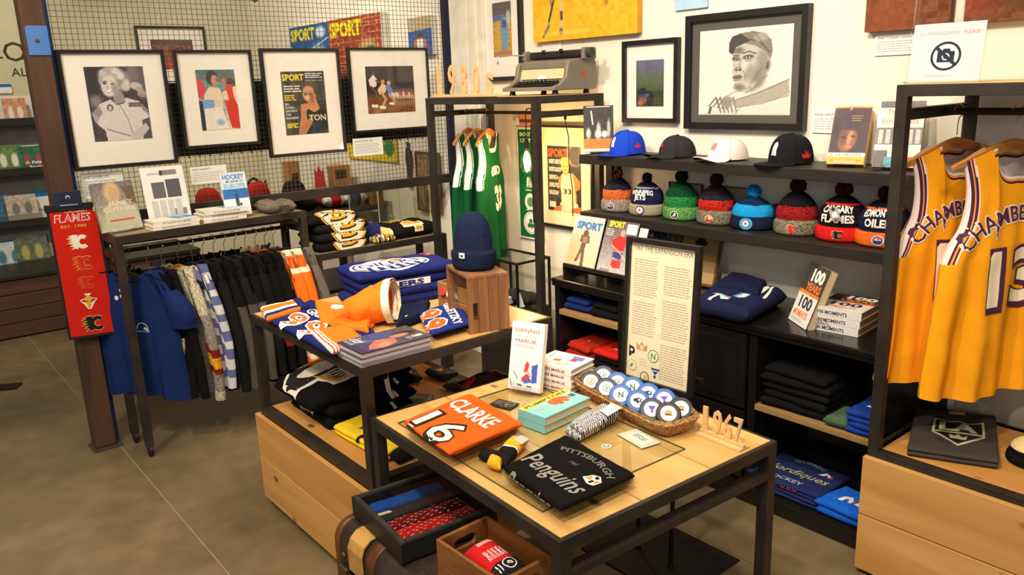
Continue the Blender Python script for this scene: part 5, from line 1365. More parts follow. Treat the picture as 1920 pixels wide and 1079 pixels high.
for row, pts in ((0, BR_),(1, FR)):
    for k, p in enumerate(pts):
        w = atz(p[0], p[1], ZG + (.044 if row else .046))
        l = iv @ w; l.z = .040
        # leaning back in the tray, faces towards the front
        nrm = Vector((.50,-.52,.68)).normalized()
        M = basis((w.x, w.y, ZG + (.040 if row else .046)), Vector((.72,.69,0)), Vector((0,0,1)) - nrm * nrm.z)
        cc, ds, em = PC[k if row else (k if k != 0 else 1)]
        if row == 0 and k in (1,2,3): cc = BLU
        if row == 0: ds = ('dark', 'blue', 'blue', 'blue', 'blue', 'black')[k] + ' rim, half hidden in the back row'; cc = (NVY, BLU, BLU, BLU, BLU, BLK)[k]
        pk = thing('hockey_puck', ('puck with %s, %s in the tray\'s %s row' % (ds.split(',')[0], ('first', 'second', 'third', 'fourth', 'fifth', 'last')[k], 'back' if not row else 'front')), 'puck', mw=M, group='hockey pucks in the woven tray')
        MB().col(cc).lathe([(.034,-.0125),(.038,-.0105),(.038,.0105),(.0345,.0125)], 32).build('rubber_disc', PLAST, pk)
        m = MB().col((236,234,228)); m.poly(circ(0,0,.0245,28), z=.0131); m.col((150,150,156)); m.poly(circ(0,0,.0185,24), z=.0133) if k in (0,1) else None; m.col((236,234,228)); m.poly(circ(0,0,.0175,24), z=.0134) if k in (0,1) else None
        wedge_emblem(m, k, em); m.build('emblem', MATTE, pk)
# ---- cut-out wooden numbers
def wooden_number(label, pa, pb, txt, h, gap_w, d=.006, bd=.045):
    a, b_ = Vector(pa), Vector(pb); u = (b_ - a); L_ = u.length
    t = thing('cutout_numbers', label, 'letters', mw=basis(a, u, (0,0,1)))
    MB().box((0,0,-bd / 2),(L_, .007, bd / 2)).box((.0,.007,-.007),(L_, .016,.006)).build('base', LASER, t, bevel=.0008)
    n = len(txt)
    for i, ch in enumerate(txt):
        m = MB(); solid_text(m, ch, h, d, MT((L_ * (.03 + .94*(i + .5) / n) - gap_w / 2,.015,-d / 2)), gap_w * (.55 if ch == '1' else 1), bold=.018)
        m.build('numeral', LASER, t)
    return t
pa, pb = pz(ZT0,(1314,812),(1396,845))
wooden_number('small cut-out wooden 1967 standing on the low table', pa, pb, '1967', .075,.030)

# ================================================================ framed sign on a floor stand behind the low table
ys = 2.14
bl_, br2 = aty(1166,703, ys - .02), aty(1297,752, ys - .02); tl_, tr_ = aty(1184,441, ys + .02), aty(1309,462, ys + .02)
w_ = (br2.x - bl_.x + tr_.x - tl_.x)/2; zb_ = (bl_.z + br2.z)/2; h_ = (tl_.z + tr_.z)/2 - zb_
Ms = basis((bl_.x + .012, ys - .02, zb_),(1,.06,0),(.0,.07,1))
SG = thing('framed_sign', 'tall black-framed sign headed 1967 THE EXPANSION ERA on a floor stand', 'sign', mw=Ms)
frame_bars(w_, h_, .018,.026).build('frame', FRAMEB, SG, bevel=.002)
CREAM = mat('cream_poster_paper', (240,228,196),.65,0,.015)
MB().box((.012,.012,.004),(w_ - .012, h_ - .012,.012)).build('poster', CREAM, SG)
m = MB(); z = .0128; m.col((150,132,104)); text(m, '1967 THE EXPANSION ERA', w_ * .5, h_ * .915,.020, w_ * .80, z=z)
m.col((182,164,130))
for (x0, x1, segs) in ((.11,.46,((.60,.86),(.33,.57))),(.53,.90,((.64,.84),(.34,.61),(.06,.31)))):
    for k, (y0, y1) in enumerate(segs): lines(m, w_ * x0, h_ * y0, w_ * x1, h_ * y1, int((y1 - y0)*62),.0024, z=z, seed=k + int(x0*100), rag=.14)
def em(cx, cy): return w_ * cx, h_ * cy
x, y = em(.27,.255); m.col((206,150,80)); m.poly([(x - .022, y - .012),(x - .026, y + .012),(x - .012, y + .004),(x, y + .020),(x + .012, y + .004),(x + .026, y + .012),(x + .022, y - .012)], z=z); m.col((226,206,160)); m.poly(circ(x, y - .002,.010,12), z=z + .0004)
x, y = em(.10,.215); m.col((34,34,46)); m.poly([(x - .004, y + .020),(x + .018, y + .014),(x + .024, y),(x + .018, y - .012),(x + .008, y - .012),(x + .006, y - .022),(x - .004, y - .022)], z=z); m.col((240,228,196)); m.poly(circ(x + .008, y + .002,.006,10), z=z + .0004)
x, y = em(.44,.21); m.col((40,140,70)); m.poly(circ(x, y, .024,24), z=z); m.col((240,228,196)); m.poly(circ(x, y, .021,24), z=z + .0004); m.col((40,140,70)); text(m, 'N', x, y - .011,.022,.02, z=z + .0008, bold=.02)
x, y = em(.14,.11); m.col((200,196,120)); m.poly(circ(x, y, .022,20), z=z); m.col((240,228,196)); m.poly(circ(x, y, .018,20), z=z + .0004); m.col((120,150,110)); m.poly([(x - .012, y - .006),(x, y + .010),(x + .006, y + .004),(x - .002, y - .008)], z=z + .0008)
x, y = em(.48,.10); m.col((56,70,160)); m.poly([(x - .022, y + .016),(x + .020, y + .016),(x + .004, y - .004),(x + .0, y - .010),(x - .006, y - .004)], z=z); m.poly(circ(x - .002, y - .016,.006,10), z=z); m.col((240,228,196)); m.poly([(x - .016, y + .008),(x + .012, y + .008),(x + .010, y + .005),(x - .014, y + .005)], z=z + .0004)
x, y = em(.33,.05); m.col((130,134,120)); m.poly(circ(x, y, .021,20), z=z); m.col((240,228,196)); m.poly(circ(x, y, .016,20), z=z + .0004); m.col((226,186,60)); m.poly([(x - .006, y - .006),(x + .012, y - .004),(x + .012, y + .010),(x - .002, y + .006)], z=z + .0008)
m.col((200,190,160)); lines(m, w_ * .25, h_ * .12, w_ * .36, h_ * .18,3,.002, z=z)
m.build('print', MATTE, SG)
MB().add([(.018,.018,.020),(w_ - .018,.018,.020),(w_ - .018, h_ - .018,.020),(.018, h_ - .018,.020)], [(0,1,2,3)]).build('glass', glassy('sign_glass', (1,1,1),.03), SG)
p1 = atz(1186,1040,0); p2 = aty(1254,1000,2.06); 
FS = thing('sign_stand', 'black steel floor stand with a flat plate, carrying the tall framed sign', 'stand', (p1.x, p1.y + .04,0))
MB().box((-.16,-.16,0),(.30,.22,.006)).build('base_plate', BLACKM, FS, bevel=.002)
xr = Ms.translation.x - p1.x
for dx in (-.01,.15):
    MB().tube([(dx, 0.0,.006),(dx, .02,.62),(dx - .02,.115,.70),(dx - .02,.13,1.0)], .0085,8).lathe([(.014,.006),(.012,.016)], 12, MT((dx, 0,0))).build('post', BLACKM, FS)
MB().box((-.14,.10,.70),(.19,.12,.72)).build('cross_bar', BLACKM, FS)
# ================================================================ on the back table
ZB = Z2 + .0025
# jersey with name and number, spread out
def gretz(m, w, h, wp):
    def dr(q):
        q.col((240,236,230)); text(q, 'GRETZKY', w * .50, h * .55, h * .17, w * .56, bold=.03)
        for dx, dy in ((.28,0),(.56,0)):
            q.col((240,236,230)); text(q, '9', w * dx, h * .0, h * .48, w * .26, bold=.06); q.col((232,104,36)); text(q, '9', w * dx, h * .02, h * .44, w * .23, z=.0008, bold=.015)
        q.col((232,104,36))
    k = flatdecal(dr, wp, .02); m.v, m.f, m.c = k.v, k.f, k.c
BL_, OR_ = (30,38,102),(240,124,34)
q = pz(ZB + .02,(502,597),(622,663),(700,606),(585,562))
def jb_(u, v): return OR_ if (v > .80 - .25 * abs(u - .62)) and u > .28 else BL_
J = folded('hockey_jersey', 'blue and orange hockey jersey lettered GRETZKY spread on the back table', 'jersey', q, ZB, .024, BL_, gretz, None, 2,.006, jb_)
def stripe_a(u, v):
    return (240,236,228) if v > .82 or .28 < v < .5 else (OR_ if v < .1 or .5 < v < .82 else BL_)
q = pz(ZB + .03,(490,578),(500,598),(582,574),(560,560))
q = [q[0], q[3], q[2], q[1]]
child_slab(J, 'sleeve', pz(ZB + .03,(499,601),(580,576),(562,561),(489,579)), ZB + .016,.024, BL_, 3,.004, lambda u, v: stripe_a(u, v) if u < .8 else BL_, nu=30, nv=30, label='white and orange striped sleeve')
child_slab(J, 'sleeve', pz(ZB + .03,(622,662),(690,640),(650,612),(580,622)), ZB + .018,.022, OR_, 5,.006, lambda u, v: OR_ if u > .22 else ((240,236,228) if int(u * 22) % 2 == 0 else (220,90,40)), nu=36, nv=20, label='orange sleeve with striped cuff')
child_slab(J, 'sleeve', pz(ZB + .03,(640,655),(725,640),(700,615),(655,605)), ZB + .004,.020, BL_, 6,.006, None, label='blue sleeve end')
q = pz(ZB + .04,(600,600),(690,618),(700,585),(590,560))
child_slab(J, 'shoulder', q, ZB + .012,.030, OR_, 8,.009, None, label='orange shoulder yoke')
# orange toque lying on its side
cu = atz(735,566, ZB + .085); tp = atz(626,580, ZB + .06)
ax = (tp - cu); Lq = ax.length; ax.normalize()
TQ = thing('knit_toque', 'bright orange knit toque with white cuff lying on the blue jersey', 'hat', mw=basis(cu, ax, (0,0,1)))
def tq(u, v, dr=0):
    a = 2 * PI * u; x = Lq * 1.02 * v
    r = .098*(1 - .58 * v ** 2.2)*(1 + .10 * NZ(math.cos(a)*1.5, math.sin(a)*1.5, v * 5,1.3)) + dr
    if v > .93: r *= math.sqrt(max(0,(1 - v)/.07))
    sag = -.035 * v ** 1.5
    return (x, r * (.80 - .1 * v) * math.sin(a) + sag + .004, r * 1.05 * math.cos(a) + .012 * math.sin(v * 9))
MB().col(OR_).grid(tq, 44,40, cu=True).build('crown', KNIT, TQ, smooth=True)
cf = MB().col((240,228,200)); cf.grid(lambda u, v: (lambda p: (p[0] - .004 + .034*(v if v < .5 else 1 - v)*2 - .02, p[1], p[2]))(tq(u, .06,.010 if v < .5 else -.003)),60,10, cu=True); cf.build('cuff', KNIT, TQ, smooth=True, label='cream ribbed cuff')
pp = TQ.matrix_world.inverted() @ atz(633,577, ZB + .105) if False else (basis(cu, ax, (0,0,1)).inverted() @ atz(633,577, ZB + .10))
mb = MB().col((244,236,216)); mb.lathe([(.001,-.010),(.020,-.009),(.026,0),(.020,.009),(.001,.010)], 20, basis(pp, (1,.2,0),(0,.2,-1))); mb.build('pompom', KNIT, TQ, smooth=True, label='cream woollen pompom')
# stack of blue sweaters with oval crest
def oilers(top):
    def d(m, w, h, wp):
        def dr(q):
            if top:
                q.col((236,232,226)); q.poly(circ(w * .42, h * .42, w * .40,36, ry=h * .40), z=0); q.col(BL_); q.poly(circ(w * .42, h * .42, w * .375,36, ry=h * .365), z=.0006); q.col((236,232,226)); q.poly(circ(w * .42, h * .42, w * .355,36, ry=h * .34), z=.0012)
                q.col((226,104,50)); q.poly(circ(w * .50, h * .66, w * .12,18, ry=h * .10), z=.0018); q.col((236,232,226)); q.poly(circ(w * .46, h * .63, w * .07,14, ry=h * .05), z=.0022)
                q.col(BL_); text(q, 'OILERS', w * .42, h * .38, h * .20, w * .62, z=.0018, bold=.015)
                for k in range(6): q.poly([(w * (.14 + .10 * k), h * .08),(w * (.19 + .10 * k), h * .06),(w * (.20 + .095 * k), h * .34),(w * (.155 + .095 * k), h * .34)], z=.0018)
                q.col((226,104,50)); text(q, '2', w * .90, h * .62, h * .2, w * .12, bold=.03)
            else:
                q.col((236,232,226)); q.poly([(w * .08,-h * .16),(w * .7,-h * .16),(w * .7,-h * .02),(w * .08,-h * .02)]); q.col(BL_); text(q, 'OILERS', w * .38,-h * .14, h * .10, w * .5, z=.0008, bold=.04)
        k = flatdecal(dr, wp, .02); m.v, m.f, m.c = k.v, k.f, k.c
    return d
zz = ZB
for i in range(4):
    T = .042
    q0 = pz(1.02,(634,540),(700,549),(808,500),(712,482))
    q0 = pz(ZB + .15,(650,563),(782,522),(800,497),(640,512))
    a_, b2 = atz(664,568, ZB + .11), atz(800,524, ZB + .11); v_ = Vector((-.22,.02,0))
    a_ = Vector((-2.83,1.50,0)); b2 = Vector((-2.76,1.93,0)); v_ = Vector((-.26,.03,0))
    o_ = Vector((.008*(i % 2),.01*((i * 2) % 3),0))
    q = [a_ + o_, b2 + o_, b2 + v_ + o_, a_ + v_ + o_]
    folded('folded_sweater', ('lowest royal blue sweater of the stack beside the wooden crate', 'second royal blue sweater up, beside the wooden crate', 'third royal blue sweater up, its crest showing at the fold', 'topmost royal blue sweater with a white oval OILERS crest')[i], 'sweater', q, zz, T, BL_, oilers(i == 3) if i > 1 else None, 'stacked blue sweaters', 20 + i, .006,(lambda u, v: (238,232,222) if v > .93 and u > .3 else BL_), HEATHER if False else CLOTH)
    zz += T - .003
# small wooden crate with tins
def crate(name, label, o, ang, lx, ly, hz, t=.009, boards=3, mat_=None, holes=True, gap=.0025, mw=None):
    m_ = mat_ or CRATEX
    c = thing(name, label, 'crate', o, ang)
    MB().box((t, t, 0),(lx - t, ly - t, t)).build('bottom', m_, c)
    for k in range(boards):
        z0 = hz * k / boards + gap / 2; z1 = hz * (k + 1) / boards - gap / 2
        MB().box((0,0, z0),(lx, t, z1)).build('side_board', m_, c, bevel=.0012); MB().box((0, ly - t, z0),(lx, ly, z1)).build('side_board', m_, c, bevel=.0012)
    for x in (0, lx - t * 1.2):
        x1 = x + t * 1.2
        if holes:
            a, b_, z0, z1 = ly * .28, ly * .72, hz * .60, hz * .84
            outer = [(t, 0),(ly - t, 0),(ly - t, hz),(t, hz)]
            m = MB()
            M = basis((x, 0,0),(0,1,0),(0,0,1))
            for (p0, p1) in (((t, 0),(ly - t, z0)),((t, z1),(ly - t, hz)),((t, z0),(a, z1)),((b_, z0),(ly - t, z1))): m.box((p0[0], p0[1], 0),(p1[0], p1[1], t * 1.2), M)
            r = (z1 - z0)/2; zc = (z0 + z1)/2
            for sg, xx in ((-1, a),(1, b_)):
                pts = [(xx, z0),(xx, z1)] ; arc = [(xx - sg * r + sg * r * math.cos(rad(t_)), zc + r * math.sin(rad(t_))) for t_ in range(90,-1,-15)]
                m.prism([(xx, z1)] + [(xx - sg * r, z1)] + arc[1:] , t * 1.2, M) if False else None
                for sg2 in (-1,1):
                    m.prism([(xx, zc + sg2 * r)] + [(xx - sg * r + sg * r * math.cos(rad(t_)), zc + sg2 * r * math.sin(rad(t_))) for t_ in (90,72,54,36,18,0)], t * 1.2, M)
            m.build('end_panel', m_, c)
        else:
            MB().box((x, t, 0),(x1, ly - t, hz)).build('end_panel', m_, c, bevel=.0012)
    return c
cc = crate('wooden_crate', 'small open wooden crate of tins behind the upright crate', (-2.62,1.74, ZB),0,.20,.17,.125, boards=2, holes=False)
for i in range(6):
    t = thing('souvenir_tin', ('leftmost red tin in the front row of the small crate', 'white tin beside the leftmost red tin in the small crate', 'grey tin in the front row of the small crate', 'rightmost red tin in the front row of the small crate', 'white tin in the back row of the small crate', 'grey tin in the back row of the small crate')[i], 'tin', (-2.59 + .034*(i % 4) + .012,1.775 + .05*(i // 3), ZB + .075), rad(20 * i), 'tins in the small crate')
    MB().col(((190,50,40),(226,222,214),(150,150,156))[i % 3]).lathe([(.017,0),(.018,.002),(.018,.042),(.016,.044)], 16, MT((0,0,0),0, rad(70))).build('body', PLAST, t)
# upright crate with the navy beanie on top
F_, Rr_ = atz(881,628, ZB), atz(957,616, ZB)
d_ = (Rr_ - F_); wd = d_.length; an = math.atan2(d_.y, d_.x); Hc = .205
UB = thing('upright_crate', 'brown wooden crate standing on end with a navy beanie on top', 'crate', (F_.x, F_.y, ZB), an)
dp = .24     # depth away to the left
t_ = .011
# local x along the visible solid face, y into the crate's depth
nbx = 4
M0 = Matrix.Identity(4)
for k in range(nbx):
    MB().box((wd * k / nbx + (.0 if k else .0),0,0),(wd * (k + 1) / nbx - .0015, t_, Hc)).build('board', CRATE, UB, bevel=.001) if k else None
# first board carries the hand hole
m = MB(); x1 = wd / nbx - .0015
for (a, b_) in (((0,0),(x1, Hc * .24)),((0, Hc * .56),(x1, Hc)),((0, Hc * .24),(x1*.46, Hc * .56)),((x1*.97, Hc * .24),(x1, Hc * .56))): m.box((a[0], 0, a[1]),(b_[0], t_, b_[1]))
m.build('board', CRATE, UB)
m = MB()
for (a, b_) in (((0,0),(wd, Hc * .24)),((0, Hc * .56),(wd, Hc)),((0, Hc * .24),(wd * .11, Hc * .56)),((wd * .24, Hc * .24),(wd, Hc * .56))): m.box((a[0], dp - t_, a[1]),(b_[0], dp, b_[1]))
m.build('back_board', CRATE, UB)
for k in range(2): MB().box((wd * k / 2,-.001, Hc),(wd * (k + 1)/2 - .001, dp, Hc + t_)).build('top_board', CRATE, UB, bevel=.001)
MB().box((0, t_, 0),(wd, dp - t_, t_)).build('bottom_board', CRATE, UB)
MB().box((wd - t_, t_, t_),(wd, dp - t_, Hc)).build('side_board', CRATE, UB)
zt_ = ZB + Hc + t_
bc_ = atz(889,496, zt_)
Mu = MT((F_.x, F_.y, 0), an); cen = Mu @ Vector((wd * .46, dp * .52,0))
beanie('plain navy beanie with a small white tab, on top of the upright crate', (cen.x, cen.y, zt_ + .001), rad(20),.078,.215, [(0,(28,35,62))], ((27,34,60), False), None,
       lambda q: (q.col((230,226,220)), q.box((-.010,.052,0),(.010,.072,.002)), q.col((60,60,80)), q.poly([(-.005,.057),(.005,.057),(.004,.065),(-.004,.065)], z=.0025)), None, None, .34,.85, name='knit_beanie', heather=False, seed=5, ribs=44,
       shape=[(0,.90),(.06,.98),(.2,1.02),(.33,1.04),(.36,.98),(.5,.96),(.65,.91),(.8,.80),(.9,.64),(.97,.42),(1,.02)])
# second folded jersey
def g99(m, w, h, wp):
    def dr(q):
        q.col((240,236,230)); text(q, 'GRETZKY', w * .5, h * .60, h * .2, w * .95, bold=.04)
        for dx in (.28,.72): q.col((240,236,230)); text(q, '9', w * dx, -h * .15, h * .58, w * .42, bold=.10); q.col((226,96,34)); text(q, '9', w * dx, -h * .13, h * .55, w * .38, z=.0008, bold=.05)
    k = flatdecal(dr, wp, .02); m.v, m.f, m.c = k.v, k.f, k.c
for i in range(3):
    q = pz(ZB + .02 + .012 * i, (806,625),(872,604),(868,574),(786,584))
    q = pz(ZB + .012 * i + .01,(808,628),(786,587),(858,566),(884,606))
    q = [q[1], q[0], q[3], q[2]]
    folded('folded_jersey', ('lowest blue jersey under the folded 99 jersey by the crate', 'middle blue jersey under the folded 99 jersey by the crate', 'folded blue jersey with an orange 99 beside the upright crate')[i], 'jersey', q, ZB + i * .013,.014,(38,48,122) if i == 2 else (26,32,80), g99 if i == 2 else None, 'folded blue jerseys by the crate', 30 + i, .003)
q = pz(ZB + .03,(742,610),(800,588),(806,566),(752,575))
folded('winter_hat', 'dark navy knit cap with a small white mark, flat beside the orange toque', 'hat', q, ZB, .045,(26,32,60), lambda m, w, h, wp: (lambda k: (setattr(m, 'v', k.v), setattr(m, 'f', k.f), setattr(m, 'c', k.c)))(flatdecal(lambda q_: (q_.col((230,226,220)), q_.poly(circ(w * .3, h * .10,.008,10))), wp, .02)), None, 40,.006, None, KNIT)
# three glossy books
def art_99():
    a = Art(110,70,(70,60,64)).grad((84,74,72),(60,56,110)).noise(10,4,1); a.poly([(.05,.45),(.3,.2),(.42,.34),(.5,.7),(.3,1),(0,1)], (60,70,130)); a.ell(.44,.22,.14,.18,(40,32,34),.3); a.ell(.50,.30,.10,.14,(180,130,106),.3)
    a.poly([(.48,.52),(.62,.40),(.84,.44),(.98,.66),(.9,.86),(.7,.8),(.5,.66)], (186,110,96)); a.line([(.40,.80),(.46,.62),(.62,.54),(.9,.6)], .02,(226,130,110)); a.ell(.8,.62,.12,.1,(206,140,120),.6); a.poly([(0,.7),(.2,.62),(.34,.8),(.3,1),(0,1)], (50,60,120)); a.rect(0,.9,1,1,(44,40,56),.6)
    return a.noise(8,1,2)
def ext_99(mb, M, w, h): mb.col((240,236,230)); text(mb, '99', w * .76, h * .80, h * .14, w * .13, M=M, bold=.05); text(mb, 'Gretzky', w * .20, h * .14, h * .15, w * .34, M=M, bold=.01, slant=.3); mb.col((200,196,200)); lines(mb, w * .70, h * .70, w * .88, h * .77,2,.004, M); text(mb, 'STORIES OF THE GAME', w * .22, h * .06, h * .05, w * .36, M=M, bold=.02)
zb = ZB + .052
f_, r_, b_, l_ = pz(zb, (678,664),(811,630),(761,609),(632,642))
for i in range(3):
    uu = (f_ - l_); vv = (r_ - f_)
    M = basis((l_.x + .003*(i % 2) - .004*(2 - i), l_.y - .004*(i % 2), ZB + i * .0172), uu, vv)
    flat_book(('lowest glossy picture book of three on the back table', 'middle glossy picture book of three on the back table', 'topmost glossy picture book titled 99 on the back table')[i], M, uu.length, vv.length, .017,(60,56,70), pages=(200,194,196), spine='l', art=art_99() if i == 2 else None, ext=ext_99 if i == 2 else None, back=(150,146,150))['group'] = 'glossy books on the back table'
# ---- lower deck of the back table
ZD = .4625
def pengu(m, w, h, wp):
    def dr(q):
        s = h * .34; px, py = w * .38, h * .34
        q.col((226,220,206)); q.poly([(px - 1.0 * s, py - .5 * s),(px - .9 * s, py + .7 * s),(px - .3 * s, py + 1.05 * s),(px + .3 * s, py + .9 * s),(px + .4 * s, py + .5 * s),(px + 1.3 * s, py + .5 * s),(px + 1.25 * s, py - .2 * s),(px + .5 * s, py - .3 * s),(px + .6 * s, py - 1.0 * s),(px - .2 * s, py - 1.1 * s)], z=0)
        q.col((24,22,24)); q.poly([(px - .92 * s, py - .45 * s),(px - .84 * s, py + .62 * s),(px - .3 * s, py + .95 * s),(px + .24 * s, py + .8 * s),(px + .34 * s, py + .4 * s),(px + .3 * s, py - .3 * s),(px + .4 * s, py - .9 * s),(px - .2 * s, py - 1.0 * s)], z=.0007)
        q.col((206,160,50)); q.poly([(px - .84 * s, py - .4 * s),(px - .76 * s, py + .55 * s),(px - .5 * s, py + .7 * s),(px - .55 * s, py + .1 * s)], z=.0012); q.poly([(px + .1 * s, py - .3 * s),(px + 1.1 * s, py + .36 * s),(px + 1.05 * s, py - .1 * s)], z=.0012)
        q.col((232,226,210)); q.poly(circ(px - .2 * s, py + .0 * s, .34 * s, 18, ry=.6 * s), z=.0016); q.col((24,22,24))
        for k in range(4): q.poly([(px + (.42 + .14 * k) * s, py + .05 * s),(px + (.48 + .14 * k) * s, py + .05 * s),(px + (.5 + .14 * k) * s, py + .34 * s),(px + (.44 + .14 * k) * s, py + .34 * s)], z=.0018)
        q.col((226,220,206)); q.poly([(px + .7 * s, py + .75 * s),(px + 1.8 * s, py + 1.3 * s),(px + 1.84 * s, py + 1.2 * s),(px + .74 * s, py + .65 * s)], z=.0010)
    k = flatdecal(dr, wp, .02); m.v, m.f, m.c = k.v, k.f, k.c
zz = ZD
for i in range(4):
    q = [Vector((-3.09,1.225)), Vector((-2.80,1.24)), Vector((-2.80,1.62)), Vector((-3.09,1.60))]
    q = [Vector(atz(*p)[:2]) for p in ((560,735, ZD + .10),(650,790, ZD + .06),(740,730, ZD + .08),(640,690, ZD + .1))]
    q = [Vector((-3.07,1.26)), Vector((-2.72,1.26)), Vector((-2.66,1.62)), Vector((-3.05,1.62))]
    o_ = Vector((.01*(i % 2),.008*(i % 3)))
    folded('folded_sweater', ('lowest black sweater in the tall stack under the back table', 'second black sweater up in the stack under the back table', 'third black sweater up in the stack under the back table', 'topmost black sweater with a large penguin crest, under the back table')[i], 'sweater', [p + o_ + Vector((-.03,-.055))*(i == 3 and k < 2) for k, p in enumerate(q)], zz, .056,(14,13,15), pengu, 'black penguin sweaters', 50 + i, .008, None, CLOTH, droop=.085 if i == 3 else .012)
    zz += .052
for i in range(2):
    q = [Vector(p[:2]) for p in pz(ZD + .02,(626,806),(722,862),(790,815),(690,780))]
    def yd(m, w, h, wp):
        def dr(q): q.col((24,22,22)); q.poly([(w * .3, h * .3),(w * .55, h * .55),(w * .75, h * .5),(w * .9, h * .95),(w * .5, h * .9),(w * .35, h * .7)]); q.poly([(w * .45,-h * .1),(w * .5,-h * .1),(w * .58, h * .3),(w * .5, h * .4)])
        k = flatdecal(dr, wp, .02); m.v, m.f, m.c = k.v, k.f, k.c
    folded('folded_shirt', ('lower yellow shirt under the front corner of the back table', 'upper yellow shirt with a black emblem under the back table')[i], 'shirt', q, ZD + i * .019,.021,(240,206,40), yd if i else None, 'yellow shirts', 60 + i, .004)
q = [Vector(p[:2]) for p in pz(ZD + .02,(700,870),(790,880),(840,800),(760,780))]
q = [Vector((-2.42,1.30)), Vector((-2.27,1.30)), Vector((-2.30,1.62)), Vector((-2.50,1.62))]
folded('folded_shirt', 'black shirt with gold and white trim next to the yellow shirts', 'shirt', q, ZD, .03,(22,21,23), None, None, 64,.004, lambda u, v: (226,200,110) if .70 < v < .76 else ((236,228,200) if v > .93 else (22,21,23)))
# clear bags of pins and gloves
for i, (px, py) in enumerate(((-2.98,1.80),(-2.90,1.92),(-2.72,1.90),(-2.70,1.66),(-2.62,1.60))):
    p = Vector((px, py, ZD)); a = rad(-20 + 23 * i)
    u = Vector((math.cos(a), math.sin(a)))*.065; v = Vector((-math.sin(a), math.cos(a)))*.045; c2_ = Vector((p.x, p.y))
    b = folded('bagged_souvenir', ('black and gold packaged souvenir deepest under the back table', 'dark packaged souvenir lettered in gold under the back table', 'dark packaged souvenir below the glossy books', 'grey gloves in clear wrapping under the back table', 'red and grey packaged gloves beside the dark crate')[i], 'package', [c2_ - u - v, c2_ + u - v, c2_ + u + v, c2_ - u + v], ZD, .035,((40,34,30),(30,26,26),(60,50,44),(120,116,110),(110,100,96))[i], None, 'wrapped souvenirs under the back table', 70 + i, .010,(lambda u, v, i=i: ((200,150,80),(206,120,60),(180,140,70),(150,146,140),(190,60,50))[i] if .35 < u < .6 and .3 < v < .6 else ((40,34,30),(30,26,26),(60,50,44),(120,116,110),(110,100,96))[i]), PLAST)
dc = atz(905,720, ZD)
dkc = crate('wooden_crate', 'dark stained crate of gloves under the right end of the back table', (-2.52,1.72, ZD),0,.27,.22,.13, boards=2, mat_=mat('near_black_crate', (40,28,20),.6,0,.3,8), holes=False)
for i in range(4):
    q = [Vector((-2.50 + .06 * i, 1.74)), Vector((-2.44 + .06 * i, 1.74)), Vector((-2.44 + .06 * i, 1.90)), Vector((-2.50 + .06 * i, 1.90))]
    folded('knit_gloves', ('black gloves with a red label at the left of the dark crate', 'black and maroon gloves in the dark crate', 'dark gloves with a red cuff in the dark crate', 'black fluffy gloves at the right of the dark crate')[i], 'gloves', q, ZD + .06,.09 + .02*(i % 2),((30,26,28),(60,24,28),(34,28,30),(20,18,20))[i], None, 'gloves in the dark crate', 80 + i, .012,(lambda u, v, i=i: (150,40,36) if (v < .3 and i in (0,2)) else ((30,26,28),(60,24,28),(34,28,30),(20,18,20))[i]), KNIT)

# ================================================================ trunk, tray of socks, crate of socks
ZK = .445
TR = thing('steamer_trunk', 'old brown leather-bound trunk under the low table', 'trunk', (-2.125,.965,0))
LT, DT = .86,.42
LEA = mat('worn_trunk_leather', (30,22,19),.4,0,.5,7,.4,50, rgb2=(66,50,42))
LEA2 = mat('orange_brown_trim', (62,34,18),.4,0,.4,9,.3,60, rgb2=(128,74,34))
def rr(a0, y0, y1, r, z0, z1, n=7):
    """rounded profile in y-z"""
    pts = [(y1, z0),(y0, z0)]
    for i in range(n + 1): a = PI - PI / 2 * i / n; pts.append((y0 + r + r * math.cos(a), z1 - r + r * math.sin(a)))
    for i in range(n + 1): a = PI / 2 - PI / 2 * i / n; pts.append((y1 - r + r * math.cos(a), z1 - r + r * math.sin(a)))
    return pts
def prof(y0, y1, r, z0, z1): return [p for p in rr(0, y0, y1, r, z0, z1)][::-1]
MX = lambda x: basis((x, 0,0),(0,1,0),(0,0,1))
MB().prism(prof(.006, DT, .06,0, ZK - .006), LT, MX(0)).build('body', LEA, TR, bevel=.018)
for x in (-.004, LT - .03): MB().prism(prof(0, DT, .065,0, ZK),.034, MX(x)).build('end_binding', LEA2, TR, bevel=.010)
for x in (.20,.50): MB().prism(prof(0, DT, .065,0, ZK),.045, MX(x)).build('strap_slat', LEA2 if x > .4 else LEA2, TR, bevel=.005)
MB().box((.05,-.002, ZK - .14),(LT - .05,.004, ZK - .125)).build('lid_seam', mat('dark_seam', (30,20,16),.6), TR)
lb = MB().prism([(.0, ZK - .16),(.0, ZK - .05),(.012, ZK - .02),(.035, ZK - .002),(.06, ZK + .001),(.06, ZK - .003),(.037, ZK - .006),(.015, ZK - .024),(.004, ZK - .05),(.004, ZK - .16)], .085, basis((.095,-.002,.0),(0,1,0),(0,0,1))); lb.build('paper_label', mat('yellowed_label', (196,150,78),.6,0,.15,20), TR)
for x in (.05,.17,.30,.46,.58): MB().lathe([(.012,0),(.010,.004),(.001,.006)], 12, basis((x, .004, ZK - .10),(1,0,0),(0,0,1))).build('rivet', mat('tarnished_brass', (110,84,56),.45,.7), TR)
for x in (.035,.30): MB().box((x, -.012, ZK - .19),(x + .05,.004, ZK - .13)).build('clasp', mat('tarnished_brass', (110,84,56),.45,.7), TR, bevel=.006)
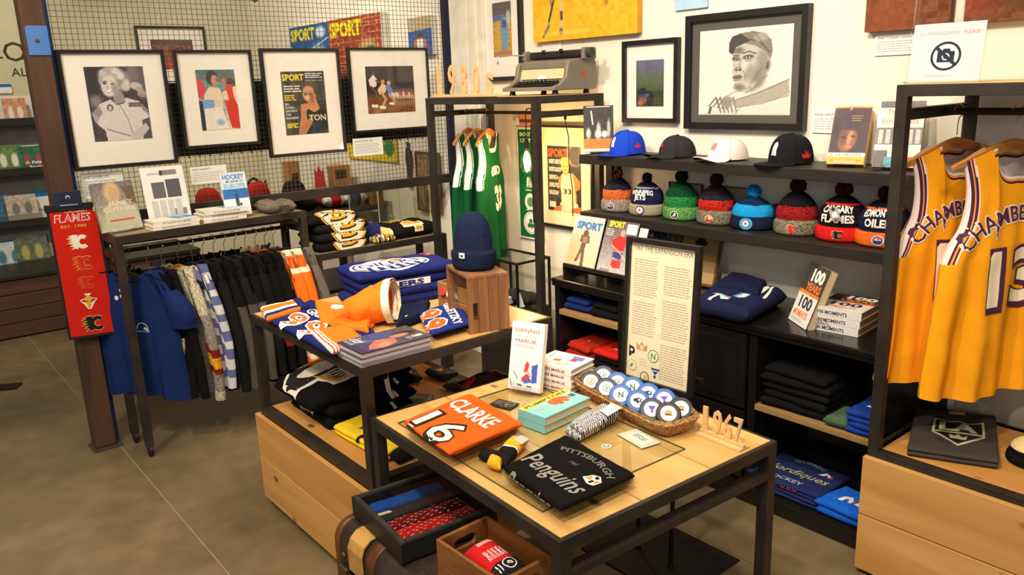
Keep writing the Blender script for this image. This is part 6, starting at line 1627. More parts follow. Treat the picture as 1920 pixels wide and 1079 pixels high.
# glass-topped display tray
tt = .51
a_, b_, c_ = pz(tt, (657,932),(751,1023),(923,958)); a_ = Vector((-2.110,1.030,0)); b_ = Vector((-1.768,.999,0))
uu = b_ - a_; an = math.atan2(uu.y, uu.x)
TY = thing('display_tray', 'black carved tray under glass holding rolled socks, on the trunk', 'tray', (a_.x, a_.y, ZK + .002), an)
lx, ly, hh = uu.length, .325,.063
BKT = mat('black_carved_frame', (28,26,25),.5,0,.1,20)
MB().box((0,0,0),(lx, .022, hh)).box((0, ly - .022,0),(lx, ly, hh)).box((0,.022,0),(.022, ly - .022, hh)).box((lx - .022,.022,0),(lx, ly - .022, hh)).build('frame', BKT, TY, bevel=.002)
MB().box((.022,.022,0),(lx - .022, ly - .022,.012)).build('floor_board', mat('dark_felt', (34,32,34),.95), TY)
m = MB()
for i in range(46): m.box((.004 + i * lx / 46.5,.004, hh),(.004 + i * lx / 46.5 + .004,.018, hh + .003)); m.box((.004 + i * lx / 46.5, ly - .018, hh),(.004 + i * lx / 46.5 + .004, ly - .004, hh + .003))
for i in range(38): m.box((.004,.022 + i * (ly - .044)/38, hh),(.018,.022 + i * (ly - .044)/38 + .004, hh + .003)); m.box((lx - .018,.022 + i * (ly - .044)/38, hh),(lx - .004,.022 + i * (ly - .044)/38 + .004, hh + .003))
m.build('ribbing', mat('worn_black_ribs', (70,64,58),.5,0,.2,20), TY, kind='stuff')
MB().add([(.02,.02, hh - .008),(lx - .02,.02, hh - .008),(lx - .02, ly - .02, hh - .008),(.02, ly - .02, hh - .008)], [(0,1,2,3)]).build('glass', GLASS2, TY)
Mt_ = MT((a_.x, a_.y, ZK + .014), an)
SK = [((30,80,170), 'bright blue dress sock laid in the glass-topped tray'),((44,40,44), 'charcoal patterned dress sock laid in the glass-topped tray'),((120,24,30), 'dark red dotted dress sock laid in the glass-topped tray'),((196,34,34), 'bright red speckled dress sock laid in the glass-topped tray')]
for i, (c, lab) in enumerate(SK):
    # socks run across, toe towards the wall
    x0 = .045 + (3 - i)*0 + i * (lx - .09)/4; wdt = (lx - .1)/4
    pts = [(x0,.028),(x0 + wdt * .95,.028),(x0 + wdt * .80, ly - .03),(x0 - wdt * .05, ly - .03)]
    q = [(Mt_ @ Vector((p[0], p[1], 0))).xy for p in pts]
    rr_ = random.Random(i)
    def cf_(u, v, c=c, i=i):
        if i == 1: return (60,56,60) if int(u * 12) % 2 == 0 else c
        if i > 1 and (int(u * 30)*7 + int(v * 30)*5) % 11 == 0: return (226,190,180)
        return tuple(int(k * .72) for k in c) if v > .62 else c
    folded('dress_sock', lab, 'sock', q, ZK + .015,.034, c, None, 'dress socks under glass', 90 + i, .006, cf_, KNIT, 30,44)
q = [(Mt_ @ Vector((p[0], p[1], 0))).xy for p in ((.120,.03),(.135,.03),(.14,.10),(.125,.10))]
folded('sock_tag', 'cream paper tag between the charcoal and red socks', 'tag', q, ZK + .047,.002,(216,206,170), None, None, 3,.0004, None, PRINT, 6,6)
# crate of wrapped red socks
p0 = Vector((-1.618,1.03,0)); rimz = .585
CR = crate('wooden_crate', 'wooden crate with oval hand holes holding red socks, on the trunk', (p0.x, 1.022, ZK + .002), rad(1),.27,.175, rimz - ZK, t=.010, boards=2, mat_=wood('oiled_crate_wood', (112,66,28),(156,100,50),0,4,.5, knots=False))
for i, (dx, dy, c, dz, ry_) in enumerate(((.03,.03,(196,30,34),.0,0),(.06,.045,(210,34,38),.045,0),(.10,.05,(190,28,34),.022,1))):
    q = [Vector((p0.x + dx, 1.022 + dy)), Vector((p0.x + dx + .17,1.022 + dy - .012)), Vector((p0.x + dx + .17,1.022 + dy + .075)), Vector((p0.x + dx, 1.022 + dy + .09))]
    def sd(m, w, h, wp, i=i):
        def dr(q):
            q.col((232,160,160)); q.poly([(0, h * .3),(w * .2, h * .3),(w * .2, h * .9),(0, h * .9)])
            q.col((240,230,226))
            for k in range(5): text(q, 'WINGS', w * .50, h * (.20 + .14 * k), h * .10, w * .26, bold=.02)
            q.col((24,22,24)); q.poly([(w * .72,0),(w, 0),(w, h),(w * .72, h)], z=.0004); q.col((236,232,230)); q.poly(circ(w * .83, h * .6, h * .20,20, ry=h * .24), z=.0010); q.col((24,22,24)); q.poly(circ(w * .83, h * .6, h * .17,20, ry=h * .20), z=.0014); q.col((236,232,230)); text(q, '47', w * .83, h * .52, h * .17, w * .08, z=.0018, bold=.04); lines(q, w * .76, h * .1, w * .94, h * .3,2,.003, z=.001)
        k = flatdecal(dr, wp, .012); m.v, m.f, m.c = k.v, k.f, k.c
    folded('sock_pack', ('red sock pack lying deepest in the crate on the trunk', 'red sock pack with a round 47 band, on top in the crate', 'red sock pack tucked at the right in the crate on the trunk')[i], 'socks', q, ZK + .030 + dz, .055, c, sd if i == 1 else None, 'red sock packs', 100 + i, .006, None, KNIT)
# ================================================================ wall shelves: caps and books above, beanies below
def on(px, py, z): return atz(px, py, z)
def fist(q, x, y, s, c=(236,232,226), c2=(206,190,90)):
    q.col(c); q.poly([(x - .5 * s, y - s),(x + .5 * s, y - s),(x + .4 * s, y - .2 * s),(x + .55 * s, y + .5 * s),(x + .2 * s, y + s),(x - .3 * s, y + .8 * s),(x - .5 * s, y + .2 * s)])
    q.col(c2); q.poly([(x - .1 * s, y + .2 * s),(x + .4 * s, y + .3 * s),(x + .2 * s, y + .8 * s),(x - .1 * s, y + .6 * s)], z=.0006); q.col((40,40,60)); q.poly([(x - .12 * s, y - s),(x - .02 * s, y - s),(x - .02 * s, y - .2 * s),(x - .12 * s, y - .2 * s)], z=.0008)
def crown_mark(q, x, y, s, c=(210,44,50)):
    q.col(c); q.poly([(x - s, y + .3 * s),(x - .8 * s, y - .5 * s),(x + .7 * s, y - .5 * s),(x + 1.0 * s, y + .2 * s),(x + .45 * s, y - .05 * s),(x + .35 * s, y + .9 * s),(x + .02 * s, y + .0 * s),(x - .2 * s, y + 1.0 * s),(x - .4 * s, y + .0 * s)])
zs = ZU + .001
p = on(1203,286, zs); cap('royal blue flat-brim cap with a white fist emblem', (p.x, 2.985, zs), rad(-8),(30,70,196),(28,66,186), front=lambda q: fist(q, 0,.055,.024), side=lambda q: crown_mark(q, .0,.035,.018), R=.086, H=.108, group='caps on the upper shelf')
p = on(1281,293, zs); cap('charcoal curved-brim cap with a small red emblem', (p.x, 2.985, zs), rad(-20),(48,46,46),(44,42,42), flat=False, front=lambda q: crown_mark(q, -.004,.05,.016), R=.082, H=.092, group='caps on the upper shelf')
def mark68(q): q.col((226,120,120)); text(q, '68', 0,.042,.026,.034, bold=.03)
p = on(1378,298, zs); cap('white curved-brim cap with pale red lettering', (p.x, 2.985, zs), rad(-14),(232,220,214),(230,218,212), flat=False, front=mark68, R=.084, H=.09, under=(70,60,60), group='caps on the upper shelf')
p = on(1492,305, zs); cap('black flat-brim cap with a white fist emblem and red side mark', (p.x, 2.985, zs), rad(-12),(26,26,30),(26,26,30), front=lambda q: fist(q, 0,.055,.026, c2=(206,200,110)), side=lambda q: crown_mark(q, .0,.030,.022,(220,40,36)), R=.088, H=.112, group='caps on the upper shelf')
# books at the ends of the upper shelf
a = Art(40,60,(38,34,34)).noise(8,2,1); a.rect(0,.84,1,1,(240,236,230)); a.rect(0,.72,1,.93,(232,122,34)); a.line([(.25,.12),(.3,.4)], .05,(220,214,206)); a.ell(.5,.5,.07,.14,(190,184,176),.6); a.ell(.48,.62,.12,.1,(206,200,192),.6); a.ell(.84,.5,.06,.2,(180,174,168),.6); a.ell(.15,.6,.08,.12,(200,194,186),.6); a.ell(.7,.62,.1,.08,(226,220,212),.6); a.rect(.1,.01,.9,.035,(226,222,216)); a.noise(20,1,2)
pl_, pr_ = Vector((-2.925,2.875, zs)), Vector((-2.825,2.985, zs))
standing_book('black book with an orange band standing at the left end of the upper shelf', pl_, pr_, .23, rad(10),.022,(30,28,28), art=a, spine='l', pages=(232,228,220))
a = Art(50,76,(70,44,56)).grad((74,50,66),(46,34,34)); a.rect(0,0,1,.03,(232,160,50)); a.ell(.34,.40,.34,.20,(40,30,44),.3,10); a.ell(.46,.58,.24,.21,(142,88,60),.3,15); a.ell(.34,.52,.12,.16,(104,62,44),.8); a.ell(.52,.54,.06,.12,(190,132,92),.9,10); a.ell(.60,.52,.07,.018,(60,36,32),.5,15); a.ell(.42,.30,.40,.10,(56,40,56),.5,10); a.ell(.36,.54,.08,.02,(50,30,30),.5,20); a.ell(.50,.70,.10,.035,(196,110,90),.4); a.ell(.55,.2,.3,.16,(60,40,56),1); a.rect(.48,.16,.80,.17,(226,186,70),.6); a.rect(.50,.20,.78,.21,(226,186,70),.6); a.rect(.5,.24,.74,.25,(226,186,70),.6); a.rect(.0,.80,1,.87,(232,228,222)); a.rect(0,.87,1,1,(226,170,50)); a.noise(8,1,1)
def e_cl(mb, M, w, h): mb.col((232,160,50)); text(mb, 'P', w * .45, h * .93, h * .04, w * .06, M=M, bold=.05); mb.col((60,50,60)); text(mb, 'CLEMENTE', w * .5, h * .145, h * .04, w * .8, M=M); mb.col((120,80,30)); text(mb, 'DAVID MARANISS', w * .5, h * .05, h * .035, w * .8, M=M)
pl_, pr_ = Vector((-1.655,2.945, zs)), Vector((-1.525,2.985, zs))
standing_book('tan-edged book titled CLEMENTE leaning on the upper shelf', pl_, pr_, .24, rad(27),.036,(222,180,110), art=a, ext=e_cl, spine='l', pages=(226,196,130))
a = Art(50,70,(232,228,220)); a.rect(.05,0,1,.1,(110,106,104)); a.rect(0,.40,1,.66,(130,126,124)); [a.rect(.06 + .16 * k, .43,.16 + .16 * k, .64,(206,200,196)) for k in range(6)]; a.rect(.42,.38,.62,.62,(60,66,140)); a.rect(0,.74,.3,1,(120,110,106)); a.rect(.25,.84,.55,.98,(96,180,200)); a.rect(.58,.84,.9,.98,(214,70,60)); a.noise(10,1,4)
def e_in(mb, M, w, h): mb.col((190,150,70)); text(mb, 'The', w * .32, h * .80, h * .08, w * .24, M=M); text(mb, 'Innocents', w * .5, h * .66, h * .08, w * .78, M=M)
pl_, pr_ = Vector((-1.465,2.93, zs)), Vector((-1.315,2.975, zs))
standing_book('pale book titled The Innocents at the right end of the upper shelf', pl_, pr_, .245, rad(16),.034,(226,206,160), art=a, ext=e_in, spine='l', pages=(226,200,140))
# beanies on the lower shelf
zl = ZL + .001
def bx_(px, y=2.985): return on(px, 420, zl)
OR2, NV2, GY, BK2 = (206,100,50),(34,36,56),(150,144,132),(26,22,28)
def ring(q, cols, x=.0, y=.030, r=.020):
    for i, c in enumerate(cols): q.col(c); q.poly(circ(x, y, r * (1 - .22 * i),20), z=.0006 * i)
def oil_b(q): ring(q, [(206,206,210),(40,56,110),(206,206,210)]); q.col((214,90,50)); q.poly(circ(.003,.038,.006,10), z=.002); q.col((40,56,110)); q.poly([(-.013,.020),(.013,.020),(.014,.030),(-.014,.030)], z=.002)
def jets_b(q, s=1): ring(q, [(34,44,76),(236,232,226),(206,206,206)], r=.021 * s); q.col((190,40,50)); q.poly([(-.006,.026),(0,.040),(.006,.026),(.0,.029)], z=.002)
def star_b(q): q.col((226,226,216)); q.poly(circ(0,.028,.018,16)); q.col((40,60,50)); q.poly(circ(0,.028,.015,16), z=.0006); q.col((190,196,190)); q.poly([(-.010,.020),(.002,.040),(.010,.034),(.004,.020)], z=.0012); q.col((150,196,130)); arc_text(q, 'DALLAS', .03,.052,.006,.04)
def sen_b(q): q.col((206,170,110)); q.poly(circ(0,.030,.018,16)); q.col((180,50,40)); q.poly([(-.016,.018),(.016,.016),(.012,.034),(-.008,.040)], z=.0006); q.col((226,190,150)); q.poly(circ(.004,.034,.008,10), z=.0012)
def flm_b(dark=False):
    def f(q): flame_c(q, .006,.030,.036,(24,20,20) if dark else (206,40,30),(232,200,160),0)
    return f
def B(label, px, R, H, bands, cuff, pom, logo, words=None, y=2.985, rz=rad(12), heather=True, **k):
    p = on(px, 432, zl); v = (p - Vector((0,0, CAMH))); tt_ = y / p.y; x = p.x * tt_
    # keep the hat on its line of sight at depth y
    pt = aty(px, 400, y)
    return beanie(label, (pt.x, y, zl), rz, R, H, bands, cuff, pom, logo, words, 'beanies on the lower shelf', heather=heather, **k)
def wpg(q): q.col((236,232,226)); arc_text(q, 'WINNIPEG', .4,.106,.021,.128, bold=.03); text(q, 'JETS', -.004,.080,.025,.062, bold=.04)
def cgy(q): q.col((236,226,220)); arc_text(q, 'CALGARY', .5,.118,.025,.130, bold=.04); text(q, 'FLAMES', 0,.078,.029,.128, bold=.04)
def edm(q): q.col((236,232,226)); arc_text(q, 'EDMONTON', .5,.118,.025,.140, bold=.04); text(q, 'OILERS', 0,.078,.029,.116, bold=.04)
kw = dict(pom=None)
B('orange and grey pompom beanie at the left end of the lower shelf', 1158,.080,.172, [(0, OR2),(.66, NV2),(.80, BK2)], ((136,130,122), True),(.027, [OR2, NV2, BK2]), oil_b, seed=1, hc=.36)
B('navy and grey beanie lettered WINNIPEG JETS', 1213,.084,.165, [(0,(30,34,66)),(.80,(150,150,156)),(.84,(30,34,66)),(.9, BK2)], ((158,148,124), False),(.024, [BK2,(30,34,60)]), jets_b, wpg, seed=2, hc=.34, heather=False)
B('two-tone green pompom beanie with a pale green cuff', 1277,.080,.180, [(0,(40,124,60)),(.62,(16,66,38))], ((92,146,78), True),(.030, [(10,30,20),(20,60,36)]), star_b, seed=3, hc=.34)
B('red and black pompom beanie with a grey cuff, left of the bright blue one', 1342,.082,.178, [(0,(176,40,30)),(.64,(34,36,52)),(.74, BK2)], ((118,112,96), True),(.029, [(60,14,20),(30,16,20)]), sen_b, seed=4, hc=.36)
B('bright blue and navy pompom beanie with a round light blue badge', 1412,.090,.140, [(0,(20,32,62)),(.42,(30,150,214)),(.78,(20,40,76))], ((24,32,56), False),(.030, [(20,110,190),(40,140,214)]), lambda q: (q.col((70,160,206)), q.poly(circ(0,.030,.026,24)), jets_b(q, .8)), seed=5, hc=.42, heather=False, lean=.0)
B('dark red and grey pompom beanie with a small flaming C', 1494,.084,.180, [(0,(140,30,32)),(.68, BK2)], ((118,112,92), True),(.032, [(70,16,24),(40,12,16)]), flm_b(), seed=6, hc=.36)
B('black beanie lettered CALGARY FLAMES with a red cuff', 1580,.092,.180, [(0,(26,22,26)),(.80,(214,40,30)),(.84,(26,22,26))], ((208,34,28), False),(.032, [(80,16,24),(40,10,14)]), flm_b(True), cgy, seed=7, hc=.33, heather=False)
B('navy and orange beanie lettered EDMONTON OILERS behind the right rack', 1660,.094,.178, [(0,(28,30,58)),(.80,(232,104,40)),(.84,(24,24,40))], ((236,106,36), False),(.030, [BK2,(60,30,24)]), oil_b, edm, seed=8, hc=.33, heather=False)
p = aty(1573,398,2.90)
t = thing('hang_tag', 'silver and white swing tag on the CALGARY FLAMES beanie', 'tag', mw=basis((p.x - .02,2.885, p.z - .03),(1,.1,.35),(-.35,-.05,1)))
MB().col((170,166,160)).box((0,0,0),(.036,.046,.0015)).build('card', PLAST, t); m = MB().col((230,230,226)); m.box((.008,.006,.0016),(.028,.026,.002)); m.col((40,40,40)); m.poly(circ(.018,.038,.007,12), z=.0018); m.build('print', MATTE, t)
q = [Vector((aty(1412,400,3.0).x + .03,3.02)), Vector((aty(1412,400,3.0).x + .12,3.02)), Vector((aty(1412,400,3.0).x + .12,3.10)), Vector((aty(1412,400,3.0).x + .03,3.10))]
folded('knit_scarf', 'dark blue folded knit lying behind the bright blue beanie', 'scarf', q, zl, .10,(26,34,66), None, None, 4,.006, None, KNIT, 16,16)
for i, px in enumerate((1300,1392)):
    pt = aty(px, 400,3.10); t = thing('picture_ledge_frame', ('brown-edged frame leaning behind the green beanie', 'brown-edged frame leaning behind the red and black beanie')[i], 'frame', mw=wallM((pt.x - .14,3.095, zl), '-y'))
    frame_bars(.20,.155,.005,.012).build('frame', mat('brown_frame_edge', (84,58,36),.5), t); MB().box((.005,.005,.0),(.195,.15,.004)).build('card', mat('tan_card', (170,150,120),.7), t)

# ================================================================ on and in the cabinet
zc = ZC + .001
# magazine rack with two covers
yr = 2.80
rk0 = aty(1040,497, yr); rk1 = aty(1170,520, yr)
RK = thing('magazine_rack', 'black magazine ledge holding two SPORT magazines on the cabinet', 'rack', (-3.01 + .0,0,0))
xr0, xr1 = aty(1040,510,2.74).x, -2.46
RK.location = (max(xr0,-2.945),2.73, zc)
LR = xr1 - RK.location.x
MB().box((0,0,.035),(LR, .012,.065)).build('front_lip', BLACKW, RK, bevel=.001)
MB().box((0,0,.035),(LR, .07,.045)).build('ledge', BLACKW, RK)
MB().add([(0,.06,.045),(LR, .06,.045),(LR, .16,.30),(0,.16,.30)], [(0,1,2,3)]).box((.0,.155,0),(.012,.17,.30)).box((LR - .012,.155,0),(LR, .17,.30)).build('back_panel', BLACKW, RK)
MB().box((0,.0,0),(.014,.17,.035)).box((LR - .014,.0,0),(LR, .17,.035)).build('foot', BLACKW, RK)
a1_ = Art(60,78,(222,214,196)).grad((206,204,196),(226,206,170)); a1_.ell(.1,.7,.3,.3,(214,170,110),1,0,.6); a1_.ell(.48,.33,.09,.075,(110,84,70),.3); a1_.poly([(.34,.36),(.62,.36),(.66,.50),(.56,.50),(.54,.60),(.60,.94),(.50,.98),(.46,.70),(.42,.72),(.38,.86),(.26,.88),(.36,.70),(.40,.50),(.32,.48)], (120,90,74)); a1_.poly([(.40,.38),(.58,.38),(.56,.50),(.42,.50)], (160,130,100)); a1_.rect(0,.52,.9,.53,(110,130,190)); a1_.noise(8,1,1)
def e_s1(mb, M, w, h): mb.col((60,124,190)); text(mb, 'SPORT', w * .54, h * .76, h * .13, w * .84, M=M, bold=.05)
a2_ = Art(60,78,(120,112,108)).grad((96,84,80),(206,196,196)).noise(10,3,2); a2_.ell(.58,.22,.07,.07,(206,160,140),.2); a2_.poly([(.30,.36),(.50,.26),(.74,.32),(.72,.52),(.50,.56),(.36,.50)], (206,44,44)); a2_.poly([(.40,.56),(.72,.56),(.66,.70),(.42,.66)], (60,60,130)); a2_.poly([(.44,.70),(.70,.70),(.72,.84),(.50,.86),(.40,.80)], (206,60,60)); a2_.line([(.32,.46),(.60,.56),(.86,.70)], .03,(226,190,150)); a2_.rect(.66,.04,.98,.22,(232,230,226)); a2_.noise(8,1,3)
def e_s2(mb, M, w, h): mb.col((240,226,40)); text(mb, 'SPORT', w * .34, h * .88, h * .10, w * .50, M=M, bold=.05); mb.col((230,226,220)); lines(mb, w * .05, h * .70, w * .30, h * .84,4, h * .014, M); mb.col((50,50,60)); lines(mb, w * .1, h * .06, w * .45, h * .10,2, h * .01, M); text(mb, '67', w * .0 + w * .8, h * .9,.001, M=M)
for i, (px, ar, ex, lab, wq) in enumerate(((1042, a1_, e_s1, 'beige SPORT magazine with a football player standing on the ledge', .205),(1097, a2_, e_s2, 'grey SPORT magazine with a red-shirted hockey player on the ledge', .205))):
    x0 = (RK.location.x + .004) if i == 0 else RK.location.x + .225
    M = basis((x0,2.743 + .008*0, zc + .0465),(1,0,0),(0,.36,1))
    t = thing('magazine', lab, 'magazine', mw=M, group='magazines on the ledge')
    mb = MB().col((226,222,214)); mb.box((0,0,0),(wq, .27,.003)); mb.build('pages', PRINT, t)
    mb = MB(); ar.put(mb, wq, .27, MT((0,0,.0036))); ex(mb, MT((0,0,.0042)), wq, .27); mb.build('cover', PRINT, t)
a3_ = Art(30,40,(216,214,206)).noise(6,2,1)
M = basis((RK.location.x + .44,2.745, zc + .0465),(1,0,0),(0,.36,1)); t = thing('magazine', 'third magazine mostly hidden behind the tall framed sign', 'magazine', mw=M, group='magazines on the ledge')
MB().col((226,222,214)).box((0,0,0),(.05,.25,.003)).build('pages', PRINT, t)
t = thing('framed_print', 'small grey frame lettered in blue leaning behind the sign', 'frame', mw=basis((aty(1195,500,3.0).x, 3.02, zc + .003),(1,0,0),(0,.25,1)))
frame_bars(.20,.265,.012,.012).build('frame', mat('grey_print_frame', (120,112,104),.6), t); MB().box((.01,.01,0),(.19,.255,.004)).build('board', mat('grey_print', (150,142,130),.7), t); mb = MB().col((50,90,150)); text(mb, 'SPORT', .10,.19,.04,.14, z=.005, bold=.04); mb.build('lettering', MATTE, t)
t = thing('framed_print', 'brown wooden frame with a dark diamond leaning behind the sign', 'frame', mw=basis((aty(1270,500,3.0).x - .03,3.02, zc + .003),(1,0,0),(0,.25,1)))
frame_bars(.24,.26,.012,.014).build('frame', mat('brown_wood_frame', (110,70,40),.5), t); MB().box((.01,.01,0),(.23,.25,.004)).build('board', mat('tan_board', (186,150,100),.7), t); mb = MB().col((60,40,30)); mb.poly([(.08,.20),(.12,.235),(.16,.20),(.12,.165)], z=.0045); mb.build('emblem', MATTE, t)
# navy knitted cardigan
q = [Vector(v_[:2]) for v_ in (atz(1296,578, zc + .03), atz(1400,600, zc + .03), atz(1476,555, zc + .04), atz(1350,525, zc + .05))]
def card(m, w, h, wp):
    def dr(q):
        q.col((60,130,180)); q.poly([(w * .52, h * .34),(w * .66, h * .30),(w * .74, h * .62),(w * .62, h * .72)]); q.col((236,230,206)); q.poly([(w * .57, h * .36),(w * .66, h * .34),(w * .70, h * .60),(w * .64, h * .66)], z=.0008)
        q.poly([(w * .74, h * .66),(w * .82, h * .62),(w * .86, h * .82),(w * .80, h * .86)]); q.poly([(w * .90, h * .5),(w * .94, h * .5),(w * .88, h * .90),(w * .86, h * .86)])
        q.col((150,196,214)); q.poly([(w * .22, h * .22),(w * .5, h * .16),(w * .56, h * .26),(w * .44, h * .30)]); q.col((236,230,216)); q.poly([(w * .26, h * .04),(w * .31, h * .04),(w * .38, h * .20),(w * .33, h * .20)]); q.poly([(w * .18, h * .22),(w * .40, h * .20),(w * .56, h * .20),(w * .46, h * .10),(w * .38, h * .20)], z=.0009); q.col((196,90,50)); q.poly([(w * .44, h * .24),(w * .56, h * .27),(w * .54, h * .29),(w * .44, h * .26)], z=.0016)
    k = flatdecal(dr, wp, .012); m.v, m.f, m.c = k.v, k.f, k.c
CD = folded('knit_cardigan', 'navy knitted cardigan with blue and white pattern folded on the cabinet', 'cardigan', q, zc, .075,(30,34,66), card, None, 11,.013, None, KNIT, 44,36, freq=9)
q2 = [Vector(v_[:2]) for v_ in (atz(1340,545, zc + .06), atz(1420,560, zc + .06), atz(1440,540, zc + .06), atz(1370,522, zc + .06))]
child_slab(CD, 'rolled_collar', q2, zc + .05,.05,(26,30,58),13,.010, None, KNIT)
MB().col((50,54,70)).lathe([(.010,0),(.011,.003),(.001,.005)], 12, MT((atz(1418,588, zc + .02).x - CD.location.x, atz(1418,588, zc + .02).y - CD.location.y, .012))).build('button', PLAST, CD)
# 100 YEARS 100 MOMENTS
a = Art(60,90,(60,54,52)).noise(14,3,1); a.rect(0,.44,1,.50,(240,126,40)); a.rect(0,.50,1,1,(222,220,216)); a.noise(5,3,2)
def e_100(mb, M, w, h):
    mb.col((240,238,232)); text(mb, '100', w * .62, h * .74, h * .19, w * .60, M=M, bold=.05); mb.col((240,120,40)); text(mb, 'YEARS', w * .58, h * .58, h * .12, w * .72, M=M, bold=.04)
    mb.col((40,38,60)); text(mb, '100', w * .52, h * .28, h * .19, w * .62, M=M, bold=.03); mb.col((240,120,40)); text(mb, 'MOMENTS', w * .46, h * .13, h * .10, w * .70, M=M, bold=.03); mb.col((150,148,146)); lines(mb, w * .1, h * .04, w * .7, h * .09,2, h * .008, M)
p0_, p1_ = pz(zc, (1478,598),(1516,624))
p0_ = Vector((p0_.x, p0_.y, zc)); p1_ = Vector((p1_.x, p1_.y, zc))
standing_book('hardback titled 100 YEARS 100 MOMENTS standing open-edged on the cabinet', p0_, p0_ + (p1_ - p0_).normalized()*.165,.245, rad(20),.036,(50,46,46), art=a, ext=e_100, pages=(200,176,136), acrylic=False, back=(120,110,100), spine='l')
ws = thing('wire_easel', 'small wire easel behind the standing hardback', 'easel', (p1_.x + .02, p1_.y + .075, zc))
m = MB(); m.tube([(0,-.05,.06),(.02,0,.002),(.05,.02,.002)], .0016,6).tube([(.015,-.05,.06),(.045,0,.002)], .0016,6).tube([(.0,.0,.002),(.06,.02,.002)], .0016,6).tube([(-.01,-.045,.05),(.01,.01,.002)], .0016,6); m.build('wires', CHROME, ws)
fA = atz(1572,615, zc + .075)
fr_, rt_, lb_ = atz(1610,618, zc + .075), atz(1672,588, zc + .075), atz(1548,590, zc + .075)
for i in range(3):
    uu = Vector((1,-.05,0)); M = basis((-1.60 + .004 * i, 2.765 - .003 * i, zc + i * .0315), uu, (.02,1,0))
    def sp(m, w, h, z, i=i):
        m.col((50,46,50)); text(m, '100 MOMENTS', w * .42,.008,.013, w * .6, M=basis((0,-.0003,0),(1,0,0),(0,0,1)), z=.0006, bold=.02)
    a = None; e_ = None
    if i == 2:
        a = Art(60,70,(50,44,42)).noise(8,2,1); a.rect(0,.44,1,.50,(240,126,40)); a.rect(0,.50,1,1,(222,220,216)); e_ = e_100
    M = basis((-1.585 + .004 * i, 2.745 + .02, zc + i * .0315),(1,.10,0),(-.10,1,0))
    flat_book(('lowest 100 MOMENTS hardback of the stack of three', 'middle 100 MOMENTS hardback of the stack of three', 'topmost 100 YEARS hardback of the stack of three by the right rack')[i], M, .19,.235,.0305,(224,222,218), draw=sp if i < 3 else None, pages=(190,160,116), spine='b', art=a, ext=e_, back=(214,212,208))['group'] = 'stacked 100 MOMENTS hardbacks'
# clothes in the open compartments
def cstack(name, labs, cat, x0, x1, y0, y1, z, T, cols, grp, seed, decal=None, material=None, amp=.006, dec_all=False):
    for i, (lab, c) in enumerate(zip(labs, cols)):
        o_ = .006*((i * 2) % 3 - 1)
        q = [Vector((x0 + o_, y0 + o_)), Vector((x1 - o_, y0 - o_ * .5)), Vector((x1 - o_, y1)), Vector((x0 + o_, y1))]
        folded(name, lab, cat, q, z, T, c, decal if (decal and (i == len(labs) - 1 or dec_all)) else None, grp, seed + i, amp, None, material or CLOTH, 22,18)
        z += T - .004
ci = X7
def small_mark(cx, cy, s, c=(226,222,216)):
    def d(m, w, h, wp):
        def dr(q): q.col(c); q.poly([(w * cx - s, h * cy - s * .5),(w * cx + s * .6, h * cy - s * .5),(w * cx + s, h * cy + .1 * s),(w * cx, h * cy + s * .5),(w * cx - .8 * s, h * cy + .3 * s)])
        k = flatdecal(dr, wp, .012); m.v, m.f, m.c = k.v, k.f, k.c
    return d
cstack('knit_hat', ('lower navy knit hat on the upper cabinet shelf', 'upper navy knit hat with a white emblem on the upper cabinet shelf'), 'hat', ci + .05, ci + .22, YC + .02, YC + .24,.626,.036,((26,40,96),(28,44,104)), 'navy knit hats', 120, small_mark(.45,.35,.018), KNIT)
cstack('knit_hat', ('lower black knit hat beside the navy ones in the cabinet', 'upper black knit hat beside the navy ones in the cabinet'), 'hat', ci + .24, ci + .42, YC + .02, YC + .26,.626,.04,((20,20,22),(22,22,24)), 'black knit hats', 124, small_mark(.45,.35,.010), KNIT)
cstack('knit_hat', ('lower red knit hat on the middle cabinet shelf', 'upper red knit hat on the middle cabinet shelf'), 'hat', ci + .05, ci + .23, YC + .02, YC + .26,.366,.045,((150,34,22),(172,42,26)), 'red knit hats', 128, small_mark(.5,.35,.012), KNIT)
cstack('knit_hat', ('lower black knit hat under the bright red cap in the cabinet', 'upper black knit hat under the bright red cap in the cabinet', 'bright red knit hat with a white mark on the black hats'), 'hat', ci + .25, ci + .42, YC + .015, YC + .24,.366,.034,((18,17,19),(20,19,21),(206,40,30)), 'black and red knit hats', 132, small_mark(.6,.3,.012), KNIT)
cstack('folded_sweatshirt', ('lowest black sweatshirt of the stack in the cabinet', 'second black sweatshirt of the stack in the cabinet', 'third black sweatshirt of the stack in the cabinet', 'fourth black sweatshirt of the stack in the cabinet', 'topmost black sweatshirt of the stack in the cabinet'), 'sweatshirt', ci + 1.215, ci + 1.50, YC + .02, YC + .34,.449,.038, [(15,14,14)] * 5, 'black sweatshirts in the cabinet', 140)
cstack('knit_hat', ('folded green and cream striped knit hat beside the sweatshirts',), 'hat', ci + 1.505, ci + 1.58, YC + .01, YC + .16,.449,.045, [(70,96,70)], None, 150, None, KNIT)
cstack('knit_hat', ('lowest royal blue knit of the small stack in the cabinet', 'second royal blue knit of the small stack in the cabinet', 'third royal blue knit of the small stack in the cabinet', 'topmost royal blue knit with a white emblem in the cabinet'), 'hat', ci + 1.585, ci + 1.695, YC + .01, YC + .22,.449,.026, [(28,58,140)] * 4, 'royal blue knits in the cabinet', 155, small_mark(.5,.35,.014), KNIT)
